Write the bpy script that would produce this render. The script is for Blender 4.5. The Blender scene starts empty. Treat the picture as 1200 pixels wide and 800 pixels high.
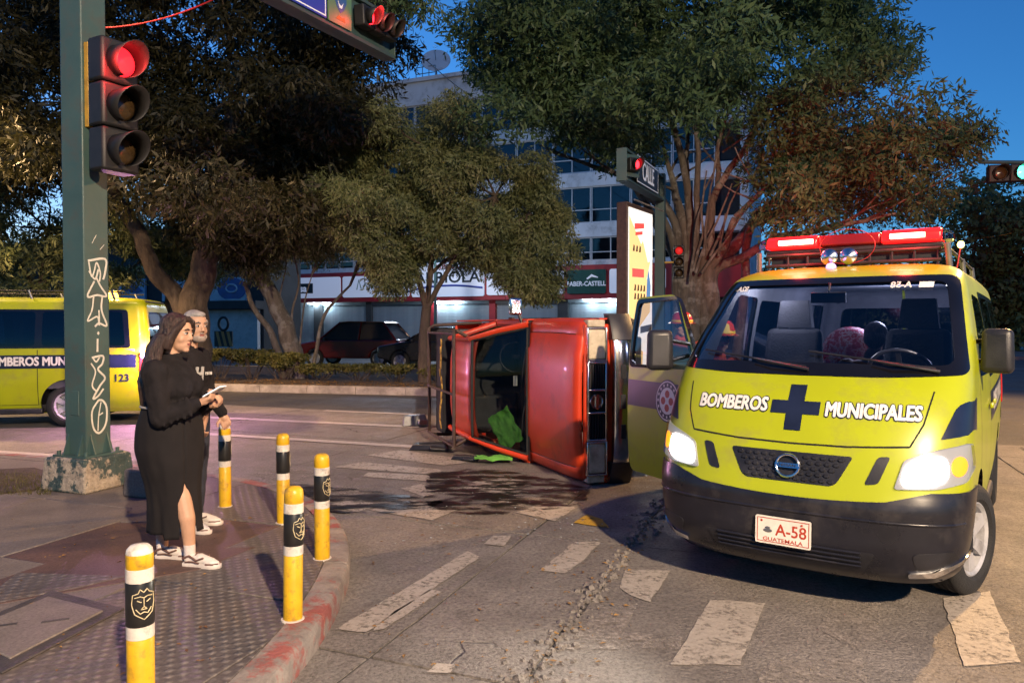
import bpy, bmesh, math, random
import numpy as np
from math import sin, cos, pi, radians, sqrt, atan2
from mathutils import Vector, Matrix, Euler, geometry, noise

scene = bpy.context.scene
COL = scene.collection
random.seed(7)
RNG = np.random.default_rng(11)

# ------------------------------------------------------------------ camera
EYE = 1.62
PITCH = math.atan(20 / 857)
cam_data = bpy.data.cameras.new('camera')
cam_data.sensor_width = 36.0
cam_data.lens = 36.0 * 857 / 1200
cam_data.clip_start = 0.05
cam_data.clip_end = 4000
cam = bpy.data.objects.new('camera', cam_data)
COL.objects.link(cam)
cam.location = (0, 0, EYE)
cam.rotation_euler = (pi / 2 - PITCH, 0, 0)
scene.camera = cam

# ------------------------------------------------------------------ dusk sky
SUN_EL, SUN_AZ = radians(2), radians(325)
world = bpy.data.worlds.new('World')
scene.world = world
world.use_nodes = True
wn, wl = world.node_tree.nodes, world.node_tree.links
bg = wn['Background']
sky = wn.new('ShaderNodeTexSky')
sky.sky_type = 'NISHITA'
sky.sun_disc = False
sky.sun_elevation = SUN_EL
sky.sun_rotation = SUN_AZ
sky.altitude = 1500
sky.air_density = 1.0
sky.dust_density = 0.4
sky.ozone_density = 4.5
wl.new(sky.outputs[0], bg.inputs['Color'])
bg.inputs['Strength'].default_value = 0.13

# the sun is already under the roofs: only a trace of it is left
sun_d = bpy.data.lights.new('sun', 'SUN')
sun_d.energy = 0.02
sun_d.angle = radians(10)
sun_d.color = (1.0, 0.8, 0.65)
sun = bpy.data.objects.new('sun', sun_d)
COL.objects.link(sun)
sun.rotation_euler = (radians(88), 0, radians(160))

scene.view_settings.view_transform = 'Standard'
scene.view_settings.look = 'None'
scene.view_settings.exposure = 1.9
scene.view_settings.gamma = 1.0
scene.cycles.use_denoising = True
scene.cycles.max_bounces = 6
scene.cycles.diffuse_bounces = 2
scene.cycles.glossy_bounces = 3
scene.cycles.transmission_bounces = 4
scene.cycles.transparent_max_bounces = 12
scene.cycles.sample_clamp_indirect = 4.0
scene.cycles.caustics_reflective = False
scene.cycles.caustics_refractive = False

# ------------------------------------------------------------------ materials
MATS = {}
def rgb(c):
    return (c[0], c[1], c[2], 1.0)

def pmat(name, c1, c2=None, scale=4.0, rough=0.5, metal=0.0, bump=0.0, bscale=60.0, detail=5.0,
         rvar=0.0, coat=0.0, spec=0.5, dirt=None, dscale=2.5, damt=0.5, lo=0.35, hi=0.65, dist=0.02, dlo=0.5, wp=False):
    """procedural surface: two tones mixed by noise, optional dirt layer, roughness variation and relief"""
    if name in MATS: return MATS[name]
    m = bpy.data.materials.new(name); m.use_nodes = True
    N, L = m.node_tree.nodes, m.node_tree.links
    b = N['Principled BSDF']
    b.inputs['Roughness'].default_value = rough
    b.inputs['Metallic'].default_value = metal
    b.inputs['Specular IOR Level'].default_value = spec
    if coat: 
        b.inputs['Coat Weight'].default_value = coat
        b.inputs['Coat Roughness'].default_value = 0.08
    tc = N.new('ShaderNodeTexCoord'); vec = N.new('ShaderNodeNewGeometry').outputs['Position'] if wp else tc.outputs['Object']
    no = N.new('ShaderNodeTexNoise'); no.inputs['Scale'].default_value = scale; no.inputs['Detail'].default_value = detail
    no.inputs['Roughness'].default_value = 0.6
    L.new(vec, no.inputs['Vector'])
    rp = N.new('ShaderNodeValToRGB')
    c2 = c2 or tuple(x * 0.82 for x in c1)
    rp.color_ramp.elements[0].position = lo; rp.color_ramp.elements[0].color = rgb(c2)
    rp.color_ramp.elements[1].position = hi; rp.color_ramp.elements[1].color = rgb(c1)
    L.new(no.outputs['Fac'], rp.inputs['Fac'])
    out = rp.outputs['Color']
    if dirt:
        n2 = N.new('ShaderNodeTexNoise'); n2.inputs['Scale'].default_value = dscale; n2.inputs['Detail'].default_value = 8
        n2.inputs['Roughness'].default_value = 0.7
        L.new(vec, n2.inputs['Vector'])
        r2 = N.new('ShaderNodeValToRGB')
        r2.color_ramp.elements[0].position = dlo; r2.color_ramp.elements[0].color = (0, 0, 0, 1)
        r2.color_ramp.elements[1].position = dlo + 0.14; r2.color_ramp.elements[1].color = (damt, damt, damt, 1)
        L.new(n2.outputs['Fac'], r2.inputs['Fac'])
        mx = N.new('ShaderNodeMix'); mx.data_type = 'RGBA'
        L.new(r2.outputs['Color'], mx.inputs['Factor'])
        L.new(out, mx.inputs['A']); mx.inputs['B'].default_value = rgb(dirt)
        out = mx.outputs['Result']
    L.new(out, b.inputs['Base Color'])
    if rvar:
        mr = N.new('ShaderNodeMapRange')
        mr.inputs['To Min'].default_value = max(0.02, rough - rvar); mr.inputs['To Max'].default_value = min(1, rough + rvar)
        L.new(no.outputs['Fac'], mr.inputs['Value']); L.new(mr.outputs[0], b.inputs['Roughness'])
    if bump:
        n3 = N.new('ShaderNodeTexNoise'); n3.inputs['Scale'].default_value = bscale; n3.inputs['Detail'].default_value = 4
        L.new(tc.outputs['Object'], n3.inputs['Vector'])
        bp = N.new('ShaderNodeBump'); bp.inputs['Strength'].default_value = bump; bp.inputs['Distance'].default_value = dist
        L.new(n3.outputs['Fac'], bp.inputs['Height']); L.new(bp.outputs['Normal'], b.inputs['Normal'])
    MATS[name] = m
    return m

def emat(name, color, strength, base=(0.1, 0.1, 0.1)):
    if name in MATS: return MATS[name]
    m = bpy.data.materials.new(name); m.use_nodes = True
    b = m.node_tree.nodes['Principled BSDF']
    b.inputs['Base Color'].default_value = rgb(base)
    b.inputs['Emission Color'].default_value = rgb(color)
    b.inputs['Emission Strength'].default_value = strength
    b.inputs['Roughness'].default_value = 0.25
    MATS[name] = m
    return m

def gmat(name, tint=(0.6, 0.65, 0.7), alpha=0.75, rough=0.03, refl=0.5):
    """thin window glass: tinted transparency plus a Fresnel reflection"""
    if name in MATS: return MATS[name]
    m = bpy.data.materials.new(name); m.use_nodes = True
    N, L = m.node_tree.nodes, m.node_tree.links
    N.remove(N['Principled BSDF'])
    tr = N.new('ShaderNodeBsdfTransparent'); tr.inputs[0].default_value = rgb(tuple(x * alpha for x in tint))
    gl = N.new('ShaderNodeBsdfGlossy'); gl.inputs['Roughness'].default_value = rough
    gl.inputs['Color'].default_value = (0.9, 0.95, 1, 1)
    fr = N.new('ShaderNodeFresnel'); fr.inputs['IOR'].default_value = 1.5
    mr = N.new('ShaderNodeMath'); mr.operation = 'MULTIPLY_ADD'; mr.inputs[1].default_value = refl * 1.6; mr.inputs[2].default_value = 0.0
    L.new(fr.outputs[0], mr.inputs[0])
    mx = N.new('ShaderNodeMixShader')
    L.new(mr.outputs[0], mx.inputs[0]); L.new(tr.outputs[0], mx.inputs[1]); L.new(gl.outputs[0], mx.inputs[2])
    L.new(mx.outputs[0], N['Material Output'].inputs['Surface'])
    MATS[name] = m
    return m

def leafmat(name, c1, c2, c3, trans=0.35, scale=0.9):
    """leaves: three greens spread by noise, thin and slightly translucent"""
    if name in MATS: return MATS[name]
    m = bpy.data.materials.new(name); m.use_nodes = True
    N, L = m.node_tree.nodes, m.node_tree.links
    b = N['Principled BSDF']; b.inputs['Roughness'].default_value = 0.5
    b.inputs['Specular IOR Level'].default_value = 0.3
    tc = N.new('ShaderNodeTexCoord')
    no = N.new('ShaderNodeTexNoise'); no.inputs['Scale'].default_value = scale; no.inputs['Detail'].default_value = 8
    no.inputs['Roughness'].default_value = 0.75
    L.new(tc.outputs['Object'], no.inputs['Vector'])
    rp = N.new('ShaderNodeValToRGB')
    e = rp.color_ramp.elements
    e[0].position = 0.36; e[0].color = rgb(c1); e[1].position = 0.66; e[1].color = rgb(c3)
    k = e.new(0.5); k.color = rgb(c2)
    L.new(no.outputs['Fac'], rp.inputs['Fac']); L.new(rp.outputs[0], b.inputs['Base Color'])
    t = N.new('ShaderNodeBsdfTranslucent'); L.new(rp.outputs[0], t.inputs[0])
    mx = N.new('ShaderNodeMixShader'); mx.inputs[0].default_value = trans
    L.new(b.outputs[0], mx.inputs[1]); L.new(t.outputs[0], mx.inputs[2])
    L.new(mx.outputs[0], N['Material Output'].inputs['Surface'])
    MATS[name] = m
    return m

# ------------------------------------------------------------------ objects
def tag(o, label=None, cat=None, group=None, kind=None):
    if label: o['label'] = label
    if cat: o['category'] = cat
    if group: o['group'] = group
    if kind: o['kind'] = kind
    return o

def thing(name, label, cat, loc=(0, 0, 0), rotz=0.0, group=None):
    o = bpy.data.objects.new(name, None); COL.objects.link(o)
    o.empty_display_size = 0.2
    o.location = loc; o.rotation_euler = (0, 0, rotz)
    return tag(o, label, cat, group)

def kids(o): return [c for c in bpy.data.objects if c.parent is o]
def copy_tree(o, parent=None):
    c = o.copy(); COL.objects.link(c); c.parent = parent
    for ch in kids(o):
        copy_tree(ch, c)
    return c

def link_mesh(name, me, mats=(), parent=None):
    o = bpy.data.objects.new(name, me); COL.objects.link(o)
    for m in mats: me.materials.append(m)
    if parent is not None: o.parent = parent
    return o

class MB:
    """collects shapes; build() links them as ONE mesh object"""
    def __init__(s): s.v = []; s.f = []; s.m = []; s.M = Matrix()
    def add(s, vs, fs, mi=0):
        b = len(s.v); M = s.M
        s.v += [tuple(M @ Vector(v)) for v in vs]
        s.f += [tuple(b + i for i in f) for f in fs]
        s.m += [mi] * len(fs)
        return s
    def box(s, c, size, mi=0, rot=None, top=None):
        x, y, z = size[0] / 2, size[1] / 2, size[2] / 2
        t = top or (1, 1)
        vs = [(-x, -y, -z), (x, -y, -z), (x, y, -z), (-x, y, -z),
              (-x * t[0], -y * t[1], z), (x * t[0], -y * t[1], z), (x * t[0], y * t[1], z), (-x * t[0], y * t[1], z)]
        R = rot.to_matrix() if isinstance(rot, Euler) else (rot if rot is not None else Matrix.Identity(3))
        vs = [R @ Vector(v) + Vector(c) for v in vs]
        return s.add(vs, [(0, 3, 2, 1), (4, 5, 6, 7), (0, 1, 5, 4), (1, 2, 6, 5), (2, 3, 7, 6), (3, 0, 4, 7)], mi)
    def tube(s, pts, rads, n=10, mi=0, caps=True):
        pts = [Vector(p) for p in pts]
        if not hasattr(rads, '__len__'): rads = [rads] * len(pts)
        vs = []; fs = []; prev = None
        for i, p in enumerate(pts):
            d = (pts[min(i + 1, len(pts) - 1)] - pts[max(i - 1, 0)])
            d = d.normalized() if d.length > 1e-9 else Vector((0, 0, 1))
            if prev is None:
                a = d.orthogonal().normalized()
            else:
                a = (prev - d * prev.dot(d))
                a = a.normalized() if a.length > 1e-6 else d.orthogonal().normalized()
            prev = a; b = d.cross(a)
            for k in range(n):
                th = 2 * pi * k / n
                vs.append(p + (a * cos(th) + b * sin(th)) * rads[i])
        for i in range(len(pts) - 1):
            for k in range(n):
                fs.append((i * n + k, i * n + (k + 1) % n, (i + 1) * n + (k + 1) % n, (i + 1) * n + k))
        if caps:
            fs.append(tuple(range(n - 1, -1, -1))); b0 = (len(pts) - 1) * n
            fs.append(tuple(b0 + k for k in range(n)))
        return s.add(vs, fs, mi)
    def cyl(s, p0, p1, r0, r1=None, n=16, mi=0):
        return s.tube([p0, p1], [r0, r0 if r1 is None else r1], n, mi)
    def lathe(s, prof, n=24, c=(0, 0, 0), R=None, mi=0, caps=True):
        """profile of (radius, height) turned about local z"""
        vs = []; fs = []; C = Vector(c); R = R or Matrix.Identity(3)
        for (r, h) in prof:
            for k in range(n):
                a = 2 * pi * k / n
                vs.append(R @ Vector((r * cos(a), r * sin(a), h)) + C)
        for i in range(len(prof) - 1):
            for k in range(n):
                fs.append((i * n + k, i * n + (k + 1) % n, (i + 1) * n + (k + 1) % n, (i + 1) * n + k))
        if caps and prof[0][0] > 1e-6: fs.append(tuple(range(n - 1, -1, -1)))
        if caps and prof[-1][0] > 1e-6: fs.append(tuple((len(prof) - 1) * n + k for k in range(n)))
        return s.add(vs, fs, mi)
    def ell(s, c, r, R=None, nu=18, nv=11, mi=0):
        r = (r, r, r) if not hasattr(r, '__len__') else r
        vs = []; fs = []; R = R or Matrix.Identity(3); C = Vector(c)
        vs.append(R @ Vector((0, 0, -r[2])) + C)
        for i in range(1, nv):
            ph = -pi / 2 + pi * i / nv
            for k in range(nu):
                th = 2 * pi * k / nu
                vs.append(R @ Vector((r[0] * cos(ph) * cos(th), r[1] * cos(ph) * sin(th), r[2] * sin(ph))) + C)
        vs.append(R @ Vector((0, 0, r[2])) + C)
        for k in range(nu): fs.append((0, 1 + (k + 1) % nu, 1 + k))
        for i in range(nv - 2):
            for k in range(nu):
                a = 1 + i * nu + k; b = 1 + i * nu + (k + 1) % nu
                fs.append((a, b, b + nu, a + nu))
        t = len(vs) - 1; b0 = 1 + (nv - 2) * nu
        for k in range(nu): fs.append((t, b0 + k, b0 + (k + 1) % nu))
        return s.add(vs, fs, mi)
    def cap(s, p0, p1, r0, r1=None, n=12, mi=0):
        """capsule: tapered tube closed by balls (for fused bodies)"""
        r1 = r0 if r1 is None else r1
        s.tube([p0, p1], [r0, r1], n, mi); s.ell(p0, r0, nu=n, nv=8, mi=mi); s.ell(p1, r1, nu=n, nv=8, mi=mi)
        return s
    def prism(s, poly, h0, h1, f=None, mi=0):
        """polygon (2D) pulled from h0 to h1; f maps (a, b, h) to 3D"""
        f = f or (lambda a, b, h: (a, b, h)); n = len(poly)
        vs = [f(a, b, h0) for a, b in poly] + [f(a, b, h1) for a, b in poly]
        fs = [tuple(range(n - 1, -1, -1)), tuple(range(n, 2 * n))]
        fs += [(i, (i + 1) % n, n + (i + 1) % n, n + i) for i in range(n)]
        return s.add(vs, fs, mi)
    def loft(s, rings, closed=True, caps=True, mi=0):
        n = len(rings[0]); vs = [p for r in rings for p in r]; fs = []
        for i in range(len(rings) - 1):
            for k in range(n if closed else n - 1):
                fs.append((i * n + k, i * n + (k + 1) % n, (i + 1) * n + (k + 1) % n, (i + 1) * n + k))
        if caps and closed:
            fs.append(tuple(range(n - 1, -1, -1))); fs.append(tuple((len(rings) - 1) * n + k for k in range(n)))
        return s.add(vs, fs, mi)
    def mesh(s, name):
        me = bpy.data.meshes.new(name); me.from_pydata(s.v, [], s.f)
        me.polygons.foreach_set('material_index', s.m); me.update()
        return me
    def build(s, name, mats, parent=None, smooth=None, bevel=0.0, seg=2, sub=0, recalc=True):
        me = s.mesh(name)
        if recalc:
            bm = bmesh.new(); bm.from_mesh(me); bmesh.ops.recalc_face_normals(bm, faces=bm.faces); bm.to_mesh(me); bm.free()
        mats = mats if isinstance(mats, (list, tuple)) else [mats]
        o = link_mesh(name, me, mats, parent)
        if smooth is not None:
            me.polygons.foreach_set('use_smooth', [True] * len(me.polygons))
            if smooth < 179: me.set_sharp_from_angle(angle=radians(smooth))
        if bevel:
            b = o.modifiers.new('bevel', 'BEVEL'); b.width = bevel; b.segments = seg; b.limit_method = 'ANGLE'
            b.angle_limit = radians(35); b.harden_normals = False
            if smooth is None:
                me.polygons.foreach_set('use_smooth', [True] * len(me.polygons)); me.set_sharp_from_angle(angle=radians(50))
        if sub:
            m = o.modifiers.new('sub', 'SUBSURF'); m.levels = m.render_levels = sub
        return o

def evaluated(o):
    dg = bpy.context.evaluated_depsgraph_get()
    return bpy.data.meshes.new_from_object(o.evaluated_get(dg))

def fuse(mb, name, mats, parent=None, voxel=0.008, smooth=6, folds=0.0):
    """melt overlapping shapes into one continuous skin"""
    o = mb.build(name, [], None)
    r = o.modifiers.new('r', 'REMESH'); r.mode = 'VOXEL'; r.voxel_size = voxel; r.use_smooth_shade = True
    if smooth:
        s = o.modifiers.new('s', 'SMOOTH'); s.factor = 0.5; s.iterations = smooth
    me = evaluated(o); old = o.data
    bpy.data.objects.remove(o); bpy.data.meshes.remove(old)
    me.name = name
    if folds:   # cloth creases
        nr = np.zeros((len(me.vertices), 3), np.float32); me.vertices.foreach_get('normal', nr.ravel())
        co = np.zeros_like(nr); me.vertices.foreach_get('co', co.ravel())
        for i_ in range(len(co)):
            p = Vector(co[i_]); q = Vector((p.x * 9, p.y * 9, p.z * 5 + p.x * 6)); f = noise.noise(q) + 0.6 * noise.noise(q * 2.3 + Vector((3, 1, 7)))
            co[i_] += nr[i_] * folds * (abs(f) * 1.6 - 0.5)
        me.vertices.foreach_set('co', co.ravel()); me.update()
    me.materials.clear()
    me.polygons.foreach_set('use_smooth', [True] * len(me.polygons))
    me.polygons.foreach_set('material_index', [0] * len(me.polygons))
    return link_mesh(name, me, mats if isinstance(mats, (list, tuple)) else [mats], parent)

def text_mesh(body, size=1.0, extrude=0.0, offset=0.0, align='CENTER', sx=1.0):
    """lettering as a mesh, baseline-centred on the origin in the xy plane"""
    cu = bpy.data.curves.new('lettering', 'FONT'); cu.body = body; cu.size = size; cu.extrude = extrude; cu.offset = offset
    cu.align_x = align; cu.align_y = 'CENTER'; cu.resolution_u = 3
    o = bpy.data.objects.new('lettering', cu); COL.objects.link(o)
    me = evaluated(o); bpy.data.objects.remove(o); bpy.data.curves.remove(cu)
    if sx != 1.0:
        for v in me.vertices: v.co.x *= sx
    return me

def put_text(name, body, mat, parent, M, size, extrude=0.002, offset=0.0, sx=1.0, align='CENTER'):
    me = text_mesh(body, size, extrude, offset, align, sx); me.transform(M); me.materials.clear()
    return link_mesh(name, me, [mat], parent)

def frame(o, x, y):
    """matrix with given origin, x axis and y axis"""
    o, x, y = Vector(o), Vector(x).normalized(), Vector(y).normalized(); z = x.cross(y)
    return Matrix(((x.x, y.x, z.x, o.x), (x.y, y.y, z.y, o.y), (x.z, y.z, z.z, o.z), (0, 0, 0, 1)))

def lamp(name, kind, loc, energy, color, size=0.1, parent=None, to=None, spot=None, blend=0.5, sy=None):
    d = bpy.data.lights.new(name, kind); d.energy = energy; d.color = color
    if kind in ('POINT', 'SPOT'): d.shadow_soft_size = size
    if kind == 'AREA':
        d.size = size
        if sy: d.shape = 'RECTANGLE'; d.size_y = sy
    if kind == 'SPOT': d.spot_size = spot or radians(90); d.spot_blend = blend
    o = bpy.data.objects.new(name, d); COL.objects.link(o); o.location = loc
    if to is not None:
        o.rotation_euler = (Vector(to) - Vector(loc)).to_track_quat('-Z', 'Y').to_euler()
    if parent is not None: o.parent = parent
    return o
# ------------------------------------------------------------------ measuring off the photograph (1200 x 800)
def ray(x, y):
    a, b = (x - 600) / 857, (400 - y) / 857
    return a, cos(PITCH) + b * sin(PITCH), -sin(PITCH) + b * cos(PITCH)
def on_ground(x, y, z=0.0):
    r = ray(x, y); t = (z - EYE) / r[2]
    return Vector((r[0] * t, r[1] * t, z))
def at_depth(x, y, Y):
    r = ray(x, y); t = Y / r[1]
    return Vector((r[0] * t, Y, EYE + r[2] * t))

ANG = radians(-20)
E1 = Vector((cos(ANG), sin(ANG), 0)); E2 = Vector((-sin(ANG), cos(ANG), 0))
LANG = radians(-12)
L1 = Vector((cos(LANG), sin(LANG), 0)); L2 = Vector((-sin(LANG), cos(LANG), 0))
SW = 0.13          # pavement height

def xmat(name, build):
    """material made by hand: build(nodes, links, principled)"""
    if name in MATS: return MATS[name]
    m = bpy.data.materials.new(name); m.use_nodes = True
    build(m.node_tree.nodes, m.node_tree.links, m.node_tree.nodes['Principled BSDF'], m)
    MATS[name] = m
    return m
def n_noise(N, L, vec, scale, detail=6, rough=0.65):
    n = N.new('ShaderNodeTexNoise'); n.inputs['Scale'].default_value = scale; n.inputs['Detail'].default_value = detail
    n.inputs['Roughness'].default_value = rough; L.new(vec, n.inputs['Vector']); return n.outputs['Fac']
def n_ramp(N, L, fac, stops):
    r = N.new('ShaderNodeValToRGB'); e = r.color_ramp.elements
    e[0].position, e[0].color = stops[0][0], rgb(stops[0][1]); e[1].position, e[1].color = stops[-1][0], rgb(stops[-1][1])
    for p, c in stops[1:-1]:
        k = e.new(p); k.color = rgb(c)
    L.new(fac, r.inputs['Fac']); return r.outputs['Color']
def n_mix(N, L, fac, a, b, mode='MIX'):
    m = N.new('ShaderNodeMix'); m.data_type = 'RGBA'; m.blend_type = mode
    for s, v in (('Factor', fac), ('A', a), ('B', b)):
        if isinstance(v, (int, float)): m.inputs[s].default_value = v
        elif isinstance(v, tuple): m.inputs[s].default_value = rgb(v)
        else: L.new(v, m.inputs[s])
    return m.outputs['Result']
def n_math(N, L, op, a, b=0.0):
    m = N.new('ShaderNodeMath'); m.operation = op
    for i, v in enumerate((a, b)):
        if isinstance(v, (int, float)): m.inputs[i].default_value = v
        else: L.new(v, m.inputs[i])
    return m.outputs[0]
def n_bump(N, L, h, strength=0.5, dist=0.02, normal=None):
    b = N.new('ShaderNodeBump'); b.inputs['Strength'].default_value = strength; b.inputs['Distance'].default_value = dist
    L.new(h, b.inputs['Height'])
    if normal is not None: L.new(normal, b.inputs['Normal'])
    return b.outputs['Normal']

def world_vec(N):
    g = N.new('ShaderNodeNewGeometry'); return g.outputs['Position']

def _asphalt(N, L, b, m):
    p = world_vec(N)
    big = n_ramp(N, L, n_noise(N, L, p, 0.35, 6), [(0.3, (0.040, 0.038, 0.038)), (0.7, (0.085, 0.080, 0.078))])
    fine = n_ramp(N, L, n_noise(N, L, p, 55, 3), [(0.35, (0.55, 0.55, 0.55)), (0.7, (1.25, 1.22, 1.2))])
    L.new(n_mix(N, L, 1.0, big, fine, 'MULTIPLY'), b.inputs['Base Color'])
    L.new(n_ramp(N, L, n_noise(N, L, p, 0.8, 4), [(0.3, (0.42, 0.42, 0.42)), (0.7, (0.8, 0.8, 0.8))]), b.inputs['Roughness'])
    L.new(n_bump(N, L, n_noise(N, L, p, 70, 3), 0.6, 0.02), b.inputs['Normal'])
M_ASPHALT = xmat('worn asphalt', _asphalt)

def _concrete(N, L, b, m):
    p = world_vec(N)
    big = n_ramp(N, L, n_noise(N, L, p, 0.9, 8, 0.7), [(0.28, (0.110, 0.097, 0.088)), (0.5, (0.165, 0.148, 0.135)), (0.75, (0.235, 0.212, 0.194))])
    fine = n_ramp(N, L, n_noise(N, L, p, 42, 4, 0.7), [(0.33, (0.5, 0.48, 0.46)), (0.5, (1, 1, 1)), (0.7, (1.35, 1.33, 1.3))])
    c = n_mix(N, L, 1.0, big, fine, 'MULTIPLY')
    # fine cracks along cell borders, only here and there
    v = N.new('ShaderNodeTexVoronoi'); v.feature = 'DISTANCE_TO_EDGE'; v.inputs['Scale'].default_value = 0.75
    wob = N.new('ShaderNodeVectorMath'); wob.operation = 'MULTIPLY_ADD'
    wn_ = N.new('ShaderNodeTexNoise'); wn_.inputs['Scale'].default_value = 2.2; wn_.inputs['Detail'].default_value = 6; L.new(p, wn_.inputs['Vector'])
    L.new(wn_.outputs['Color'], wob.inputs[0]); wob.inputs[1].default_value = (0.55, 0.55, 0.0); L.new(p, wob.inputs[2])
    L.new(wob.outputs[0], v.inputs['Vector'])
    cr = n_ramp(N, L, v.outputs['Distance'], [(0.0, (1, 1, 1)), (0.012, (0, 0, 0))])
    msk = n_ramp(N, L, n_noise(N, L, p, 0.5, 2), [(0.56, (0, 0, 0)), (0.64, (1, 1, 1))])
    cf = n_mix(N, L, 1.0, cr, msk, 'MULTIPLY')
    st = n_ramp(N, L, n_noise(N, L, p, 2.3, 8, 0.75), [(0.56, (0, 0, 0)), (0.72, (0.75, 0.75, 0.75))])
    c = n_mix(N, L, st, c, (0.05, 0.043, 0.038))
    c = n_mix(N, L, cf, c, (0.02, 0.018, 0.016))
    L.new(c, b.inputs['Base Color'])
    L.new(n_ramp(N, L, n_noise(N, L, p, 3, 4), [(0.3, (0.5, 0.5, 0.5)), (0.7, (0.85, 0.85, 0.85))]), b.inputs['Roughness'])
    h = n_math(N, L, 'ADD', n_noise(N, L, p, 60, 4), n_math(N, L, 'MULTIPLY', n_noise(N, L, p, 9, 5), 1.2))
    h2 = n_math(N, L, 'SUBTRACT', h, n_math(N, L, 'MULTIPLY', cf, 2.0))
    L.new(n_bump(N, L, h2, 0.7, 0.018), b.inputs['Normal'])
M_CONC = xmat('worn road concrete', _concrete)

def stamped(name, tone, ridge):
    def f(N, L, b, m):
        p = world_vec(N)
        mp = N.new('ShaderNodeMapping'); mp.inputs['Rotation'].default_value = (0, 0, radians(20 + 2)); L.new(p, mp.inputs['Vector'])
        sx = N.new('ShaderNodeSeparateXYZ'); L.new(mp.outputs[0], sx.inputs[0])
        a = n_math(N, L, 'SINE', n_math(N, L, 'MULTIPLY', sx.outputs[0], 2 * pi / 0.080))
        c = n_math(N, L, 'SINE', n_math(N, L, 'MULTIPLY', sx.outputs[1], 2 * pi / 0.080))
        h = n_math(N, L, 'MULTIPLY', a, c)
        h = n_math(N, L, 'MULTIPLY', n_math(N, L, 'MAXIMUM', h, -0.15), n_ramp(N, L, n_noise(N, L, p, 1.8, 6), [(0.38, (0.12, 0.12, 0.12)), (0.62, (1, 1, 1))]))
        big = n_ramp(N, L, n_noise(N, L, p, 1.4, 8, 0.7), [(0.3, tuple(t * 0.62 for t in tone)), (0.55, tone), (0.75, tuple(t * 1.3 for t in tone))])
        fine = n_ramp(N, L, n_noise(N, L, p, 60, 4, 0.7), [(0.3, (0.6, 0.6, 0.6)), (0.7, (1.25, 1.25, 1.25))])
        col = n_mix(N, L, 1.0, big, fine, 'MULTIPLY')
        if ridge:   # tone is darker between the knobs, paler on them
            d = n_ramp(N, L, h, [(0.0, (0.62, 0.6, 0.6)), (0.5, (1.1, 1.1, 1.1))])
            col = n_mix(N, L, 1.0, col, d, 'MULTIPLY')
        L.new(col, b.inputs['Base Color']); b.inputs['Roughness'].default_value = 0.62
        n = n_bump(N, L, n_noise(N, L, p, 80, 4), 0.35, 0.01)
        if ridge: n = n_bump(N, L, h, 0.5, 0.015, n)
        L.new(n, b.inputs['Normal'])
    return xmat(name, f)
M_STAMP = stamped('knobbed paving', (0.17, 0.146, 0.132), True)
M_SMOOTHP = stamped('plain paving', (0.155, 0.132, 0.120), False)
M_REDP = stamped('reddish paving', (0.10, 0.058, 0.048), False)
M_JOINT = pmat('joint dirt', (0.05, 0.042, 0.036), (0.025, 0.02, 0.018), scale=9, rough=0.95, bump=0.6)

def _kerb(N, L, b, m):
    p = world_vec(N)
    c = n_ramp(N, L, n_noise(N, L, p, 5, 7, 0.7), [(0.35, (0.13, 0.11, 0.10)), (0.65, (0.27, 0.23, 0.20))])
    red = n_ramp(N, L, n_noise(N, L, p, 3.4, 8, 0.75), [(0.5, (0, 0, 0)), (0.58, (0.8, 0.8, 0.8))])
    L.new(n_mix(N, L, red, c, (0.25, 0.045, 0.035)), b.inputs['Base Color']); b.inputs['Roughness'].default_value = 0.7
    L.new(n_bump(N, L, n_noise(N, L, p, 30, 6), 0.6, 0.02), b.inputs['Normal'])
M_KERB = xmat('kerb with red paint remains', _kerb)
M_KERBW = pmat('pale kerb', (0.36, 0.32, 0.28), (0.20, 0.175, 0.155), scale=3.0, rough=0.75, bump=0.5, bscale=35, dirt=(0.10, 0.085, 0.07), dscale=5)
M_SOIL = pmat('soil', (0.075, 0.050, 0.033), (0.035, 0.024, 0.017), scale=11, rough=0.95, bump=0.9, bscale=28, dist=0.05)

# ------------------------------------------------------------------ ground sheet and roads
g = MB(); g.box((0, 150, -0.16), (1600, 1600, 0.30)); road = g.build('road', [M_ASPHALT]); tag(road, kind='structure')
road_slabs = bpy.data.objects.new('road_concrete', None); COL.objects.link(road_slabs); tag(road_slabs, kind='structure')
SO = Vector((0.13, 5.62, 0)); SA = radians(-21.5)
S1 = Vector((cos(SA), sin(SA), 0)); S2 = Vector((-sin(SA), cos(SA), 0))
def clip_poly(poly, a, b):
    """keep what lies left of the line a -> b"""
    out = []; n = len(poly)
    def side(p): return (b[0] - a[0]) * (p[1] - a[1]) - (b[1] - a[1]) * (p[0] - a[0])
    for i in range(n):
        p, q = poly[i], poly[(i + 1) % n]; sp, sq = side(p), side(q)
        if sp >= 0: out.append(p)
        if (sp >= 0) != (sq >= 0):
            t = sp / (sp - sq); out.append((p[0] + (q[0] - p[0]) * t, p[1] + (q[1] - p[1]) * t))
    return out
ucuts = [-10.4, -6.9, -3.45, 0.0, 0.80, 4.2, 7.6, 11.0, 14.4]
vcuts = [-11.0, -6.2, -2.25, 0.0, 3.5, 6.3]
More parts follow.
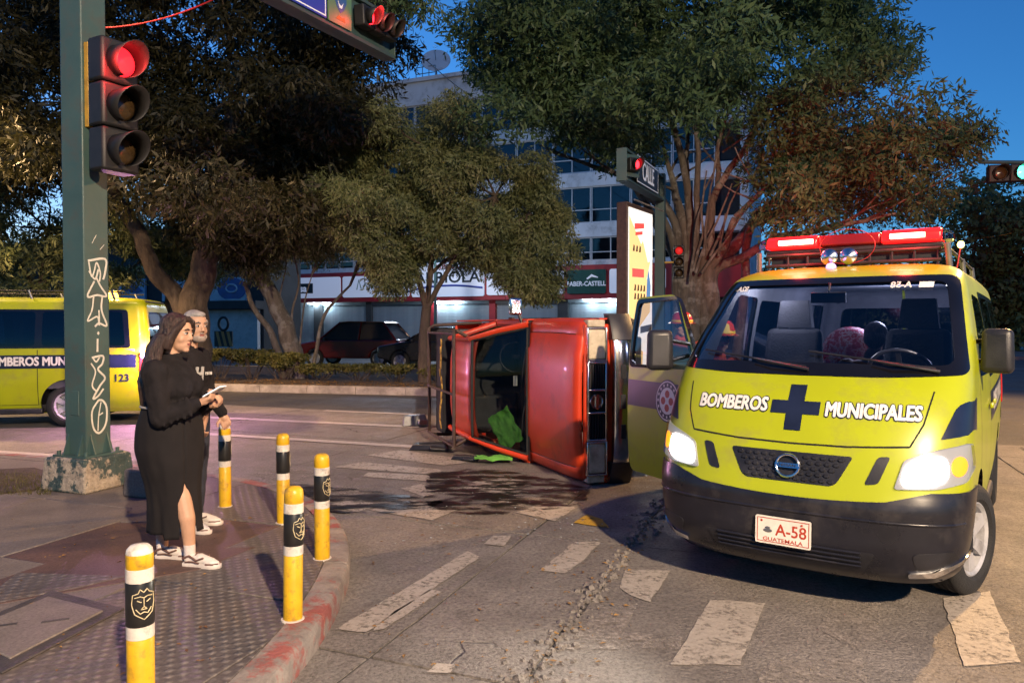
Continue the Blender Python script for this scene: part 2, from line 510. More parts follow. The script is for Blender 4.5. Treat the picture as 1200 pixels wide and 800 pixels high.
for i in range(len(ucuts) - 1):
    for j in range(len(vcuts) - 1):
        u0, u1, v0, v1 = ucuts[i] + 0.011, ucuts[i + 1] - 0.011, vcuts[j] + 0.009, vcuts[j + 1] - 0.009
        rough_edge = (i in (3,)) 
        n = 14
        def jag(k, amp): return amp * noise.noise(Vector((k * 7.3 + i * 3.1, j * 5.7 + k, 0.3)))
        poly = []
        for k in range(n): poly.append((u0 + (u1 - u0) * k / n, v0 + jag(k, 0.012)))
        for k in range(n): poly.append((u1 + jag(k + 40, 0.05 if i in (3,) else 0.012), v0 + (v1 - v0) * k / n))
        for k in range(n): poly.append((u1 - (u1 - u0) * k / n, v1 + jag(k + 80, 0.012)))
        for k in range(n): poly.append((u0 + jag(k + 120, 0.05 if i in (4,) else 0.010), v1 - (v1 - v0) * k / n))
        mb = MB(); dz = random.uniform(-0.004, 0.002)
        mb.prism(poly, -0.06, dz, lambda a, b_, h: tuple(SO + S1 * a + S2 * b_ + Vector((0, 0, h))))
        mb.build('road_slab', [M_CONC], road_slabs)

# broken edge of the joint: crumbs of concrete along the rough seam
mb = MB()
for k in range(420):
    v = random.uniform(-2.6, 1.6); w = random.gauss(0.8, 0.035 + 0.05 * max(0, sin(v * 2.1)))
    p = SO + S1 * w + S2 * v; r = abs(random.gauss(0.009, 0.006)) + 0.003
    mb.box((p.x, p.y, r * 0.4), (r * 2, r * 1.6, r), rot=Euler((random.uniform(-.4, .4), random.uniform(-.4, .4), random.uniform(0, 3))), top=(0.6, 0.6))
o = mb.build('joint_rubble', [M_CONC]); tag(o, kind='stuff')
# dry leaves and litter lying about
M_DRYLEAF = pmat('dry leaf', (0.30, 0.17, 0.045), (0.12, 0.055, 0.02), scale=3, rough=0.8)
mb = MB()
for k in range(360):
    if k < 120: p = on_ground(random.uniform(420, 760), random.uniform(600, 798))
    elif k < 240: p = on_ground(random.uniform(0, 380), random.uniform(600, 798), SW)
    else:
        v = random.uniform(-2.4, 1.2); p = SO + S1 * random.gauss(0.8, 0.1) + S2 * v
    if k >= 120 and k < 240 and (p.x > -1.25): continue
    s = random.uniform(0.006, 0.022); a = random.uniform(0, 6.28); c, d = cos(a) * s, sin(a) * s
    z = p.z + 0.006 + random.uniform(0, 0.006); l = random.uniform(0.002, 0.009)
    mb.add([(p.x - c, p.y - d, z), (p.x + d * .45, p.y - c * .45, z + l), (p.x + c, p.y + d, z + 0.002), (p.x - d * .45, p.y + c * .45, z + l * .5)], [(0, 1, 2, 3)])
o = mb.build('fallen_leaves', [M_DRYLEAF], recalc=False); tag(o, kind='stuff')

# ------------------------------------------------------------------ road paint, worn through to the concrete
def wornpaint(name, col, lo, hi, scale=7.0):
    def f(N, L, b, m):
        p = world_vec(N)
        a = n_math(N, L, 'ADD', n_math(N, L, 'MULTIPLY', n_noise(N, L, p, scale, 9, 0.78), 0.55), n_math(N, L, 'MULTIPLY', n_noise(N, L, p, 34, 5, 0.7), 0.45))
        c = n_ramp(N, L, n_noise(N, L, p, 24, 5), [(0.3, tuple(x * 0.72 for x in col)), (0.7, col)])
        L.new(c, b.inputs['Base Color']); b.inputs['Roughness'].default_value = 0.6
        msk = n_ramp(N, L, a, [(lo, (0, 0, 0)), (hi, (1, 1, 1))])
        tr = N.new('ShaderNodeBsdfTransparent'); mx = N.new('ShaderNodeMixShader')
        L.new(msk, mx.inputs[0]); L.new(tr.outputs[0], mx.inputs[1]); L.new(b.outputs[0], mx.inputs[2])
        L.new(n_bump(N, L, n_noise(N, L, p, 60, 4), 0.5, 0.01), b.inputs['Normal'])
        L.new(mx.outputs[0], N['Material Output'].inputs['Surface'])
    return xmat(name, f)
M_PAINT = wornpaint('worn white paint', (0.38, 0.335, 0.29), 0.36, 0.50)
M_PAINT2 = wornpaint('half gone white paint', (0.33, 0.29, 0.26), 0.45, 0.60)
M_LANE = wornpaint('lane paint', (0.42, 0.38, 0.36), 0.34, 0.44)
M_YPAINT = wornpaint('worn yellow paint', (0.52, 0.30, 0.03), 0.40, 0.48)
markings = bpy.data.objects.new('road_markings', None); COL.objects.link(markings); tag(markings, kind='structure')
def paint(px, mat, name='crosswalk_stripe', z=0.007, amp=0.006, step=0.04):
    pts = [on_ground(x, y, z) for x, y in px]; out = []
    for a, b in zip(pts, pts[1:] + pts[:1]):
        n = max(1, int((b - a).length / step)); perp = (b - a).cross(Vector((0, 0, 1))); perp.normalize()
        for k in range(n):
            p = a.lerp(b, k / n); out.append(p + perp * amp * noise.noise(p * 9.0) * 2)
    me = bpy.data.meshes.new(name)
    bm = bmesh.new(); f = bm.faces.new([bm.verts.new(p) for p in out]); bmesh.ops.triangulate(bm, faces=[f]); bm.normal_update()
    for f in bm.faces:
        if f.normal.z < 0: f.normal_flip()
    bm.to_mesh(me); bm.free()
    return link_mesh(name, me, [mat], markings)
for px, m in [
    ([(392, 737), (428, 740), (490, 700), (563, 652), (548, 645), (470, 692)], M_PAINT),
    ([(437, 738), (450, 736), (517, 693), (505, 690), (462, 716)], M_PAINT),
    ([(566, 637), (578, 627), (600, 627), (590, 639)], M_PAINT),
    ([(632, 668), (660, 646), (672, 634), (704, 635), (684, 655), (664, 671)], M_PAINT),
    ([(726, 688), (733, 667), (786, 668), (762, 705), (740, 697)], M_PAINT),
    ([(664, 760), (700, 712), (748, 708), (728, 740), (800, 745), (798, 760)], M_PAINT2),
    ([(786, 778), (832, 702), (897, 706), (868, 778)], M_PAINT),
    ([(880, 810), (905, 770), (1010, 772), (1020, 812)], M_PAINT2),
    ([(958, 735), (976, 704), (1032, 706), (1030, 745), (1002, 760)], M_PAINT2),
    ([(1104, 700), (1160, 692), (1196, 775), (1130, 780)], M_PAINT),
    ([(500, 787), (512, 776), (533, 778), (527, 788)], M_PAINT),
    ([(432, 553), (512, 557), (500, 563), (424, 558)], M_PAINT),
    ([(392, 547), (424, 541), (520, 550), (512, 556)], M_PAINT),
    ([(432, 597), (486, 586), (536, 597), (506, 609)], M_PAINT),
    ([(536, 574), (570, 557), (616, 563), (590, 580)], M_PAINT),
    ([(560, 586), (594, 573), (640, 579), (616, 594)], M_PAINT2),
    ([(560, 555), (584, 548), (610, 551), (590, 560)], M_PAINT2),
    ([(604, 600), (640, 588), (676, 594), (650, 610)], M_PAINT),
    ([(388, 590), (420, 584), (446, 592), (416, 600)], M_PAINT),
    ([(470, 572), (500, 565), (530, 572), (498, 582)], M_PAINT),
    ([(430, 533), (470, 527), (560, 540), (520, 545)], M_PAINT),
    ([(640, 572), (668, 566), (700, 570), (676, 580)], M_PAINT2),
    ([(384, 572), (420, 567), (440, 576), (404, 582)], M_PAINT2),
    ([(288, 555), (340, 548), (392, 556), (330, 565)], M_PAINT2),
    ([(508, 575), (530, 568), (548, 572), (524, 581)], M_PAINT2)]:
    paint(px, m)
paint([(672, 612), (688, 602), (706, 608), (714, 618)], M_YPAINT, 'yellow_paint_mark')
for a, b, w in [((200, 487), (492, 500.5), 0.10), ((200, 506), (494, 524), 0.09), ((380, 481), (495, 486), 0.08),
                ((-60, 526), (150, 540), 0.09)]:
    A, B = on_ground(*a, 0.0), on_ground(*b, 0.0); d = (B - A).normalized(); q = Vector((-d.y, d.x, 0)) * w
    mb = MB(); mb.add([A - q, B - q, B + q, A + q], [(0, 1, 2, 3)])
    mb.v = [(v[0], v[1], 0.006) for v in mb.v]
    o = mb.build('lane_line', [M_LANE], markings)
# long lane lines further right, where the street runs on
for off in (3.2, 6.4):
    for k in range(6):
        A = Vector((9.0, 15.0, 0)) + L1 * (k * 5.0) - L2 * off; B = A + L1 * 2.6
        mb = MB(); q = L2 * 0.06; mb.add([tuple(p + Vector((0, 0, -0.005))) for p in (A - q, B - q, B + q, A + q)], [(0, 1, 2, 3)])
        mb.build('lane_line', [M_LANE], markings)

# ------------------------------------------------------------------ pavement on the corner
kpts = [(-3.4, -4.0), (-2.35, -1.2), (-1.75, 0.6), (-1.32, 1.8), (-1.08, 2.7), (-0.985, 3.4), (-0.98, 4.1), (-1.08, 4.85), (-1.36, 5.65), (-1.82, 6.4),
        (-2.49, 7.02), (-3.4, 7.52), (-4.4, 7.98), (-5.45, 8.36), (-6.8, 8.75), (-9.0, 9.3), (-14.0, 10.4), (-22.0, 12.1), (-34, 14.6)]
def catmull(pts, per):
    out = []
    P = [Vector(p) for p in pts]; P = [P[0] * 2 - P[1]] + P + [P[-1] * 2 - P[-2]]
    for i in range(1, len(P) - 2):
        for k in range(per):
            t = k / per; a, b, c, d = P[i - 1], P[i], P[i + 1], P[i + 2]
            out.append(0.5 * ((2 * b) + (c - a) * t + (2 * a - 5 * b + 4 * c - d) * t * t + (3 * b - a - 3 * c + d) * t ** 3))
    out.append(P[-2]); return out
kline = catmull(kpts, 8)
def offset_line(line, d):
    out = []
    for i, p in enumerate(line):
        t = (line[min(i + 1, len(line) - 1)] - line[max(i - 1, 0)]).normalized(); out.append(p + Vector((-t.y, t.x)) * d)
    return out
KW = 0.16
kin = offset_line(kline, KW)
side_walk = MB()
poly = [(p.x, p.y) for p in kin] + [(-34, -4.0)]
side_walk.prism(poly, -0.08, SW - 0.012)
sidewalk = side_walk.build('pavement', [M_JOINT]); tag(sidewalk, kind='structure')
# kerb stones, each a piece
def kerb_stones(parent, lo, li, z, mat, length=0.75, name='kerb_stone'):
    i = 0
    while i < len(lo) - 1:
        j = i; d = 0
        while j < len(lo) - 1 and d < length: d += (lo[j + 1] - lo[j]).length; j += 1
        rings = []
        for k in range(i, j + 1):
            a, b = lo[k], li[k]; e = 0.004 if k in (i,) else 0
            t = (lo[min(k + 1, len(lo) - 1)] - lo[max(k - 1, 0)]).normalized() * (0.006 if k == i else (-0.006 if k == j else 0))
            a, b = a + t, b + t; u = (b - a).normalized()
            w = (b - a).length
            prof = [(0, -0.1), (0.0, z - 0.035), (0.012, z - 0.010), (0.035, z), (w - 0.006, z + 0.002), (w - 0.004, -0.1)]
            rings.append([(a.x + u.x * s, a.y + u.y * s, h) for s, h in prof])
        mb = MB(); mb.loft(rings); mb.build(name, [mat], parent, smooth=40)
        i = j
kerb_stones(sidewalk, kline, kin, SW, M_KERB)
# paving panels, clipped to the kerb
cellu, cellv = 1.22, 1.22
for i in range(-7, 6):
    for j in range(-7, 8):
        base = [(i * cellu, j * cellv), ((i + 1) * cellu, j * cellv), ((i + 1) * cellu, (j + 1) * cellv), (i * cellu, (j + 1) * cellv)]
        O = Vector((-2.55, 3.1, 0))
        c4 = [O + E1 * a + E2 * b for a, b in base]; ctr = sum(c4, Vector()) / 4
        if ctr.y < 0.5 or ctr.x < -9 or ctr.x > 1: continue
        c4 = [c + (ctr - c).normalized() * 0.008 for c in c4]
        sub = [(p.x, p.y) for p in kin[10:]] + [(-34, -4.0)]
        for a, b in zip(c4, c4[1:] + c4[:1]):
            sub = clip_poly(sub, a, b)
            if len(sub) < 3: break
        if len(sub) < 3: continue
        mb = MB(); mb.prism(sub, SW - 0.03, SW + random.uniform(-0.001, 0.003))
        m = M_STAMP if ctr.x > -2.9 + 0.25 * (ctr.y - 3) else (M_SMOOTHP if (i * 7 + j * 3) % 4 else M_REDP)
        if ctr.y > 5.6 and ctr.x < -2.6: m = M_SMOOTHP
        mb.build('paving_panel', [m], sidewalk, bevel=0.004, seg=1)
# reddish strip across the paving, under the woman's shoes
def slab_on(name, px, z0, z1, mats, parent=None, bevel=0.004, **k):
    pts = [on_ground(x, y, SW) for x, y in px]; mb = MB()
    mb.prism([(p.x, p.y) for p in pts], z0, z1); return mb.build(name, mats, parent, bevel=bevel, seg=1)
slab_on('paving_strip', [(70, 655), (300, 641), (232, 668), (0, 708), (-60, 700)], SW - 0.01, SW + 0.006, [M_REDP], sidewalk)
slab_on('paving_strip', [(140, 612), (178, 570), (222, 585), (240, 612)], SW - 0.01, SW + 0.0055, [M_SMOOTHP], sidewalk)
slab_on('paving_strip', [(20, 672), (150, 676), (90, 690), (-30, 712)], SW - 0.01, SW + 0.0095, [M_STAMP], sidewalk)
# utility vault cover with its frame
t = thing('utility_cover', 'square concrete vault cover in a dark frame set into the pavement beside the nearest bollard', 'cover', tuple(on_ground(35, 735, SW)))
Q = [on_ground(-75, 748, SW), on_ground(62, 693, SW), on_ground(146, 714, SW), on_ground(2, 790, SW)]
ctr = sum(Q, Vector()) / 4; t.location = ctr
M_FRAME = pmat('dark cast frame', (0.06, 0.052, 0.05), (0.035, 0.03, 0.03), scale=8, rough=0.6, bump=0.4)
mb = MB(); mb.prism([tuple((q - ctr).xy) for q in Q], 0.0, 0.010); mb.build('cover_frame', [M_FRAME], t, bevel=0.004)
mb = MB(); mb.prism([tuple(((q - ctr) * 0.76).xy) for q in Q], 0.0, 0.018); lid = mb.build('lid', [M_SMOOTHP], t, bevel=0.005)
for q in ((0.10, 0.02), (-0.12, -0.04)): mb = MB(); mb.box((q[0], q[1], 0.018), (0.12, 0.022, 0.004), rot=Euler((0, 0, 0.4))); mb.build('lifting_slot', [M_FRAME], t)

# verge of dry grass left of the signal post
mb = MB(); mb.prism([tuple(on_ground(x, y, SW).xy) for x, y in [(-120, 556), (40, 549), (72, 558), (40, 575), (-120, 590)]], SW - 0.02, SW + 0.014)
o = mb.build('verge', [M_SOIL]); tag(o, kind='structure')
M_GRASS = leafmat('dry grass', (0.05, 0.045, 0.015), (0.10, 0.09, 0.03), (0.17, 0.14, 0.06), trans=0.2, scale=6)
mb = MB()
for k in range(1500):
    p = on_ground(random.uniform(-110, 60), random.uniform(556, 580), SW); a = random.uniform(0, 6.28); h = random.uniform(0.02, 0.075)
    d = Vector((cos(a), sin(a), 0)) * 0.004; lean = Vector((random.uniform(-1, 1), random.uniform(-1, 1), 0)) * h * 0.6
    b = Vector((p.x, p.y, SW)); mb.add([b - d, b + d, b + lean + Vector((0, 0, h))], [(0, 1, 2)])
o = mb.build('dry_grass', [M_GRASS], recalc=False); tag(o, kind='stuff')

# ------------------------------------------------------------------ median with kerb
MO = Vector((-2.05, 16.7, 0))
def mpt(u, v, z=0.0): return MO + L1 * u + L2 * v + Vector((0, 0, z))
MEDL, MEDR, MEDW = -40.0, 9.5, 7.4
mb = MB()
mb.prism([tuple(mpt(u, v).xy) for u, v in [(MEDL, 0.15), (MEDR, 0.15), (MEDR, MEDW - 0.15), (MEDL, MEDW - 0.15)]], -0.1, 0.15)
median = mb.build('median', [M_SOIL]); tag(median, kind='structure')
lo = [mpt(MEDL + k * (MEDR - MEDL) / 120, 0).xy for k in range(121)]; li = [mpt(MEDL + k * (MEDR - MEDL) / 120, 0.15).xy for k in range(121)]
kerb_stones(median, lo, li, 0.17, M_KERBW, 1.2)
lo2 = [mpt(MEDR - k * (MEDR - MEDL) / 60, MEDW).xy for k in range(61)]; li2 = [mpt(MEDR - k * (MEDR - MEDL) / 60, MEDW - 0.15).xy for k in range(61)]
kerb_stones(median, lo2, li2, 0.17, M_KERBW, 2.4)
lo3 = [mpt(MEDR + 0.15, MEDW * k / 6).xy for k in range(7)]; li3 = [mpt(MEDR, MEDW * k / 6).xy for k in range(7)]
kerb_stones(median, lo3, li3, 0.17, M_KERBW, 1.2)
mb = MB()
for k in range(2600):
    u, v = random.uniform(-16, 3), abs(random.gauss(0, 0.9)) + 0.2
    if v > MEDW: continue
    p = mpt(u, v, 0.155); s = random.uniform(0.015, 0.05); a = random.uniform(0, 6.28); c, d = cos(a) * s, sin(a) * s
    mb.add([(p.x - c, p.y - d, p.z), (p.x + d * .4, p.y - c * .4, p.z + s * .4), (p.x + c, p.y + d, p.z + 0.004), (p.x - d * .4, p.y + c * .4, p.z + s * .3)], [(0, 1, 2, 3)])
o = mb.build('leaf_litter', [M_DRYLEAF], recalc=False); tag(o, kind='stuff')
# far pavement in front of the shops
FD = radians(-22); F1 = Vector((cos(FD), sin(FD), 0)); F2 = Vector((-sin(FD), cos(FD), 0)); FO = Vector((6.93, 45.0, 0))
mb = MB(); mb.prism([tuple((FO + F1 * a + F2 * b).xy) for a, b in [(-60, -4.5), (60, -4.5), (60, 3), (-60, 3)]], -0.1, 0.15)
o = mb.build('far_pavement', [M_SMOOTHP]); tag(o, kind='structure')

# ------------------------------------------------------------------ spilled fluid under the pickup
def _spill(N, L, b, m):
    mp = N.new('ShaderNodeMapping'); mp.inputs['Scale'].default_value = (0.55, 2.0, 1); L.new(world_vec(N), mp.inputs['Vector']); p = mp.outputs[0]
    L.new(n_ramp(N, L, n_noise(N, L, p, 3.0, 5), [(0.35, (0.008, 0.007, 0.008)), (0.75, (0.024, 0.012, 0.010))]), b.inputs['Base Color'])
    b.inputs['Specular IOR Level'].default_value = 0.22
    L.new(n_ramp(N, L, n_noise(N, L, p, 6, 5), [(0.4, (0.28, 0.28, 0.28)), (0.65, (0.6, 0.6, 0.6))]), b.inputs['Roughness'])
    a = n_ramp(N, L, n_noise(N, L, p, 4.0, 7, 0.7), [(0.46, (0, 0, 0)), (0.53, (0.94, 0.94, 0.94))])
    tr = N.new('ShaderNodeBsdfTransparent'); mx = N.new('ShaderNodeMixShader')
    L.new(a, mx.inputs[0]); L.new(tr.outputs[0], mx.inputs[1]); L.new(b.outputs[0], mx.inputs[2])
    L.new(mx.outputs[0], N['Material Output'].inputs['Surface'])
M_SPILL = xmat('spilled oil', _spill)
def puddle(px, label, name='oil_spill'):
    ps = [on_ground(x, y, 0) for x, y in px]; c = sum(ps, Vector()) / len(ps); N_ = 60; out = []
    cl = catmull([tuple(p) for p in ps] + [tuple(ps[0])], 10)
    pts = [p + (p - c).normalized() * 0.09 * noise.noise(p * 5.0) for p in cl[:-1]]
    me = bpy.data.meshes.new(name); bm = bmesh.new(); f = bm.faces.new([bm.verts.new((p.x - c.x, p.y - c.y, 0)) for p in pts])
    bmesh.ops.triangulate(bm, faces=[f]); bm.normal_update()
    for f in bm.faces:
        if f.normal.z < 0: f.normal_flip()
    bm.to_mesh(me); bm.free(); o = link_mesh(name, me, [M_SPILL]); o.location = (c.x, c.y, 0.012)
    return tag(o, label, 'spill', 'fluid spilled on the crosswalk')
puddle([(500, 556), (560, 550), (640, 560), (686, 575), (680, 592), (610, 600), (560, 604), (500, 592)], 'reddish brown puddle on the crosswalk right under the overturned pickup')
puddle([(240, 574), (330, 568), (430, 576), (520, 590), (440, 602), (380, 600), (300, 590)], 'black streak of fluid running between the bollards and the crosswalk')
# ------------------------------------------------------------------ rescue van: one analytic skin, everything else is laid on it
def pchip(x, y):
    x, y = np.array(x, float), np.array(y, float); h = np.diff(x); d = np.diff(y) / h
    m = np.zeros_like(y); m[0], m[-1] = d[0], d[-1]
    for i in range(1, len(x) - 1):
        if d[i - 1] * d[i] > 0:
            w1, w2 = 2 * h[i] + h[i - 1], h[i] + 2 * h[i - 1]
            m[i] = (w1 + w2) / (w1 / d[i - 1] + w2 / d[i])
    def f(q):
        q = np.clip(np.asarray(q, float), x[0], x[-1]); k = np.clip(np.searchsorted(x, q, 'right') - 1, 0, len(x) - 2)
        s = (q - x[k]) / h[k]
        return (y[k] * (1 + 2 * s) * (1 - s) ** 2 + h[k] * m[k] * s * (1 - s) ** 2 + y[k + 1] * s * s * (3 - 2 * s) + h[k] * m[k + 1] * s * s * (s - 1))
    return f

class Skin:
    """van skin: t runs up the body, s runs round it (front centre 0, corner 1, side 1-4, rear corner 4-4.5, rear centre 5)"""
    def __init__(s, rows, yrear, rr, n=2.7):
        r = np.array(rows); t = r[:, 0]
        s.t0, s.t1 = t[0], t[-1]
        s.z, s.yf, s.hw, s.L, s.yr = (pchip(t, r[:, k]) for k in (1, 2, 3, 4, 5))
        s.rr, s.n = rr, n
        tt = np.linspace(t[0], t[-1], 600); s._t, s._z = tt, s.z(tt)
    def P(s, S, T):
        S, T = np.asarray(S, float), np.asarray(T, float); a = np.abs(S); sg = np.where(S < 0, -1.0, 1.0)
        z, yf, hw, L, yr = s.z(T), s.yf(T), s.hw(T), s.L(T), s.yr(T); rr = np.minimum(s.rr, hw * 0.5)
        ph = np.clip(a, 0, 1) * pi / 2; e = 2 / s.n
        x = hw * np.sin(ph) ** e; y = yf + L * (1 - np.maximum(np.cos(ph), 0) ** e)
        v = np.clip((a - 1) / 3, 0, 1); yb = yr - rr; ys = yf + L
        bulge = 0.018 * np.sin(np.clip(v, 0, 1) * pi)
        x = np.where(a > 1, hw + bulge * np.minimum(1, hw), x); y = np.where(a > 1, ys + v * (yb - ys), y)
        q = np.clip((a - 4) / 0.5, 0, 1) * pi / 2
        x = np.where(a > 4, hw - rr + rr * np.cos(q), x); y = np.where(a > 4, yb + rr * np.sin(q), y)
        u = np.clip((a - 4.5) / 0.5, 0, 1)
        x = np.where(a > 4.5, (hw - rr) * (1 - u), x); y = np.where(a > 4.5, yr, y)
        return np.stack([x * sg, y, z], -1)
    def N(s, S, T):
        S, T = np.asarray(S, float), np.asarray(T, float); h = 2e-3
        T = np.clip(T, s.t0 + h, s.t1 - h)
        du = s.P(S + h, T) - s.P(S - h, T); dv = s.P(S, T + h) - s.P(S, T - h)
        n = np.cross(du, dv); l = np.linalg.norm(n, axis=-1, keepdims=True); return n / np.maximum(l, 1e-9)
    def front(s, x, z):
        T = np.interp(z, s._z, s._t); hw = s.hw(T); r = np.clip(np.abs(x) / hw, 0, 1)
        return np.sign(x) * np.arcsin(r ** (s.n / 2)) / (pi / 2), T
    def side(s, y, z, sg):
        T = np.interp(z, s._z, s._t); ys = s.yf(T) + s.L(T); yb = s.yr(T) - s.rr
        return sg * (1 + 3 * np.clip((np.asarray(y) - ys) / (yb - ys), -0.0, 1)), T
    def rear(s, x, z, sg=1):
        T = np.interp(z, s._z, s._t); hw = s.hw(T) - np.minimum(s.rr, s.hw(T) * .5)
        return np.sign(x) * (5 - 0.5 * np.clip(np.abs(x) / hw, 0, 1)), T

def inside(px, py, poly):
    r = np.zeros(len(px), bool); n = len(poly)
    for i in range(n):
        x0, y0 = poly[i]; x1, y1 = poly[(i + 1) % n]
        if y0 == y1: continue
        c = ((y0 > py) != (y1 > py)) & (px < (x1 - x0) * (py - y0) / (y1 - y0) + x0); r ^= c
    return r

def subdiv(poly, step):
    out = []
    for a, b in zip(poly, poly[1:] + poly[:1]):
        n = max(1, int(math.hypot(b[0] - a[0], b[1] - a[1]) / step))
        out += [(a[0] + (b[0] - a[0]) * k / n, a[1] + (b[1] - a[1]) * k / n) for k in range(n)]
    return out

def rounded(poly, r, seg=6):
    """polygon with rounded corners"""
    out = []; n = len(poly); rs = r if hasattr(r, '__len__') else [r] * n
    for i in range(n):
        p, a, b = Vector(poly[i]), Vector(poly[i - 1]), Vector(poly[(i + 1) % n])
        u, v = (a - p), (b - p); lu, lv = u.length, v.length; d = min(rs[i], lu * 0.49, lv * 0.49)
        A, B = p + u / lu * d, p + v / lv * d
        for k in range(seg + 1):
            t = k / seg; q = A * (1 - t) ** 2 + p * 2 * t * (1 - t) + B * t * t; out.append((q.x, q.y))
    return out

def patch(skin, name, outers, holes, mats, parent, mapf, off=0.0, res=(0.03, 0.03), rim=0.0, post=None, wob=None):
    """region of the skin: outlines in the coordinates of mapf, lifted by off, with a rim of given depth"""
    def conv(poly, step):
        p = np.array(subdiv(poly, step)); S, T = mapf(p[:, 0], p[:, 1]); return list(zip(S.tolist(), T.tolist()))
    O = [conv(p, 0.03) for p in outers]; H = [conv(p, 0.03) for p in holes]
    pts = []; edges = []; loops = []
    for L_ in O + H:
        b = len(pts); pts += L_; n = len(L_); edges += [(b + i, b + (i + 1) % n) for i in range(n)]; loops.append((b, n))
    allo = np.array([p for L_ in O for p in L_]); lo, hi = allo.min(0), allo.max(0)
    gx, gy = np.meshgrid(np.arange(lo[0] + res[0] / 2, hi[0], res[0]), np.arange(lo[1] + res[1] / 2, hi[1], res[1]))
    gx, gy = gx.ravel(), gy.ravel()
    def ok(x, y):
        r = np.zeros(len(x), bool)
        for p in O: r |= inside(x, y, p)
        for p in H: r &= ~inside(x, y, p)
        return r
    if len(gx):
        k = ok(gx, gy); pts += list(zip(gx[k].tolist(), gy[k].tolist()))
    vs, es, fs, ov, oe, of = geometry.delaunay_2d_cdt([Vector(p) for p in pts], edges, [], 0, 1e-7)
    V = np.array([tuple(v) for v in vs]); F = np.array([f for f in fs if len(f) == 3])
    c = V[F].mean(1); F = F[ok(c[:, 0], c[:, 1])]
    used, inv = np.unique(F, return_inverse=True); F = inv.reshape(-1, 3); V = V[used]
    P = skin.P(V[:, 0], V[:, 1]); Nn = skin.N(V[:, 0], V[:, 1]); 
    Q = P + Nn * (off if not callable(off) else off(V)[:, None])
    a, b_, c_ = Q[F[:, 0]], Q[F[:, 1]], Q[F[:, 2]]
    fl = (np.cross(b_ - a, c_ - a) * Nn[F[:, 0]]).sum(1) < 0
    F[fl] = F[fl][:, ::-1]
    verts = Q; faces = F.tolist(); norms = Nn
    me = bpy.data.meshes.new(name)
    if rim:
        ed = {}
        for f in faces:
            for i in range(3):
                e = (f[i], f[(i + 1) % 3]); ed[e] = 1
        bd = [e for e in ed if (e[1], e[0]) not in ed]
        n0 = len(verts); low = Q - Nn * rim
        # rim has its own vertices so that the edge stays crisp
        idx = {}; extra = []; exn = []
        def g_(i):
            if i not in idx:
                idx[i] = n0 + len(extra); extra.append(Q[i]); extra.append(low[i]); exn.extend((Nn[i], Nn[i]))
            return idx[i]
        rf = []
        for (i, j) in bd:
            A, B = g_(i), g_(j); rf.append((A, A + 1, B + 1, B))
        verts = np.concatenate([verts, np.array(extra)]) if extra else verts
        faces = faces + rf
    if post is not None: verts = post(verts)
    me.from_pydata(verts.tolist(), [], faces); me.update()
    if rim and isinstance(mats, (list, tuple)) and len(mats) > 1: me.polygons.foreach_set('material_index', [0] * len(F) + [1] * (len(faces) - len(F)))
    me.polygons.foreach_set('use_smooth', [True] * len(me.polygons))
    if post is None or True:
        vn = np.zeros((len(me.vertices), 3)); me.vertices.foreach_get('normal', vn.ravel()); 
        if post is None:
            vn[:len(norms)] = norms
            me.normals_split_custom_set_from_vertices(vn.tolist())
    return link_mesh(name, me, mats if isinstance(mats, (list, tuple)) else [mats], parent)

def lay_text(skin, name, body, mat, parent, mapf, centre, size, sx=1.0, off=0.006, bold=0.0, mirror=False):
    """lettering film on the skin; bold thickens the strokes with slightly shifted layers"""
    me0 = text_mesh(body, size, 0.0, 0.0, 'CENTER', sx); n = len(me0.vertices)
    v = np.zeros((n, 3)); me0.vertices.foreach_get('co', v.ravel()); F = [tuple(p.vertices) for p in me0.polygons]
    sh = [(0, 0)] + ([(bold * cos(a), bold * sin(a)) for a in np.linspace(0, 2 * pi, 9)[:-1]] if bold else [])
    V, G = [], []
    for k, (dx, dy) in enumerate(sh):
        x, y = v[:, 0] + dx, v[:, 1] + dy; S, T = mapf(centre[0] + x * (-1 if mirror else 1), centre[1] + y)
        V.append(skin.P(S, T) + skin.N(S, T) * (off + 0.00012 * k)); G += [tuple(i + n * k for i in f) for f in F]
    me = bpy.data.meshes.new(name); me.from_pydata(np.concatenate(V).tolist(), [], G); me.update()
    return link_mesh(name, me, [mat], parent)

M_LIME = pmat('lime yellow van paint', (0.335, 0.385, 0.004), (0.295, 0.335, 0.004), scale=1.2, rough=0.33, coat=0.15, rvar=0.06, dirt=(0.22, 0.20, 0.06), dscale=2.2, damt=0.45, bump=0.02, bscale=3)
M_NAVY = pmat('navy decal film', (0.012, 0.018, 0.045), (0.008, 0.012, 0.03), scale=5, rough=0.3)
M_BLACKP = pmat('black plastic', (0.020, 0.020, 0.026), (0.010, 0.010, 0.013), scale=6, rough=0.42, rvar=0.1, bump=0.1, bscale=150)
M_BUMPER = pmat('black painted bumper', (0.013, 0.013, 0.020), (0.008, 0.008, 0.012), scale=3, rough=0.30, rvar=0.12, dirt=(0.05, 0.045, 0.045), dscale=4, damt=0.5, bump=0.04, bscale=6)
M_RUBBER = pmat('tyre rubber', (0.018, 0.018, 0.019), (0.010, 0.010, 0.011), scale=9, rough=0.85, bump=0.3, bscale=90)
M_SILVER = pmat('silver wheel paint', (0.46, 0.46, 0.48), (0.36, 0.36, 0.38), scale=5, rough=0.4, metal=0.2, dirt=(0.10, 0.09, 0.08), dscale=7, damt=0.5)
M_CHROME = pmat('chrome', (0.75, 0.76, 0.78), (0.62, 0.63, 0.65), scale=5, rough=0.17, metal=1.0, dirt=(0.2, 0.19, 0.18), dscale=9, damt=0.4)
M_SEAM = pmat('panel gap', (0.010, 0.010, 0.008), (0.006, 0.006, 0.005), rough=0.9)
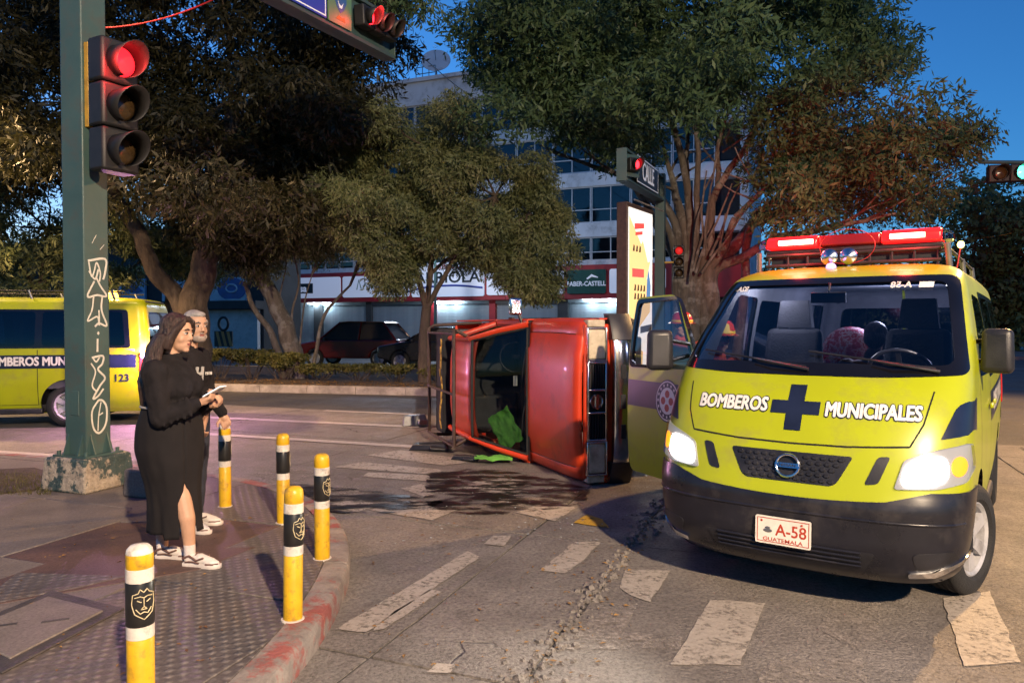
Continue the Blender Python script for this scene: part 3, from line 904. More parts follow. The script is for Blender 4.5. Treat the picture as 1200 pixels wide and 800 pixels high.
M_WHITEF = pmat('white lettering film', (0.72, 0.70, 0.66), (0.6, 0.58, 0.55), scale=9, rough=0.4)
M_GLASS = gmat('window glass', (0.66, 0.70, 0.82), 0.74, refl=0.8)
M_GLASSD = gmat('tinted glass', (0.25, 0.28, 0.34), 0.30, refl=0.7)
M_FRIT = pmat('black glass edge', (0.006, 0.006, 0.009), (0.004, 0.004, 0.006), rough=0.12, scale=3)
M_INNER = pmat('grey cabin trim', (0.075, 0.078, 0.09), (0.05, 0.052, 0.06), scale=4, rough=0.75, bump=0.2)
M_SEAT = pmat('dark seat cloth', (0.016, 0.017, 0.024), (0.010, 0.011, 0.015), scale=8, rough=0.9, bump=0.3)
M_HEAD = emat('headlamp bulb', (1.0, 0.93, 0.80), 6.0, (0.8, 0.8, 0.8))
M_AMBER = emat('amber lamp', (1.0, 0.33, 0.01), 0.55, (0.6, 0.2, 0.02))
M_REFL = emat('lit lamp reflector', (1.0, 0.90, 0.74), 0.07, (0.25, 0.25, 0.27))
M_LENS = gmat('clear lamp lens', (0.95, 0.95, 0.95), 0.9, refl=0.5)
M_REDT = emat('red lamp tube', (1.0, 0.12, 0.08), 12.0, (0.5, 0.02, 0.02))
M_REDH = emat('red lightbar dome', (1.0, 0.01, 0.01), 0.5, (0.40, 0.008, 0.008))
M_REDLENS = emat('red lamp lens', (1.0, 0.03, 0.02), 0.08, (0.30, 0.01, 0.01))
M_PLATE = pmat('plate white', (0.72, 0.68, 0.60), (0.62, 0.58, 0.52), scale=14, rough=0.4)
M_PLATER = pmat('plate red', (0.42, 0.05, 0.02), (0.36, 0.04, 0.02), rough=0.5)
M_STEEL = pmat('grey steel', (0.30, 0.30, 0.31), (0.20, 0.20, 0.21), scale=7, rough=0.4, metal=0.8)
M_DARKM = pmat('dark metal', (0.035, 0.035, 0.04), (0.02, 0.02, 0.023), scale=9, rough=0.5, metal=0.4)

SKIN = Skin([(r[0], r[1], r[2], r[3] * 0.97, r[4] * 0.90, r[5]) for r in (  # t, z, y front, half width, corner depth, y rear
    (0.00, 0.22, 0.14, 0.78, 0.50, 4.62), (0.10, 0.30, 0.045, 0.845, 0.52, 4.68), (0.26, 0.46, 0.00, 0.885, 0.54, 4.70), (0.42, 0.62, 0.00, 0.900, 0.54, 4.70),
    (0.54, 0.73, 0.03, 0.905, 0.54, 4.70), (0.74, 0.92, 0.085, 0.905, 0.54, 4.70), (0.94, 1.09, 0.165, 0.900, 0.53, 4.70), (1.14, 1.25, 0.285, 0.893, 0.50, 4.69),
    (1.30, 1.37, 0.42, 0.885, 0.46, 4.68), (1.50, 1.51, 0.59, 0.868, 0.42, 4.67), (1.78, 1.71, 0.85, 0.835, 0.38, 4.65), (2.06, 1.885, 1.07, 0.800, 0.35, 4.63),
    (2.20, 1.955, 1.19, 0.775, 0.34, 4.61), (2.30, 1.995, 1.29, 0.735, 0.34, 4.58), (2.42, 2.03, 1.42, 0.650, 0.32, 4.52), (2.70, 2.055, 1.70, 0.42, 0.25, 4.30), (3.0, 2.06, 1.95, 0.10, 0.08, 4.0))], 4.70, 0.14, 3.15)
FR = SKIN.front
def SD(sg): return lambda y, z: SKIN.side(y, z, sg)

def wheel(parent, c, r=0.335, w=0.21, steer=0.0, spokes=6, outer=1, rimmat=None, name='wheel', rimr=0.225):
    """tyre with grooves and a spoked rim; outer = direction of the visible face along x"""
    R = Matrix.Rotation(steer, 3, 'Z') @ Matrix.Rotation(pi / 2 * outer, 3, 'Y')   # local z -> +-x
    hw = w / 2
    mb = MB(); prof = [(rimr - 0.005, -hw * 0.8), (rimr + 0.015, -hw), (r - 0.05, -hw * 1.02), (r - 0.015, -hw * 0.86), (r, -hw * 0.62)]
    for k in (-0.4, 0.0, 0.4): prof += [(r, (k - 0.14) * hw), (r - 0.012, (k - 0.08) * hw), (r - 0.012, (k + 0.08) * hw), (r, (k + 0.14) * hw)]
    prof += [(r, hw * 0.62), (r - 0.015, hw * 0.86), (r - 0.05, hw * 1.02), (rimr + 0.015, hw), (rimr - 0.005, hw * 0.8)]
    mb.lathe(prof, 48, c, R, caps=False); ty = mb.build(name, [M_RUBBER], parent, smooth=35)
    mb = MB(); mb.lathe([(rimr - 0.002, -hw * 0.85), (rimr, hw * 0.80), (rimr - 0.012, hw * 0.86), (rimr - 0.03, hw * 0.72), (rimr - 0.04, hw * 0.1), (0.0, hw * 0.05)], 40, c, R)
    for k in range(spokes):
        a = 2 * pi * k / spokes; u, v = Vector((cos(a), sin(a), 0)), Vector((-sin(a), cos(a), 0))
        q = [u * 0.05 - v * 0.032, u * (rimr - 0.015) - v * 0.045, u * (rimr - 0.015) + v * 0.045, u * 0.05 + v * 0.032]
        lo_ = [Vector(c) + R @ (p + Vector((0, 0, hw * 0.1))) for p in q]
        hi_ = [Vector(c) + R @ (p * (1 if i in (0, 3) else 0.99) + Vector((0, 0, hw * (0.62 if i in (0, 3) else 0.74)))) for i, p in enumerate(q)]
        mb.add(lo_ + hi_, [(4, 5, 6, 7), (0, 1, 5, 4), (2, 3, 7, 6), (1, 2, 6, 5)])
    mb.lathe([(0.062, hw * 0.2), (0.062, hw * 0.66), (0.045, hw * 0.76), (0.0, hw * 0.78)], 20, c, R)
    mb.build('rim', [rimmat or M_SILVER], ty, smooth=30)
    return ty

def build_van():
    van = thing('rescue_van', 'x', 'van')
    ARCH = 0.40; WZ = 0.335; WF, WR = 0.93, 3.53
    # --- outlines of the openings
    ws = rounded([(-0.775, 1.385), (0.775, 1.385), (0.68, 1.895), (-0.68, 1.895)], [0.07, 0.07, 0.06, 0.06])           # windscreen glass, front view
    wso = rounded([(-0.843, 1.335), (-0.45, 1.315), (0.0, 1.312), (0.45, 1.315), (0.843, 1.335), (0.738, 1.94), (-0.738, 1.94)], [0.05, 0.1, 0.1, 0.1, 0.05, 0.07, 0.07])
    swin = [rounded([(1.10, 1.30), (1.92, 1.28), (1.92, 1.80), (1.42, 1.82)], 0.05), rounded([(2.06, 1.28), (3.06, 1.28), (3.06, 1.82), (2.06, 1.82)], 0.06),
            rounded([(3.16, 1.28), (4.36, 1.28), (4.30, 1.82), (3.16, 1.82)], 0.06)]
    rwin = rounded([(-0.66, 1.27), (0.66, 1.27), (0.62, 1.80), (-0.62, 1.80)], 0.07)
    door = rounded([(1.00, 0.42), (1.20, 0.36), (1.96, 0.36), (1.96, 1.85), (1.42, 1.865), (1.03, 1.29)], [0.05, 0.05, 0.05, 0.06, 0.1, 0.05])
    def arch(y0):
        return [(y0 + ARCH * cos(a), WZ + 0.02 + ARCH * sin(a)) for a in np.linspace(pi, 0, 22)] + [(y0 + ARCH, 0.16), (y0 - ARCH, 0.16)]
    # --- body shell with the left-hand (x < 0) front door opening cut out
    full = [(-4.999, 0.0), (4.999, 0.0), (4.999, 3.0), (-4.999, 3.0)]
    st = lambda a, b: (a, b)
    def to_st(poly, mf, step=0.04):
        p = np.array(subdiv(poly, step)); S, T = mf(p[:, 0], p[:, 1]); return list(zip(S.tolist(), T.tolist()))
    def to_st_edge(poly, sg):
        q = to_st(poly, SD(sg)); return [(s, t) for s, t in q]
    def archst(y0, sg):
        p = np.array(arch(y0)); z = np.maximum(p[:, 1], 0.235); S, T = SKIN.side(p[:, 0], z, sg)
        return list(zip(S.tolist(), np.where(p[:, 1] < 0.2, 0.012, T).tolist()))
    grow = lambda w, d: [(x + d * (1 if x > np.mean([q[0] for q in w]) else -1), z + d * (1 if z > np.mean([q[1] for q in w]) else -1)) for x, z in w]
    holes = [to_st(grow(ws, 0.022), FR)]
    for sg in (-1, 1):
        holes += [to_st(grow(w, 0.012) if k else w, SD(sg)) for k, w in enumerate(swin) if k or sg > 0]
        holes += [archst(WF, sg), archst(WR, sg)]
    holes.append(to_st(door, SD(-1)))
    holes.append([(s if s > 0 else s + 10, t) for s, t in to_st(rwin, lambda x, z: SKIN.rear(x, z))])
    # rear centre is where the domain closes: cut the window as two halves
    holes.pop()
    def rearhalf(sg):
        q = np.array(rounded([(0.03, 1.27), (0.66, 1.27), (0.62, 1.80), (0.03, 1.80)], [0.001, 0.07, 0.07, 0.001])); S, T = SKIN.rear(q[:, 0], q[:, 1]); return list(zip((S * sg).tolist(), T.tolist()))
    holes += [rearhalf(1), rearhalf(-1)]
    body = patch(SKIN, 'body', [full], holes, [M_LIME, M_FRIT], van, st, 0.0, res=(0.03, 0.04), rim=0.03)
    mb = MB(); ring = SKIN.P(np.linspace(-5, 5, 80), np.full(80, 2.999)); mb.add([tuple(p) for p in ring], [tuple(range(80))]); mb.build('roof_skin', [M_LIME], van)
    # --- glazing
    patch(SKIN, 'windscreen_edge', [wso], [ws], [M_FRIT], van, FR, 0.004, rim=0.012)
    patch(SKIN, 'windscreen', [ws], [], [M_GLASS], van, FR, -0.004, res=(0.05, 0.05))
    for sg in (-1, 1):
        for k, w in enumerate(swin):
            if sg < 0 and k == 0: continue
            patch(SKIN, 'side_window', [w], [], [M_GLASSD], van, SD(sg), 0.003, res=(0.1, 0.1), rim=0.008)
        q = rounded([(1.98, 1.245), (4.44, 1.245), (4.38, 1.855), (1.98, 1.855)], 0.06)
        patch(SKIN, 'window_band', [q], swin[1:], [M_FRIT], van, SD(sg), 0.003, res=(0.1, 0.1), rim=0.006)
        # body panel gaps
    def seam(mf, pts, w=0.007, nm='panel_gap'):
        P = [Vector(p) for p in pts]; L_, R_ = [], []
        for i, p in enumerate(P):
            d = (P[min(i + 1, len(P) - 1)] - P[max(i - 1, 0)]).normalized(); n = Vector((-d.y, d.x)) * w / 2
            L_.append(tuple(p + n)); R_.append(tuple(p - n))
        return patch(SKIN, nm, [L_ + R_[::-1]], [], [M_SEAM], van, mf, 0.0015, res=(0.2, 0.2))
    seam(FR, [(-0.60, 0.965), (-0.3, 0.945), (0, 0.94), (0.3, 0.945), (0.60, 0.965)], 0.010)
    for s in (-1, 1):
        seam(FR, [(s * 0.60, 0.965), (s * 0.655, 1.08), (s * 0.69, 1.25)], 0.008)
        seam(SD(s), [(2.01, 0.36), (2.01, 1.22)], 0.010); seam(SD(s), [(3.10, 0.36), (3.10, 1.22)], 0.010); seam(SD(s), [(2.01, 0.36), (3.1, 0.36)], 0.008)
        seam(SD(s), [(2.04, 1.13), (4.4, 1.13)], 0.012)
    seam(SD(1), [(1.03, 1.25), (1.02, 0.75)], 0.010)
    # --- nose: grille, badge, lamps, black inserts
    gr = rounded([(-0.335, 0.895), (0.335, 0.895), (0.25, 0.73), (-0.25, 0.73)], [0.02, 0.02, 0.04, 0.04])
    gp = patch(SKIN, 'grille', [gr], [], [M_BLACKP], van, FR, -0.012 + 0.016, rim=0.02)
    mb = MB()
    for r_ in range(5):
        for c in range(-8, 9):
            x, z = c * 0.046 + (0.023 if r_ % 2 else 0), 0.75 + r_ * 0.030
            if abs(x) > 0.225 + (z - 0.735) / 0.15 * 0.07 or (x * x + (z - 0.815) ** 2) < 0.0052: continue
            hexa = [(x + 0.021 * cos(a), z + 0.0125 * sin(a)) for a in np.linspace(0, 2 * pi, 7)[:-1]]
            p = np.array(hexa); S, T = FR(p[:, 0], p[:, 1]); A = SKIN.P(S, T) + SKIN.N(S, T) * 0.005; B = SKIN.P(*FR(x + (p[:, 0] - x) * 0.6, z + (p[:, 1] - z) * 0.6)); B = B + SKIN.N(*FR(p[:, 0], p[:, 1])) * 0.012
            n = len(hexa); mb.add([tuple(q) for q in A] + [tuple(q) for q in B], [tuple(range(n, 2 * n))] + [(i, (i + 1) % n, n + (i + 1) % n, n + i) for i in range(n)])
    tag(mb.build('grille_mesh', [M_BLACKP], gp), kind='stuff')
    S, T = FR(np.array([0.0]), np.array([0.815])); c0, n0 = Vector(SKIN.P(S, T)[0]), Vector(SKIN.N(S, T)[0])
    Fm = frame(c0 + n0 * 0.014, (1, 0, 0), n0.cross(Vector((1, 0, 0))))
    mb = MB(); mb.M = Fm
    ringp = [(0.062 * cos(a), 0.062 * sin(a), 0.006) for a in np.linspace(0, 2 * pi, 29)[:-1]]
    mb.tube(ringp + ringp[:1], 0.0085, 8); mb.box((0, 0, 0.008), (0.136, 0.026, 0.012)); bd = mb.build('badge', [M_CHROME], van, smooth=40)
    put_text('badge_lettering', 'NISSAN', M_BLACKP, bd, Fm @ Matrix.Translation((0, 0, 0.0145)), 0.023, 0.0008, 0.0006, 1.2)
    for s in (-1, 1):
        hl = [(s * x, z) for x, z in [(0.575, 0.895), (0.65, 0.93), (0.73, 0.955), (0.858, 0.985), (0.872, 0.86), (0.842, 0.785), (0.73, 0.755), (0.535, 0.745)]]
        hb = patch(SKIN, 'headlight', [rounded(hl, 0.02)], [], [M_REFL], van, FR, 0.004, res=(0.02, 0.03), rim=0.02)
        patch(SKIN, 'headlight_lens', [rounded(hl, 0.02)], [], [M_LENS], hb, FR, 0.018, res=(0.03, 0.04), rim=0.015)
        bulb = rounded([(s * x, z) for x, z in [(0.585, 0.880), (0.66, 0.912), (0.766, 0.925), (0.772, 0.80), (0.71, 0.766), (0.562, 0.757)]], 0.05)
        patch(SKIN, 'bulb', [bulb], [], [M_HEAD], hb, FR, 0.010, res=(0.03, 0.04), rim=0.006)
        ind = [(s * (0.815 + 0.032 * cos(a)), 0.868 + 0.052 * sin(a)) for a in np.linspace(0, 2 * pi, 17)[:-1]]
        patch(SKIN, 'indicator', [ind], [], [M_AMBER], hb, FR, 0.010, res=(0.03, 0.04), rim=0.006)
        ins = [(s * x, z) for x, z in [(0.455, 0.905), (0.515, 0.91), (0.462, 0.765), (0.395, 0.755)]]
        patch(SKIN, 'black_insert', [rounded(ins, 0.02)], [], [M_BLACKP], van, FR, 0.004, rim=0.01)
        cd = [(s * x, z) for x, z in [(0.735, 1.005), (0.800, 1.185), (0.885, 1.205), (0.893, 1.03)]]
        patch(SKIN, 'corner_decal', [rounded(cd, [0.01, 0.05, 0.01, 0.01])], [], [M_NAVY], van, FR, 0.003, res=(0.02, 0.03))
        # fog lamp recess with a bright lip
        fo = [(s * x, z) for x, z in [(0.62, 0.42), (0.80, 0.44), (0.82, 0.35), (0.64, 0.335)]]
        patch(SKIN, 'fog_lamp_recess', [rounded(fo, 0.03)], [], [M_BLACKP], van, FR, 0.017, rim=0.01)
        lip = [(s * x, z) for x, z in [(0.60, 0.315), (0.70, 0.325), (0.845, 0.39), (0.845, 0.375), (0.72, 0.298), (0.60, 0.29)]]
        patch(SKIN, 'bumper_lip', [rounded(lip, 0.01)], [], [M_CHROME], van, FR, 0.024, rim=0.016)
    # bumper: wraps the corner up to the wheel arches
    bt = lambda x: 0.655 + 0.05 * min(1, (abs(x) / 0.75)) ** 2
    top = [(x, bt(x)) for x in np.linspace(-0.50, 0.50, 15)]
    bpoly = [(-0.895, 0.235), (-0.7, 0.232), (0.7, 0.232), (0.895, 0.235), (0.8985, 0.60), (0.885, 0.735), (0.70, 0.735)] + top[::-1] + [(-0.70, 0.735), (-0.885, 0.735), (-0.8985, 0.60)]
    patch(SKIN, 'bumper', [bpoly], [], [M_BUMPER], van, FR, 0.013, res=(0.03, 0.03), rim=0.016)
    grl = rounded([(-0.46, 0.405), (0.46, 0.405), (0.40, 0.30), (-0.40, 0.30)], 0.03)
    lg = patch(SKIN, 'lower_grille', [grl], [], [M_BLACKP], van, FR, 0.016, rim=0.006)
    mb = MB()
    for k in range(4):
        z = 0.318 + k * 0.026; xs = np.linspace(-0.39, 0.39, 21); A = SKIN.P(*FR(xs, np.full(21, z))) + np.array([0, -0.022, 0]); mb.tube([tuple(p) for p in A], 0.006, 6)
    mb.build('slat', [M_BUMPER], lg, smooth=60)
    # bumper crease
    mb = MB(); xs = np.linspace(-0.84, 0.84, 41); A = SKIN.P(*FR(xs, 0.575 + 0.0 * xs)) + SKIN.N(*FR(xs, 0.575 + 0 * xs)) * 0.010; mb.tube([tuple(p) for p in A], 0.010, 8); mb.build('bumper_crease', [M_BUMPER], van, smooth=60)
    # plate
    S, T = FR(np.array([-0.005]), np.array([0.455])); c0 = Vector(SKIN.P(S, T)[0]) + Vector((0, -0.03, 0))
    Fm = frame(c0, (1, 0, 0), Vector((0, 0.03, 1)))
    mb = MB(); mb.M = Fm; mb.prism(rounded([(-0.152, -0.078), (0.152, -0.078), (0.152, 0.078), (-0.152, 0.078)], 0.012), 0, 0.004); pl = mb.build('number_plate', [M_PLATE], van)
    mb = MB(); mb.M = Fm
    for a, b in (((-0.140, 0.066), (0.140, 0.066)), ((-0.140, -0.066), (0.140, -0.066))): mb.box(((a[0] + b[0]) / 2, a[1], 0.0045), (0.283, 0.004, 0.001))
    for x in (-0.140, 0.140): mb.box((x, 0, 0.0045), (0.004, 0.134, 0.001))
    for x in (-0.118, 0.102): mb.lathe([(0.007, 0.004), (0.005, 0.007), (0, 0.007)], 10, (x, 0.050, 0))
    mb.build('plate_border', [M_PLATER], pl)
    put_text('plate_lettering', 'A-58', M_PLATER, pl, Fm @ Matrix.Translation((0.045, 0.004, 0.0045)), 0.092, 0.0006, 0.0012, 0.92)
    put_text('plate_lettering', 'GUATEMALA', M_PLATER, pl, Fm @ Matrix.Translation((0.0, -0.052, 0.0045)), 0.030, 0.0006, 0.0004, 1.25)
    mb = MB(); mb.M = Fm; mb.ell((-0.083, -0.004, 0.0042), (0.026, 0.012, 0.0015)); mb.ell((-0.083, 0.012, 0.0042), (0.016, 0.007, 0.0015)); mb.build('plate_emblem', [M_STEEL], pl, smooth=60)
    # --- lettering and cross on the nose
    rz = 1.135
    def out_text(body, c, size, sx):
        lay_text(SKIN, 'lettering_outline', body, M_NAVY, van, FR, c, size, sx, 0.0025, bold=0.0095)
        lay_text(SKIN, 'lettering', body, M_WHITEF, van, FR, c, size, sx, 0.0050, bold=0.0038)
    out_text('BOMBEROS', (-0.375, rz + 0.004), 0.106, 0.80); out_text('MUNICIPALES', (0.405, rz - 0.004), 0.106, 0.74)
    w, a = 0.046, 0.136
    cr = [(-w, 1.01), (w, 1.01), (w, rz - 0.036), (a, rz - 0.036), (a, rz + 0.036), (w, rz + 0.036), (w, 1.26), (-w, 1.26), (-w, rz + 0.036), (-a, rz + 0.036), (-a, rz - 0.036), (-w, rz - 0.036)]
    patch(SKIN, 'cross_emblem', [cr], [], [M_NAVY], van, FR, 0.004)
    lay_text(SKIN, 'lettering', '82A', M_WHITEF, van, FR, (-0.60, 1.868), 0.052, 1.0, 0.008, 0.002, mirror=True)
    lay_text(SKIN, 'lettering', 'A-58', M_WHITEF, van, FR, (0.43, 1.868), 0.055, 1.1, 0.008, 0.002, mirror=True)
    patch(SKIN, 'sticker', [[(0.53, 1.85), (0.61, 1.85), (0.61, 1.888), (0.53, 1.888)]], [], [M_WHITEF], van, FR, 0.008)
    # --- wipers
    def onws(x, z, o=0.02): S, T = FR(np.array([x]), np.array([z])); return Vector(SKIN.P(S, T)[0]) + Vector(SKIN.N(S, T)[0]) * o
    for x0, x1, z0, z1 in ((0.03, -0.66, 1.335, 1.41), (0.70, 0.02, 1.342, 1.415)):
        mb = MB(); mb.tube([onws(x0, z0, 0.02), onws((x0 * 2 + x1) / 3, (2 * z0 + z1) / 3, 0.035), onws((x0 + x1) / 2, (z0 + z1) / 2 + 0.01, 0.03)], [0.011, 0.008, 0.006], 8)
        mb.tube([onws(x0 + (x1 - x0) * k / 12 - 0.02, z0 + 0.02 + (z1 - z0 + 0.01) * k / 12, 0.014) for k in range(13)], 0.0065, 6); mb.build('wiper', [M_BLACKP], van, smooth=50)
    # --- sides: band, lettering, handles, sill
    for sg in (-1, 1):
        q = [(2.03, 0.93), (4.52, 0.93), (4.52, 1.14), (2.03, 1.14)]
        patch(SKIN, 'side_band', [q], [], [M_NAVY], van, SD(sg), 0.002, res=(0.1, 0.1))
        lay_text(SKIN, 'lettering', 'BOMBEROS MUNICIPALES', M_WHITEF, van, SD(sg), (3.22, 1.035), 0.185, 0.82, 0.004, 0.007, mirror=(sg > 0) is False)
        lay_text(SKIN, 'lettering', '123', M_NAVY, van, SD(sg), (4.30, 0.76), 0.16, 1.0, 0.004, 0.005, mirror=(sg > 0) is False)
        mb = MB()
        for y, z in ((1.82, 1.06), (2.16, 1.06)) if sg > 0 else ((2.16, 1.06),):
            S, T = SKIN.side(np.array([y]), np.array([z]), sg); p = Vector(SKIN.P(S, T)[0]); mb.box((p.x + sg * 0.018, p.y, p.z), (0.022, 0.17, 0.03))
        mb.build('door_handle', [M_LIME], van, bevel=0.008)
        mb = MB(); mb.box((sg * 0.82, 2.23, 0.26), (0.10, 1.85, 0.09)); mb.build('sill', [M_BLACKP], van, bevel=0.02)
        tl = rounded([(sg * 0.80, 0.80), (sg * 0.62, 0.80), (sg * 0.70, 1.20), (sg * 0.78, 1.24)], 0.02)
        S, T = SKIN.side(np.array([4.60]), np.array([1.0]), sg)
        tq = [(sg * 4.02, 0.66), (sg * 4.62, 0.66), (sg * 4.62, 0.98), (sg * 4.02, 1.02)]
        patch(SKIN, 'tail_light', [rounded(tq, 0.04)], [], [M_REDLENS], van, st, 0.012, res=(0.05, 0.06), rim=0.014)
    patch(SKIN, 'rear_window', [[(4.52, 1.22), (4.998, 1.22), (4.998, 1.95), (4.54, 1.95)]], [], [M_GLASSD], van, st, 0.003, res=(0.1, 0.1))
    patch(SKIN, 'rear_window', [[(-4.52, 1.22), (-4.998, 1.22), (-4.998, 1.95), (-4.54, 1.95)]], [], [M_GLASSD], van, st, 0.003, res=(0.1, 0.1))
    rb = MB(); rb.box((0, 4.70, 0.42), (1.66, 0.14, 0.24)); rb.build('rear_bumper', [M_BUMPER], van, bevel=0.04)
    # --- wheels and arch liners, floor pan
    for y in (WF, WR):
        for sg in (-1, 1):
            wheel(van, (sg * (0.775 if y == WF else 0.775), y, WZ), steer=radians(-16) if y == WF else 0, outer=sg)
            mb = MB(); q = [(y + (ARCH + 0.01) * cos(a), WZ + 0.02 + (ARCH + 0.01) * sin(a)) for a in np.linspace(pi, 0, 16)]
            mb.loft([[(sg * x, a, b) for a, b in q] for x in (0.872, 0.60)], closed=False, caps=False); mb.add([(sg * 0.60, a, b) for a, b in q], [tuple(range(16))]); mb.build('wheel_arch', [M_BLACKP], van, smooth=60)
    mb = MB(); mb.box((0, 2.35, 0.30), (1.50, 4.2, 0.10)); mb.box((0, 2.35, 0.24), (0.5, 4.3, 0.1)); mb.build('floor_pan', [M_DARKM], van)
    # --- cabin: floor, lining, dash, wheel, seats
    patch(SKIN, 'cabin_shell', [[(-4.99, 1.0), (4.99, 1.0), (4.99, 3.0), (-4.99, 3.0)]], holes, [M_INNER], van, st, -0.045, res=(0.06, 0.08))
    mb = MB(); mb.box((0, 2.6, 0.62), (1.62, 4.0, 0.04)); mb.box((0, 4.45, 1.0), (1.5, 0.04, 0.5)); mb.box((0, 3.2, 1.995), (1.10, 2.8, 0.02))
    for s in (-1, 1): mb.box((s * 0.86, 3.2, 0.92), (0.02, 2.6, 0.62))
    mb.build('cabin_lining', [M_INNER], van)
    mb = MB(); mb.box((0, 0.88, 1.10), (1.56, 0.50, 0.34)); mb.box((0.42, 0.82, 1.30), (0.46, 0.22, 0.10)); mb.box((0, 0.66, 1.24), (1.50, 0.3, 0.06)); mb.build('dashboard', [M_SEAT], van, bevel=0.05, seg=3)
    mb = MB(); Rm = Matrix.Translation((0.42, 1.14, 1.30)) @ Matrix.Rotation(radians(-55), 4, 'X'); mb.M = Rm
    rp = [(0.19 * cos(a), 0.19 * sin(a), 0) for a in np.linspace(0, 2 * pi, 33)]; mb.tube(rp, 0.014, 8, caps=False)
    mb.ell((0, 0, -0.01), (0.07, 0.06, 0.03)); mb.box((-0.1, 0, 0), (0.16, 0.03, 0.015)); mb.box((0.1, 0, 0), (0.16, 0.03, 0.015)); mb.box((0, -0.1, 0), (0.03, 0.16, 0.015)); mb.build('steering_wheel', [M_STEEL], van, smooth=50)
    for sx_, y in ((-0.44, 1.55), (0.44, 1.55)):
        mb = MB(); mb.box((sx_, y, 0.94), (0.50, 0.52, 0.16)); mb.box((sx_, y + 0.30, 1.28), (0.49, 0.14, 0.62), rot=Euler((radians(-10), 0, 0)), top=(0.86, 0.8)); st_ = mb.build('front_seat', [M_SEAT], van, bevel=0.05, seg=3)
        mb = MB(); mb.box((sx_, y + 0.37, 1.70), (0.27, 0.11, 0.22), top=(0.8, 0.8)); mb.tube([(sx_ - .06, y + .36, 1.55), (sx_ - .06, y + .37, 1.66)], 0.008); mb.tube([(sx_ + .06, y + .36, 1.55), (sx_ + .06, y + .37, 1.66)], 0.008); mb.build('headrest', [M_SEAT], st_, bevel=0.035, seg=3)
    for y in (2.75, 3.65):
        mb = MB(); mb.box((0.2, y, 0.95), (1.1, 0.5, 0.14)); mb.box((0.2, y + 0.28, 1.25), (1.1, 0.12, 0.5), rot=Euler((radians(-8), 0, 0))); mb.build('bench_seat', [M_SEAT], van, bevel=0.05, seg=3)
    # inner mirror
    mb = MB(); mb.box((0.0, 1.02, 1.80), (0.22, 0.03, 0.07)); mb.tube([(0, 1.02, 1.82), (0, 1.06, 1.90)], 0.008); mb.build('inner_mirror', [M_BLACKP], van, bevel=0.012)
    return van, swin, door

def mirror_on(parent, sg, base, name='wing_mirror'):
    """upright box mirror on a two-armed bracket"""
    c = Vector(base); mb = MB()
    mb.box(c, (0.20, 0.10, 0.30), top=(0.92, 0.9)); mr = mb.build(name, [M_BLACKP], parent, bevel=0.04, seg=3)
    mb = MB()
    for dz in (-0.08, 0.07): mb.tube([c + Vector((-sg * 0.08, 0.02, dz)), c + Vector((-sg * 0.16, 0.09, dz * 0.8)), c + Vector((-sg * 0.24, 0.16, dz * 0.6))], 0.016, 8)
    mb.build('mirror_arm', [M_BLACKP], mr, smooth=50)
    mb = MB(); mb.box(c + Vector((0, 0.0505, 0)), (0.165, 0.006, 0.25)); mb.build('mirror_glass', [M_CHROME], mr, bevel=0.01)
    return mr

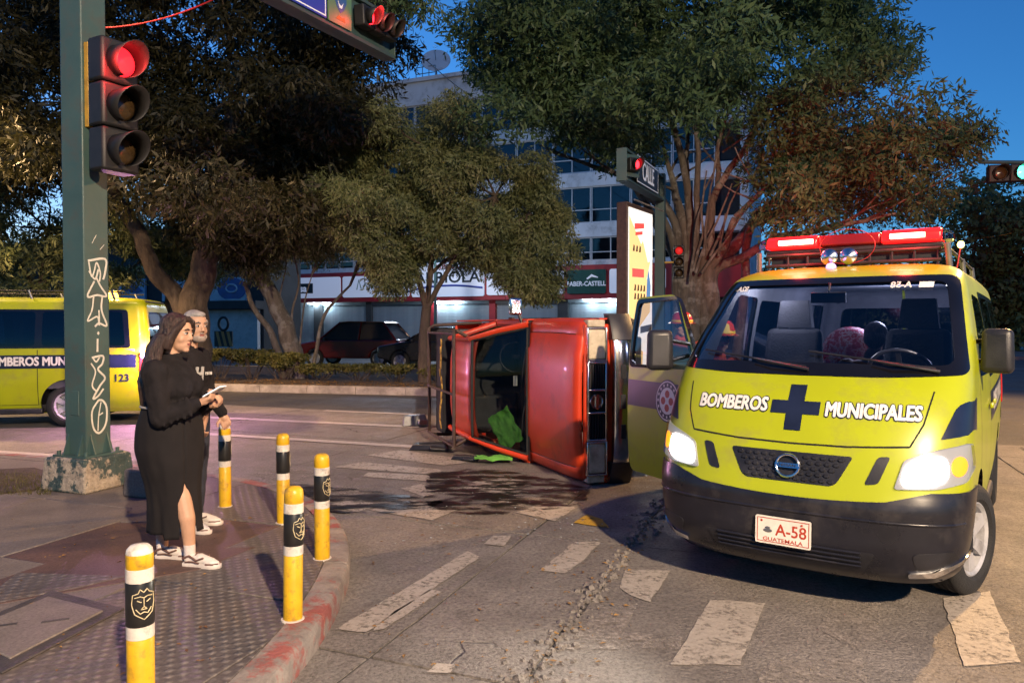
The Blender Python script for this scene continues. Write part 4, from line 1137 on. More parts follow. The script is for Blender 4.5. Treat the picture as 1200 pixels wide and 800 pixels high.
def build_front_door(parent, door, win, swing, name='front_door'):
    """left-hand front door (x < 0), turned out about its hinge by swing"""
    S, T = SKIN.side(np.array([1.02]), np.array([0.9]), -1); h = SKIN.P(S, T)[0]
    Rz = np.array([[cos(swing), -sin(swing), 0], [sin(swing), cos(swing), 0], [0, 0, 1]])
    post = (lambda V: (V - h) @ Rz.T + h + np.array([-0.02, -0.0, 0])) if swing else None
    cx, cz = np.mean([q[0] for q in win]), np.mean([q[1] for q in win])
    d = patch(SKIN, name, [door], [[(y + (0.014 if y > cx else -0.014), z + (0.014 if z > cz else -0.014)) for y, z in win]], [M_LIME, M_FRIT], parent, SD(-1), 0.0, res=(0.05, 0.05), rim=0.045, post=post)
    kw = dict(post=post)
    patch(SKIN, 'door_lining', [rounded([(1.04, 0.45), (1.94, 0.40), (1.94, 1.24), (1.06, 1.24)], 0.05)], [], [M_INNER], d, SD(-1), -0.05, res=(0.1, 0.1), post=post)
    patch(SKIN, 'door_window', [win], [], [M_GLASS], d, SD(-1), -0.01, res=(0.1, 0.1), post=post)
    edge = rounded([(1.06, 1.275), (1.95, 1.255), (1.95, 1.835), (1.41, 1.85)], 0.05)
    patch(SKIN, 'window_seal', [edge], [win], [M_FRIT], d, SD(-1), 0.004, res=(0.1, 0.1), rim=0.02, post=post)
    band = [(1.02, 0.93), (1.955, 0.93), (1.955, 1.15), (1.02, 1.15)]
    patch(SKIN, 'door_band', [band], [], [M_NAVY], d, SD(-1), 0.003, res=(0.1, 0.1), post=post)
    E = lambda r0, r1=None: [(1.40 + r0 * cos(a), 1.01 + r0 * 1.1 * sin(a)) for a in np.linspace(0, 2 * pi, 33)[:-1]]
    patch(SKIN, 'emblem', [E(0.155)], [], [M_NAVY], d, SD(-1), 0.005, res=(0.1, 0.1), post=post)
    patch(SKIN, 'emblem_ring', [E(0.145)], [E(0.135)], [M_WHITEF], d, SD(-1), 0.0065, res=(0.1, 0.1), post=post)
    patch(SKIN, 'emblem_disc', [E(0.098)], [], [M_WHITEF], d, SD(-1), 0.0065, res=(0.1, 0.1), post=post)
    lobes = []
    for k in range(4):
        a = pi / 4 + k * pi / 2; c = (1.40 + 0.05 * cos(a - pi / 4), 1.01 + 0.055 * sin(a - pi / 4)); lobes.append([(c[0] + 0.030 * cos(b) , c[1] + 0.032 * sin(b)) for b in np.linspace(0, 2 * pi, 9)[:-1]])
    patch(SKIN, 'emblem_cross', lobes, [], [M_PLATER], d, SD(-1), 0.008, res=(0.1, 0.1), post=post)
    for k in range(16):   # letters round the rim
        a = 2 * pi * k / 16; c = (1.40 + 0.117 * cos(a), 1.01 + 0.128 * sin(a)); patch(SKIN, 'emblem_lettering', [[(c[0] - .008, c[1] - .010), (c[0] + .008, c[1] - .010), (c[0] + .008, c[1] + .010), (c[0] - .008, c[1] + .010)]], [], [M_WHITEF], d, SD(-1), 0.0075, res=(0.1, 0.1), post=post)
    return d, h, Rz, post
# ------------------------------------------------------------------ roof gear, the two vans
def roof_gear(van):
    """lightbar on a rack above the windscreen, work lamps, posts"""
    bar = MB(); bar.box((0, 1.78, 2.185), (1.22, 0.20, 0.035)); lb = bar.build('lightbar', [M_DARKM], van, bevel=0.01)
    mb = MB(); mb.loft([[(x * k, 1.78 + y, z) for y, z in [(-0.135, 2.208), (0.125, 2.208), (0.115, 2.275), (0.085, 2.302), (-0.085, 2.302), (-0.125, 2.275)]] for x, k in ((-0.60, 1), (-0.22, 1))]); mb.build('dome', [M_REDH], lb, bevel=0.012)
    mb = MB(); mb.loft([[(x, 1.78 + y, z) for y, z in [(-0.135, 2.208), (0.125, 2.208), (0.115, 2.275), (0.085, 2.302), (-0.085, 2.302), (-0.125, 2.275)]] for x in (0.22, 0.60)]); mb.build('dome', [M_REDH], lb, bevel=0.012)
    mb = MB(); mb.box((0, 1.78, 2.252), (0.43, 0.23, 0.085)); mb.build('centre_block', [M_REDH2], lb, bevel=0.015)
    for s in (-1, 1):
        mb = MB(); mb.tube([(s * 0.24 + (0.10 if s > 0 else -0.02) * 0.4, 1.640, 2.252), (s * 0.50, 1.640, 2.252)], 0.019, 10); mb.build('lamp_tube', [M_REDT], lb, smooth=60)
        mb = MB(); mb.loft([[(s * 0.602, 1.78 + y, z) for y, z in [(-0.14, 2.21), (0.14, 2.21), (0.10, 2.295), (-0.10, 2.295)]], [(s * 0.665, 1.78 + y * .85, z) for y, z in [(-0.14, 2.215), (0.14, 2.215), (0.10, 2.27), (-0.10, 2.27)]]]); mb.build('end_cap', [M_LENSW], lb, bevel=0.01)
    # rack underneath: cross bars, posts, mesh strip
    mb = MB()
    for z in (2.075, 2.155): mb.tube([(-0.60, 1.66, z), (0.60, 1.66, z)], 0.014, 8)
    for z in (2.155,): mb.tube([(-0.60, 1.95, z), (0.60, 1.95, z)], 0.014, 8)
    for x in np.linspace(-0.58, 0.58, 9): mb.tube([(x, 1.66, 2.03), (x, 1.66, 2.165)], 0.009, 6)
    mb.box((0, 1.70, 2.11), (1.14, 0.012, 0.075)); mb.build('roof_rack', [M_DARKM], van, smooth=40)
    for s in (-1, 1):
        for y0, l in ((1.60, 0.16), (2.9, 0.14), (4.1, 0.14)): mb = MB(); mb.tube([(s * 0.655, y0 + 0.06, 1.995), (s * 0.64, y0, 2.02 + l)], 0.020, 10); mb.build('rack_post', [M_STEEL], van, smooth=50)
        mb = MB(); mb.tube([(s * 0.64, 1.75, 2.15), (s * 0.64, 4.25, 2.15)], 0.013, 8); mb.build('rack_rail', [M_DARKM], van, smooth=50)
    for x in (-0.10, 0.03):
        mb = MB(); R = Matrix.Rotation(pi / 2, 3, 'X'); mb.lathe([(0.0, -0.06), (0.04, -0.05), (0.058, 0.0), (0.060, 0.02), (0.052, 0.03), (0.0, 0.045)], 24, (x, 1.52, 2.115), R); mb.tube([(x, 1.53, 2.05), (x, 1.53, 2.0)], 0.012); mb.build('work_lamp', [M_CHROME], van, smooth=40)
    mb = MB(); mb.tube([(0.02 + 0.185 * cos(a), 1.50, 2.185 + 0.125 * sin(a)) for a in np.linspace(0, 2 * pi, 49)], 0.0028, 6, caps=False); mb.build('wire_hoop', [M_REDP], van, smooth=60)
    mb = MB(); mb.ell((-0.07, 1.42, 2.035), (0.035, 0.035, 0.03)); mb.build('roof_lamp', [M_VIOLET], van, smooth=60)
    mb = MB(); mb.tube([(0.665, 2.0, 1.99), (0.69, 2.0, 2.18)], 0.005, 6); at_ = mb.build('antenna', [M_REDP], van, smooth=60)
    mb = MB(); mb.ell((0.692, 2.0, 2.20), (0.022, 0.022, 0.026)); mb.build('tip_lamp', [M_TIP], at_, smooth=60)
M_REDH2 = emat('dark red lightbar block', (1.0, 0.02, 0.02), 0.012, (0.12, 0.008, 0.01))
M_LENSW = gmat('clear end lens', (0.85, 0.9, 0.95), 0.8, refl=0.8)
M_REDP = pmat('red enamel', (0.38, 0.02, 0.02), (0.30, 0.015, 0.015), rough=0.4)
M_VIOLET = emat('violet lamp', (0.55, 0.35, 1.0), 0.6, (0.3, 0.2, 0.5))
M_TIP = emat('yellow tip lamp', (1.0, 0.72, 0.10), 5.0, (0.5, 0.4, 0.1))

VAN_TH = radians(35.4); VAN_C = Vector((1.545, 4.11, 0))
van, SWIN, DOOR = build_van()
roof_gear(van)
van2 = copy_tree(van)
van2.name = 'rescue_van'
tag(van, 'lime yellow fire service van facing the viewer with its headlights and red lightbar on', 'van', 'lime yellow rescue vans')
tag(van2, 'lime yellow rescue van parked behind the green signal post, seen from the side', 'van', 'lime yellow rescue vans')
for v_, sw_ in ((van, radians(60)), (van2, 0.0)):
    d_, h_, Rz_, post_ = build_front_door(v_, DOOR, SWIN[0], sw_)
    b_ = np.array([[-1.06, 1.16, 1.36]])
    mb_ = post_(b_)[0] if post_ else b_[0]
    if sw_:
        mir = mirror_on(d_, -1, (0, 0, 0)); mir.location = (mb_[0] - 0.02, mb_[1] - 0.11, mb_[2] + 0.07); mir.rotation_euler = (0, 0, radians(32))
mr = mirror_on(van, 1, (0, 0, 0)); mr.scale = (0.88, 0.88, 0.9); mr.location = (0.955, 1.05, 1.46); mr.rotation_euler = (0, 0, radians(-8))
mr = mirror_on(van2, 1, (0, 0, 0)); mr.location = (1.10, 0.98, 1.37)
van.location = VAN_C; van.rotation_euler = (0, 0, -VAN_TH)
# far van: rear end towards the viewer's right, side facing us
van2.location = (-10.64, 11.65, 0); van2.rotation_euler = (0, 0, radians(-90 + 12))
# beacon and rear corner flashers of the far van
M_ORANGE = emat('orange beacon', (1.0, 0.45, 0.05), 3.0, (0.6, 0.25, 0.03))
M_FLASH = emat('violet white flasher', (0.72, 0.45, 1.0), 25.0, (0.6, 0.5, 0.8))
mb = MB(); mb.lathe([(0.09, 0), (0.085, 0.06), (0.06, 0.11), (0.0, 0.125)], 20, (0.42, 4.05, 2.04)); mb.build('beacon', [M_ORANGE], van2, smooth=50)
mb = MB(); mb.ell((0.905, 4.64, 1.12), (0.03, 0.045, 0.045)); mb.build('flasher', [M_FLASH], van2, smooth=60)

def van_world(o, p): 
    return Matrix.Translation(o.location) @ o.rotation_euler.to_matrix().to_4x4() @ Vector(p)
# light given off by the lamps of the vans, plus one added fill
for x in (-0.655, 0.655):
    lamp('headlight_beam', 'SPOT', van_world(van, (x, -0.10, 0.84)), 45, (1.0, 0.9, 0.74), 0.05, None, van_world(van, (x * 1.1, -6.0, 0.1)), radians(85), 0.8)
for x in (-0.37, 0.40):
    lamp('lightbar_glow', 'POINT', van_world(van, (x, 1.56, 2.33)), 4.5, (1.0, 0.04, 0.03), 0.06)
lamp('lightbar_glow', 'SPOT', van_world(van, (0.0, 1.98, 2.30)), 2300, (1.0, 0.05, 0.03), 0.1, None, (10.0, 21.0, 4.3), radians(38), 0.9)
fl = lamp('flasher_glow', 'POINT', van_world(van2, (1.05, 4.85, 1.12)), 72, (0.95, 0.42, 0.85), 0.05); fl.data.specular_factor = 0.15
lamp('beacon_glow', 'POINT', van_world(van2, (0.42, 4.05, 2.30)), 12, (1.0, 0.5, 0.08), 0.06)
lamp('door_fill_light', 'POINT', van_world(van, (-0.55, 1.75, 1.86)), 6.0, (0.95, 0.92, 1.0), 0.05)  # added fill without a fixture, brightens the firefighters beside the open door
lamp('cabin_light', 'POINT', van_world(van, (0.1, 3.3, 1.80)), 24.0, (0.72, 0.75, 1.0), 0.1)
# ------------------------------------------------------------------ overturned red pickup
M_RED = pmat('red pickup paint', (0.62, 0.050, 0.010), (0.52, 0.038, 0.009), scale=1.5, rough=0.40, coat=0.12, rvar=0.10, dirt=(0.16, 0.035, 0.022), dscale=3.0, damt=0.45, bump=0.12, bscale=2.5, dist=0.05)
M_RUST = pmat('brown rack paint', (0.055, 0.028, 0.020), (0.03, 0.015, 0.012), scale=14, rough=0.6, bump=0.3)
M_LAMPG = pmat('old headlamp glass', (0.55, 0.48, 0.36), (0.40, 0.34, 0.25), scale=10, rough=0.15, dirt=(0.25, 0.2, 0.13), dscale=9)
M_STRAP = pmat('yellow strap', (0.50, 0.33, 0.06), (0.36, 0.22, 0.04), scale=20, rough=0.85)
M_GREENC = pmat('green cloth', (0.14, 0.42, 0.06), (0.08, 0.27, 0.04), scale=8, rough=0.9, bump=0.3)
M_GLASSW = gmat('pickup windscreen', (0.80, 0.86, 0.86), 0.9, refl=0.4)
def truck_builder():
    tr = thing('pickup_truck', 'red pickup lying on its side, windscreen and bonnet facing the viewer', 'pickup truck')
    W = 0.84
    # bonnet and wings: lofted sections with rounded shoulders
    def half(zh, w, y, drop=0.0):
        return [(w, y, 0.72), (w + 0.004, y, 0.82), (w - 0.008, y, zh - 0.085), (w - 0.035, y, zh - 0.035), (w - 0.085, y, zh - 0.008), (w - 0.14, y, zh + 0.002), (w - 0.155, y, zh - 0.002),
                (w - 0.165, y, zh + 0.006), (w - 0.30, y, zh + 0.018), (w - 0.34, y, zh + 0.032), (0.28, y, zh + 0.040), (0.0, y, zh + 0.044)]
    rings = []
    for y, zh, w in ((0.03, 0.90, 0.795), (0.06, 0.945, 0.815), (0.12, 0.965, 0.828), (0.35, 0.985, 0.838), (0.7, 1.01, 0.842), (1.0, 1.03, 0.842), (1.22, 1.045, 0.84), (1.30, 1.045, 0.84)):
        h = half(zh, w, y); rings.append(h + [(-x, yy, z) for x, yy, z in h[-2::-1]])
    mb = MB(); mb.loft(rings, closed=False, caps=False); body = mb.build('body', [M_RED], tr, smooth=42)
    s_ = body.modifiers.new('s', 'SOLIDIFY'); s_.thickness = 0.012; s_.offset = -1
    # bonnet shut line and washer line
    for s in (-1, 1): mb = MB(); mb.tube([(s * (w - 0.155), y, zh - 0.001) for y, zh, w in ((0.12, 0.965, 0.828), (0.35, 0.985, 0.838), (0.7, 1.01, 0.842), (1.0, 1.03, 0.842), (1.22, 1.045, 0.84))], 0.0045, 6); mb.build('panel_gap', [M_SEAM], tr)
    # lower sides with wheel arches
    def side_panel(sx, pts, name='side_panel'):
        mb = MB(); mb.prism(pts, sx * (W - 0.018), sx * W, lambda a, b, h: (h, a, b)); return mb.build(name, [M_RED], tr, bevel=0.004)
    arc = lambda y0, n=14: [(y0 + 0.40 * cos(a), 0.36 + 0.40 * sin(a)) for a in np.linspace(pi, 0, n)]
    for s in (-1, 1):
        side_panel(s, [(0.05, 0.74), (0.05, 0.40), (0.30, 0.38)] + arc(0.74)[1:-1] + [(1.15, 0.36), (1.30, 0.36), (1.30, 0.74)], 'front_wing')
        d = side_panel(s, [(1.305, 0.38), (2.50, 0.38), (2.50, 1.02), (1.305, 1.04)], 'door')
        mb = MB(); mb.prism([(1.30, 1.04), (2.50, 1.02), (2.50, 1.06), (1.30, 1.07)], s * 0.76, s * (W - 0.005), lambda a, b, h: (h, a, b)); mb.build('door_sill', [M_RED], d, bevel=0.015)
        mb = MB(); mb.box((s * (W + 0.012), 2.32, 0.90), (0.03, 0.16, 0.035)); mb.build('handle', [M_BLACKP], d, bevel=0.008)
        mb = MB(); mb.box((s * (W + 0.008), 1.9, 0.66), (0.018, 1.18, 0.045)); mb.build('side_strip', [M_BLACKP], d, bevel=0.006)
        side_panel(s, [(2.505, 0.38), (2.95, 0.38), (2.95, 1.05), (2.505, 1.05)], 'cab_corner')
        # bed side
        side_panel(s, [(3.00, 0.48), (3.17, 0.48)] + arc(3.60)[1:-1] + [(4.05, 0.48), (4.85, 0.50), (4.85, 0.98), (3.00, 0.98)], 'bed_side')
        # greenhouse: sloping window frame from the sill to the roof
        a0, a1, b0, b1, c0, c1 = (s * 0.775, 1.27, 1.06), (s * 0.60, 1.83, 1.585), (s * 0.785, 2.50, 1.06), (s * 0.60, 2.62, 1.60), (s * 0.785, 2.92, 1.06), (s * 0.59, 2.80, 1.60)
        mb = MB(); mb.tube([a0, tuple((Vector(a0) + Vector(a1)) / 2 + Vector((s * 0.012, 0, 0.012))), a1], [0.040, 0.034, 0.034], 8); mb.build('front_pillar', [M_RED], tr, smooth=60)
        mb = MB(); mb.tube([b0, b1], 0.035, 8); mb.build('middle_pillar', [M_RED], tr, smooth=60)
        mb = MB(); mb.add([b0, c0, c1, b1], [(0, 1, 2, 3)]); q = mb.build('rear_quarter', [M_RED], tr); sm = q.modifiers.new('s', 'SOLIDIFY'); sm.thickness = 0.03
        mb = MB(); mb.tube([a1, b1, c1], 0.034, 8); mb.build('roof_rail', [M_RED], tr, smooth=60)
        mb = MB(); mb.add([tuple(Vector(p) * 1.0) for p in (a0, b0, b1, a1)], [(0, 1, 2, 3)]); mb.build('side_window', [M_GLASSD], tr)
    # roof with pressed ribs
    rings = []
    for y, z, w in ((1.78, 1.565, 0.585), (1.83, 1.60, 0.595), (1.95, 1.625, 0.60), (2.3, 1.64, 0.605), (2.65, 1.63, 0.60), (2.80, 1.60, 0.59), (2.84, 1.56, 0.585)):
        xs = np.linspace(-1, 1, 25); rings.append([(w * x, y, z - 0.055 * abs(x) ** 3.2 + (0.006 * cos(x * 22) if 1.9 < y < 2.7 and abs(x) < .85 else 0)) for x in xs])
    mb = MB(); mb.loft(rings, closed=False, caps=False); rf = mb.build('roof', [M_RED], tr, smooth=50); sm = rf.modifiers.new('s', 'SOLIDIFY'); sm.thickness = 0.02; sm.offset = -1
    # windscreen in its black rubber
    wf = lambda x, v: (x * (0.735 * (1 - v) + 0.585 * v), 1.265 + (1.80 - 1.265) * v - 0.05 * (1 - x * x), 1.065 + (1.575 - 1.065) * v + 0.022 * (1 - x * x))
    xs = np.linspace(-1, 1, 13); mb = MB(); mb.loft([[wf(x, v) for x in xs] for v in np.linspace(0, 1, 7)], closed=False, caps=False); wsn = mb.build('windscreen', [M_GLASSW], tr, smooth=80)
    mb = MB(); loop = [wf(x, 0) for x in xs] + [wf(1, v) for v in np.linspace(0.1, 0.9, 6)] + [wf(x, 1) for x in xs[::-1]] + [wf(-1, v) for v in np.linspace(0.9, 0.1, 6)]
    mb.tube(loop + loop[:1], 0.017, 6, caps=False); mb.build('window_seal', [M_RUBBER], wsn, smooth=60)
    # cowl and wipers
    mb = MB(); mb.loft([[(x * 0.80, 1.20 - 0.02 * (1 - x * x), 1.052 + 0.03 * (1 - x * x)) for x in xs], [(x * 0.79, 1.29 - 0.04 * (1 - x * x), 1.06 + 0.03 * (1 - x * x)) for x in xs]], closed=False, caps=False); mb.build('cowl', [M_BLACKP], tr, smooth=60)
    for x0, x1 in ((0.50, 0.02), (-0.05, -0.52)):
        mb = MB(); mb.tube([(x0, 1.24, 1.09), ((x0 + x1) / 2, 1.262, 1.125), (x1, 1.28, 1.135)], [0.01, 0.007, 0.005], 6); mb.build('wiper', [M_BLACKP], tr, smooth=60)
    # rear wall of the cab with its window
    mb = MB(); mb.box((0, 2.93, 0.80), (1.60, 0.03, 0.52)); mb.build('cab_rear', [M_RED], tr)
    mb = MB(); mb.add([(-0.70, 2.92, 1.07), (0.70, 2.92, 1.07), (0.56, 2.81, 1.56), (-0.56, 2.81, 1.56)], [(0, 1, 2, 3)]); mb.build('rear_window', [M_GLASSD], tr)
    # face: lamps, chrome grille, bumper
    mb = MB(); mb.box((0, 0.045, 0.74), (1.56, 0.05, 0.36)); mb.build('front_panel', [M_RED], tr, bevel=0.02)
    for s in (-1, 1):
        mb = MB(); mb.box((s * 0.575, 0.005, 0.795), (0.30, 0.05, 0.19)); hl = mb.build('headlight', [M_LAMPG], tr, bevel=0.018, seg=3)
        mb = MB()
        for dx, dz, sx_, sz_ in ((0, 0.103, 0.34, 0.016), (0, -0.103, 0.34, 0.016), (0.162, 0, 0.016, 0.20), (-0.162, 0, 0.016, 0.20)): mb.box((s * 0.575 + dx, 0.0, 0.795 + dz), (sx_, 0.06, sz_))
        mb.build('chrome_frame', [M_CHROME], hl, bevel=0.004)
        mb = MB(); mb.box((s * 0.785, 0.055, 0.795), (0.075, 0.12, 0.19)); mb.build('corner_lamp', [M_LAMPG], tr, bevel=0.012)
    mb = MB()
    for sx_, x in ((0.80, 0),): mb.box((x, 0.0, 0.893), (sx_, 0.06, 0.018)); mb.box((x, 0.0, 0.697), (sx_, 0.06, 0.018))
    for x in (-0.39, -0.115, 0.115, 0.39): mb.box((x, 0.0, 0.795), (0.022, 0.06, 0.2))
    gr = mb.build('grille', [M_CHROME], tr, bevel=0.006)
    mb = MB(); mb.box((0, 0.02, 0.795), (0.78, 0.02, 0.19)); mb.build('grille_backing', [M_SEAM], gr)
    for s in (-1, 1):
        for k in range(6):
            mb = MB(); mb.box((s * 0.252, -0.002, 0.722 + k * 0.029), (0.25, 0.022, 0.010)); mb.build('slat', [M_BLACKP], gr)
    mb = MB(); R = Matrix.Rotation(pi / 2, 3, 'X'); mb.lathe([(0.055, 0.0), (0.062, 0.012), (0.07, 0.012), (0.078, 0.0)], 28, (0, -0.01, 0.795), R); mb.box((0, -0.018, 0.795), (0.15, 0.012, 0.03)); mb.build('badge', [M_CHROME], gr, smooth=40)
    # bumper: chrome bar with black corners, apron below
    prof = lambda x: -0.10 + 0.13 * (abs(x) / 0.86) ** 4
    xs2 = np.linspace(-0.86, 0.86, 25); rings = [[(x, prof(x) + dy, z) for dy, z in ((0.06, 0.64), (0.005, 0.635), (-0.012, 0.60), (-0.012, 0.50), (0.01, 0.46), (0.06, 0.455))] for x in xs2]
    mb = MB(); mb.loft(rings); bp = mb.build('bumper', [M_CHROME], tr, smooth=45)
    for s in (-1, 1):
        rings = [[(x, prof(x) + dy, z) for dy, z in ((0.09, 0.655), (-0.005, 0.65), (-0.025, 0.61), (-0.025, 0.43), (0.0, 0.40), (0.09, 0.40))] for x in np.linspace(s * 0.62, s * 0.885, 8)]
        mb = MB(); mb.loft(rings); mb.build('bumper_corner', [M_BLACKP], bp, smooth=45)
    mb = MB(); mb.box((0, 0.0, 0.38), (1.30, 0.06, 0.17)); mb.build('apron', [M_BLACKP], tr, bevel=0.02)
    mb = MB()
    for x in (-0.3, 0.0, 0.3): mb.box((x, -0.118, 0.55), (0.14, 0.012, 0.05))
    mb.build('bumper_slot', [M_BLACKP], bp)
    # mirrors
    for s in (1, -1):
        mb = MB(); mb.box((s * 0.985, 1.48, 1.14), (0.20, 0.07, 0.15)); mm = mb.build('wing_mirror', [M_CHROME], tr, bevel=0.025, seg=3)
        mb = MB(); mb.tube([(s * 0.80, 1.46, 1.07), (s * 0.90, 1.475, 1.10)], 0.02); mb.build('mirror_arm', [M_BLACKP], mm, smooth=50)
    # cabin
    mb = MB(); mb.box((0, 1.45, 0.93), (1.46, 0.30, 0.26)); mb.build('dashboard', [M_SEAT], tr, bevel=0.05, seg=3)
    mb = MB(); mb.box((0, 2.15, 0.50), (1.56, 1.5, 0.05)); mb.box((0, 2.86, 1.0), (1.4, 0.03, 0.9)); mb.build('cabin_lining', [M_INNER], tr)
    mb = MB(); rp = [(0.38 + 0.18 * cos(a), 1.72 + 0.09 * sin(a) * .8, 1.07 + 0.16 * sin(a)) for a in np.linspace(0, 2 * pi, 29)]; mb.tube(rp, 0.013, 8, caps=False); mb.tube([(0.38, 1.72, 1.07), (0.38, 1.5, 0.98)], 0.03); mb.build('steering_wheel', [M_BLACKP], tr, smooth=60)
    for s in (-1, 1):
        mb = MB(); mb.box((s * 0.38, 2.20, 0.72), (0.52, 0.50, 0.16)); mb.box((s * 0.38, 2.52, 1.06), (0.50, 0.13, 0.58), rot=Euler((radians(-14), 0, 0)), top=(0.85, 0.8)); mb.box((s * 0.38, 2.62, 1.44), (0.26, 0.10, 0.17)); mb.build('seat', [M_INNER], tr, bevel=0.04, seg=3)
    mb = MB(); mb.box((0.10, 1.60, 1.10), (0.12, 0.01, 0.05)); mb.build('paper_slip', [M_WHITEF], tr)
    # bed, tailgate, chassis, axles
    mb = MB(); mb.box((0, 3.93, 0.58), (1.60, 1.86, 0.04)); mb.box((0, 3.02, 0.78), (1.60, 0.04, 0.40)); mb.build('bed_floor', [M_RED], tr)
    mb = MB(); mb.box((0, 4.87, 0.76), (1.56, 0.05, 0.46)); mb.build('tailgate', [M_RED], tr, bevel=0.012)
    mb = MB()
    for x in (-0.42, 0.42): mb.box((x, 2.5, 0.42), (0.09, 4.6, 0.13))
    for y in (0.35, 1.3, 2.2, 3.1, 4.5): mb.box((0, y, 0.42), (0.84, 0.09, 0.10))
    mb.box((0, 0.75, 0.62), (0.5, 0.6, 0.4)); mb.box((0, 1.6, 0.40), (0.3, 0.8, 0.22)); mb.tube([(0.25, 1.0, 0.33), (0.28, 2.4, 0.30), (0.45, 3.0, 0.34), (0.5, 4.8, 0.36)], 0.03); mb.box((-0.28, 2.6, 0.40), (0.3, 0.8, 0.2)); mb.build('chassis', [M_DARKM], tr)
    for y in (0.74, 3.60):
        mb = MB(); mb.tube([(-0.72, y, 0.34), (0.72, y, 0.34)], 0.045); mb.ell((0, y, 0.34), 0.14); mb.build('axle', [M_DARKM], tr, smooth=50)
        for s in (-1, 1): wheel(tr, (s * 0.74, y, 0.34), r=0.34, w=0.21, outer=s, rimr=0.20, spokes=5)
    mb = MB(); mb.box((0, 3.17, 1.30), (1.42, 0.40, 0.74)); mb.build('bed_box', [M_SEAT], tr, bevel=0.05)
    # tube rack over the cab and the bed
    for y in (1.98, 3.35):
        z = 1.76; mb = MB(); mb.tube([(-0.80, y, 1.0) if y > 3 else (-0.62, y, 1.58), (-0.76, y, z - 0.06) if y > 3 else (-0.70, y, z - 0.03), (-0.72, y, z), (0.72, y, z), (0.76, y, z - 0.06) if y > 3 else (0.70, y, z - 0.03), (0.80, y, 1.0) if y > 3 else (0.62, y, 1.58)], 0.022, 8); mb.build('rack_hoop', [M_RUST], tr, smooth=60)
    for x in (-0.72, -0.08, 0.66):
        mb = MB(); mb.tube([(x, 1.96, 1.765), (x, 3.38, 1.765)], 0.018, 8); mb.build('rack_bar', [M_RUST], tr, smooth=60)
    mb = MB(); pts = [(-0.62 + 1.20 * k / 12, 2.92 + 0.03 * sin(k * 0.7), 1.70 + 0.012 * sin(k)) for k in range(13)]
    for a, b in zip(pts, pts[1:]):
        a, b = Vector(a), Vector(b); mb.add([a + Vector((0, -0.03, 0)), b + Vector((0, -0.03, 0)), b + Vector((0, 0.03, 0)), a + Vector((0, 0.03, 0))], [(0, 1, 2, 3)])
    sp = mb.build('strap', [M_STRAP], tr, smooth=60); sm = sp.modifiers.new('s', 'SOLIDIFY'); sm.thickness = 0.008
    return tr
truck = truck_builder()
TU = Vector((-sin(radians(19)), cos(radians(19)), 0)); TT = Vector((-cos(radians(19)), -sin(radians(19)), 0)); TZ = Vector((0, 0, 1))
truck.matrix_world = Matrix(((TZ.x, TU.x, TT.x, 1.60), (TZ.y, TU.y, TT.y, 7.60), (TZ.z, TU.z, TT.z, 0.845), (0, 0, 0, 1)))
TRM = truck.matrix_world.copy()
# crumpled green cloths: behind the windscreen and on the road under the cab
def cloth(name, label, c, size, M=None, seed=0, mat=None, cat='cloth', h=0.5):
    n = 22; mb = MB(); vs = []
    for i in range(n):
        for j in range(n):
            u, v = i / (n - 1) * 2 - 1, j / (n - 1) * 2 - 1
            q = Vector((u * 1.6 + seed, v * 1.6, seed * 2.0)); z = noise.noise(q * 1.3) * h + noise.noise(q * 3.1) * h * 0.45
            e = 1 + 0.18 * noise.noise(Vector((u * 2 + seed, v * 2, 7)))
            vs.append((u * size[0] * e, v * size[1] * e, z * size[2] + size[2] * 0.4))
    mb.add(vs, [(i * n + j, (i + 1) * n + j, (i + 1) * n + j + 1, i * n + j + 1) for i in range(n - 1) for j in range(n - 1)])
    o = mb.build(name, [mat or M_GREENC], smooth=80); s = o.modifiers.new('s', 'SOLIDIFY'); s.thickness = 0.006
    if M is not None: o.matrix_world = M @ Matrix.Translation(c)
    else: o.location = c
    return tag(o, label, cat)
c_ = TRM @ Vector((-0.52, 1.52, 1.16))
cl = cloth('cloth', 'bright green cloth crumpled inside the pickup against the lower windscreen', (0, 0, 0), (0.22, 0.16, 0.10), seed=1.3, h=0.35)
cl.matrix_world = TRM @ Matrix.Translation((-0.46, 1.575, 1.215)) @ Matrix.Rotation(radians(44), 4, 'X') @ Matrix.Rotation(0.5, 4, 'Z')
p_ = on_ground(578, 541, 0.03)
cloth('cloth', 'green cloth lying on the road under the overturned pickup', (p_.x, p_.y + 0.1, 0.03), (0.22, 0.12, 0.10), seed=4.1, h=0.35)
# knocked-off bits of the pickup on the road
def debris(px, size, label, name='debris', rz=0.3, mat=None):
    p = on_ground(*px, 0.0); mb = MB(); mb.box((0, 0, size[2] / 2), size, top=(0.8, 0.7), rot=Euler((0.06, -0.05, 0))); mb.box((size[0] * 0.3, -size[1] * 0.5, size[2] * 0.3), (size[0] * 0.5, size[1] * 0.4, size[2] * 0.5), rot=Euler((0.2, 0.1, 0.5)))
    o = mb.build(name, [mat or M_BLACKP], bevel=0.01); o.location = (p.x, p.y, 0.02); o.rotation_euler = (0, 0, rz); return tag(o, label, 'debris')
debris((486, 499), (0.42, 0.16, 0.16), 'grey broken block lying behind the tail end of the pickup', mat=M_STEEL)
debris((505, 527), (0.55, 0.22, 0.07), 'flat black piece of trim on the road at the foot of the pickup rack', rz=-0.2)
debris((545, 540), (0.36, 0.10, 0.05), 'small black strip of trim on the road beside the green cloth', rz=-0.5)
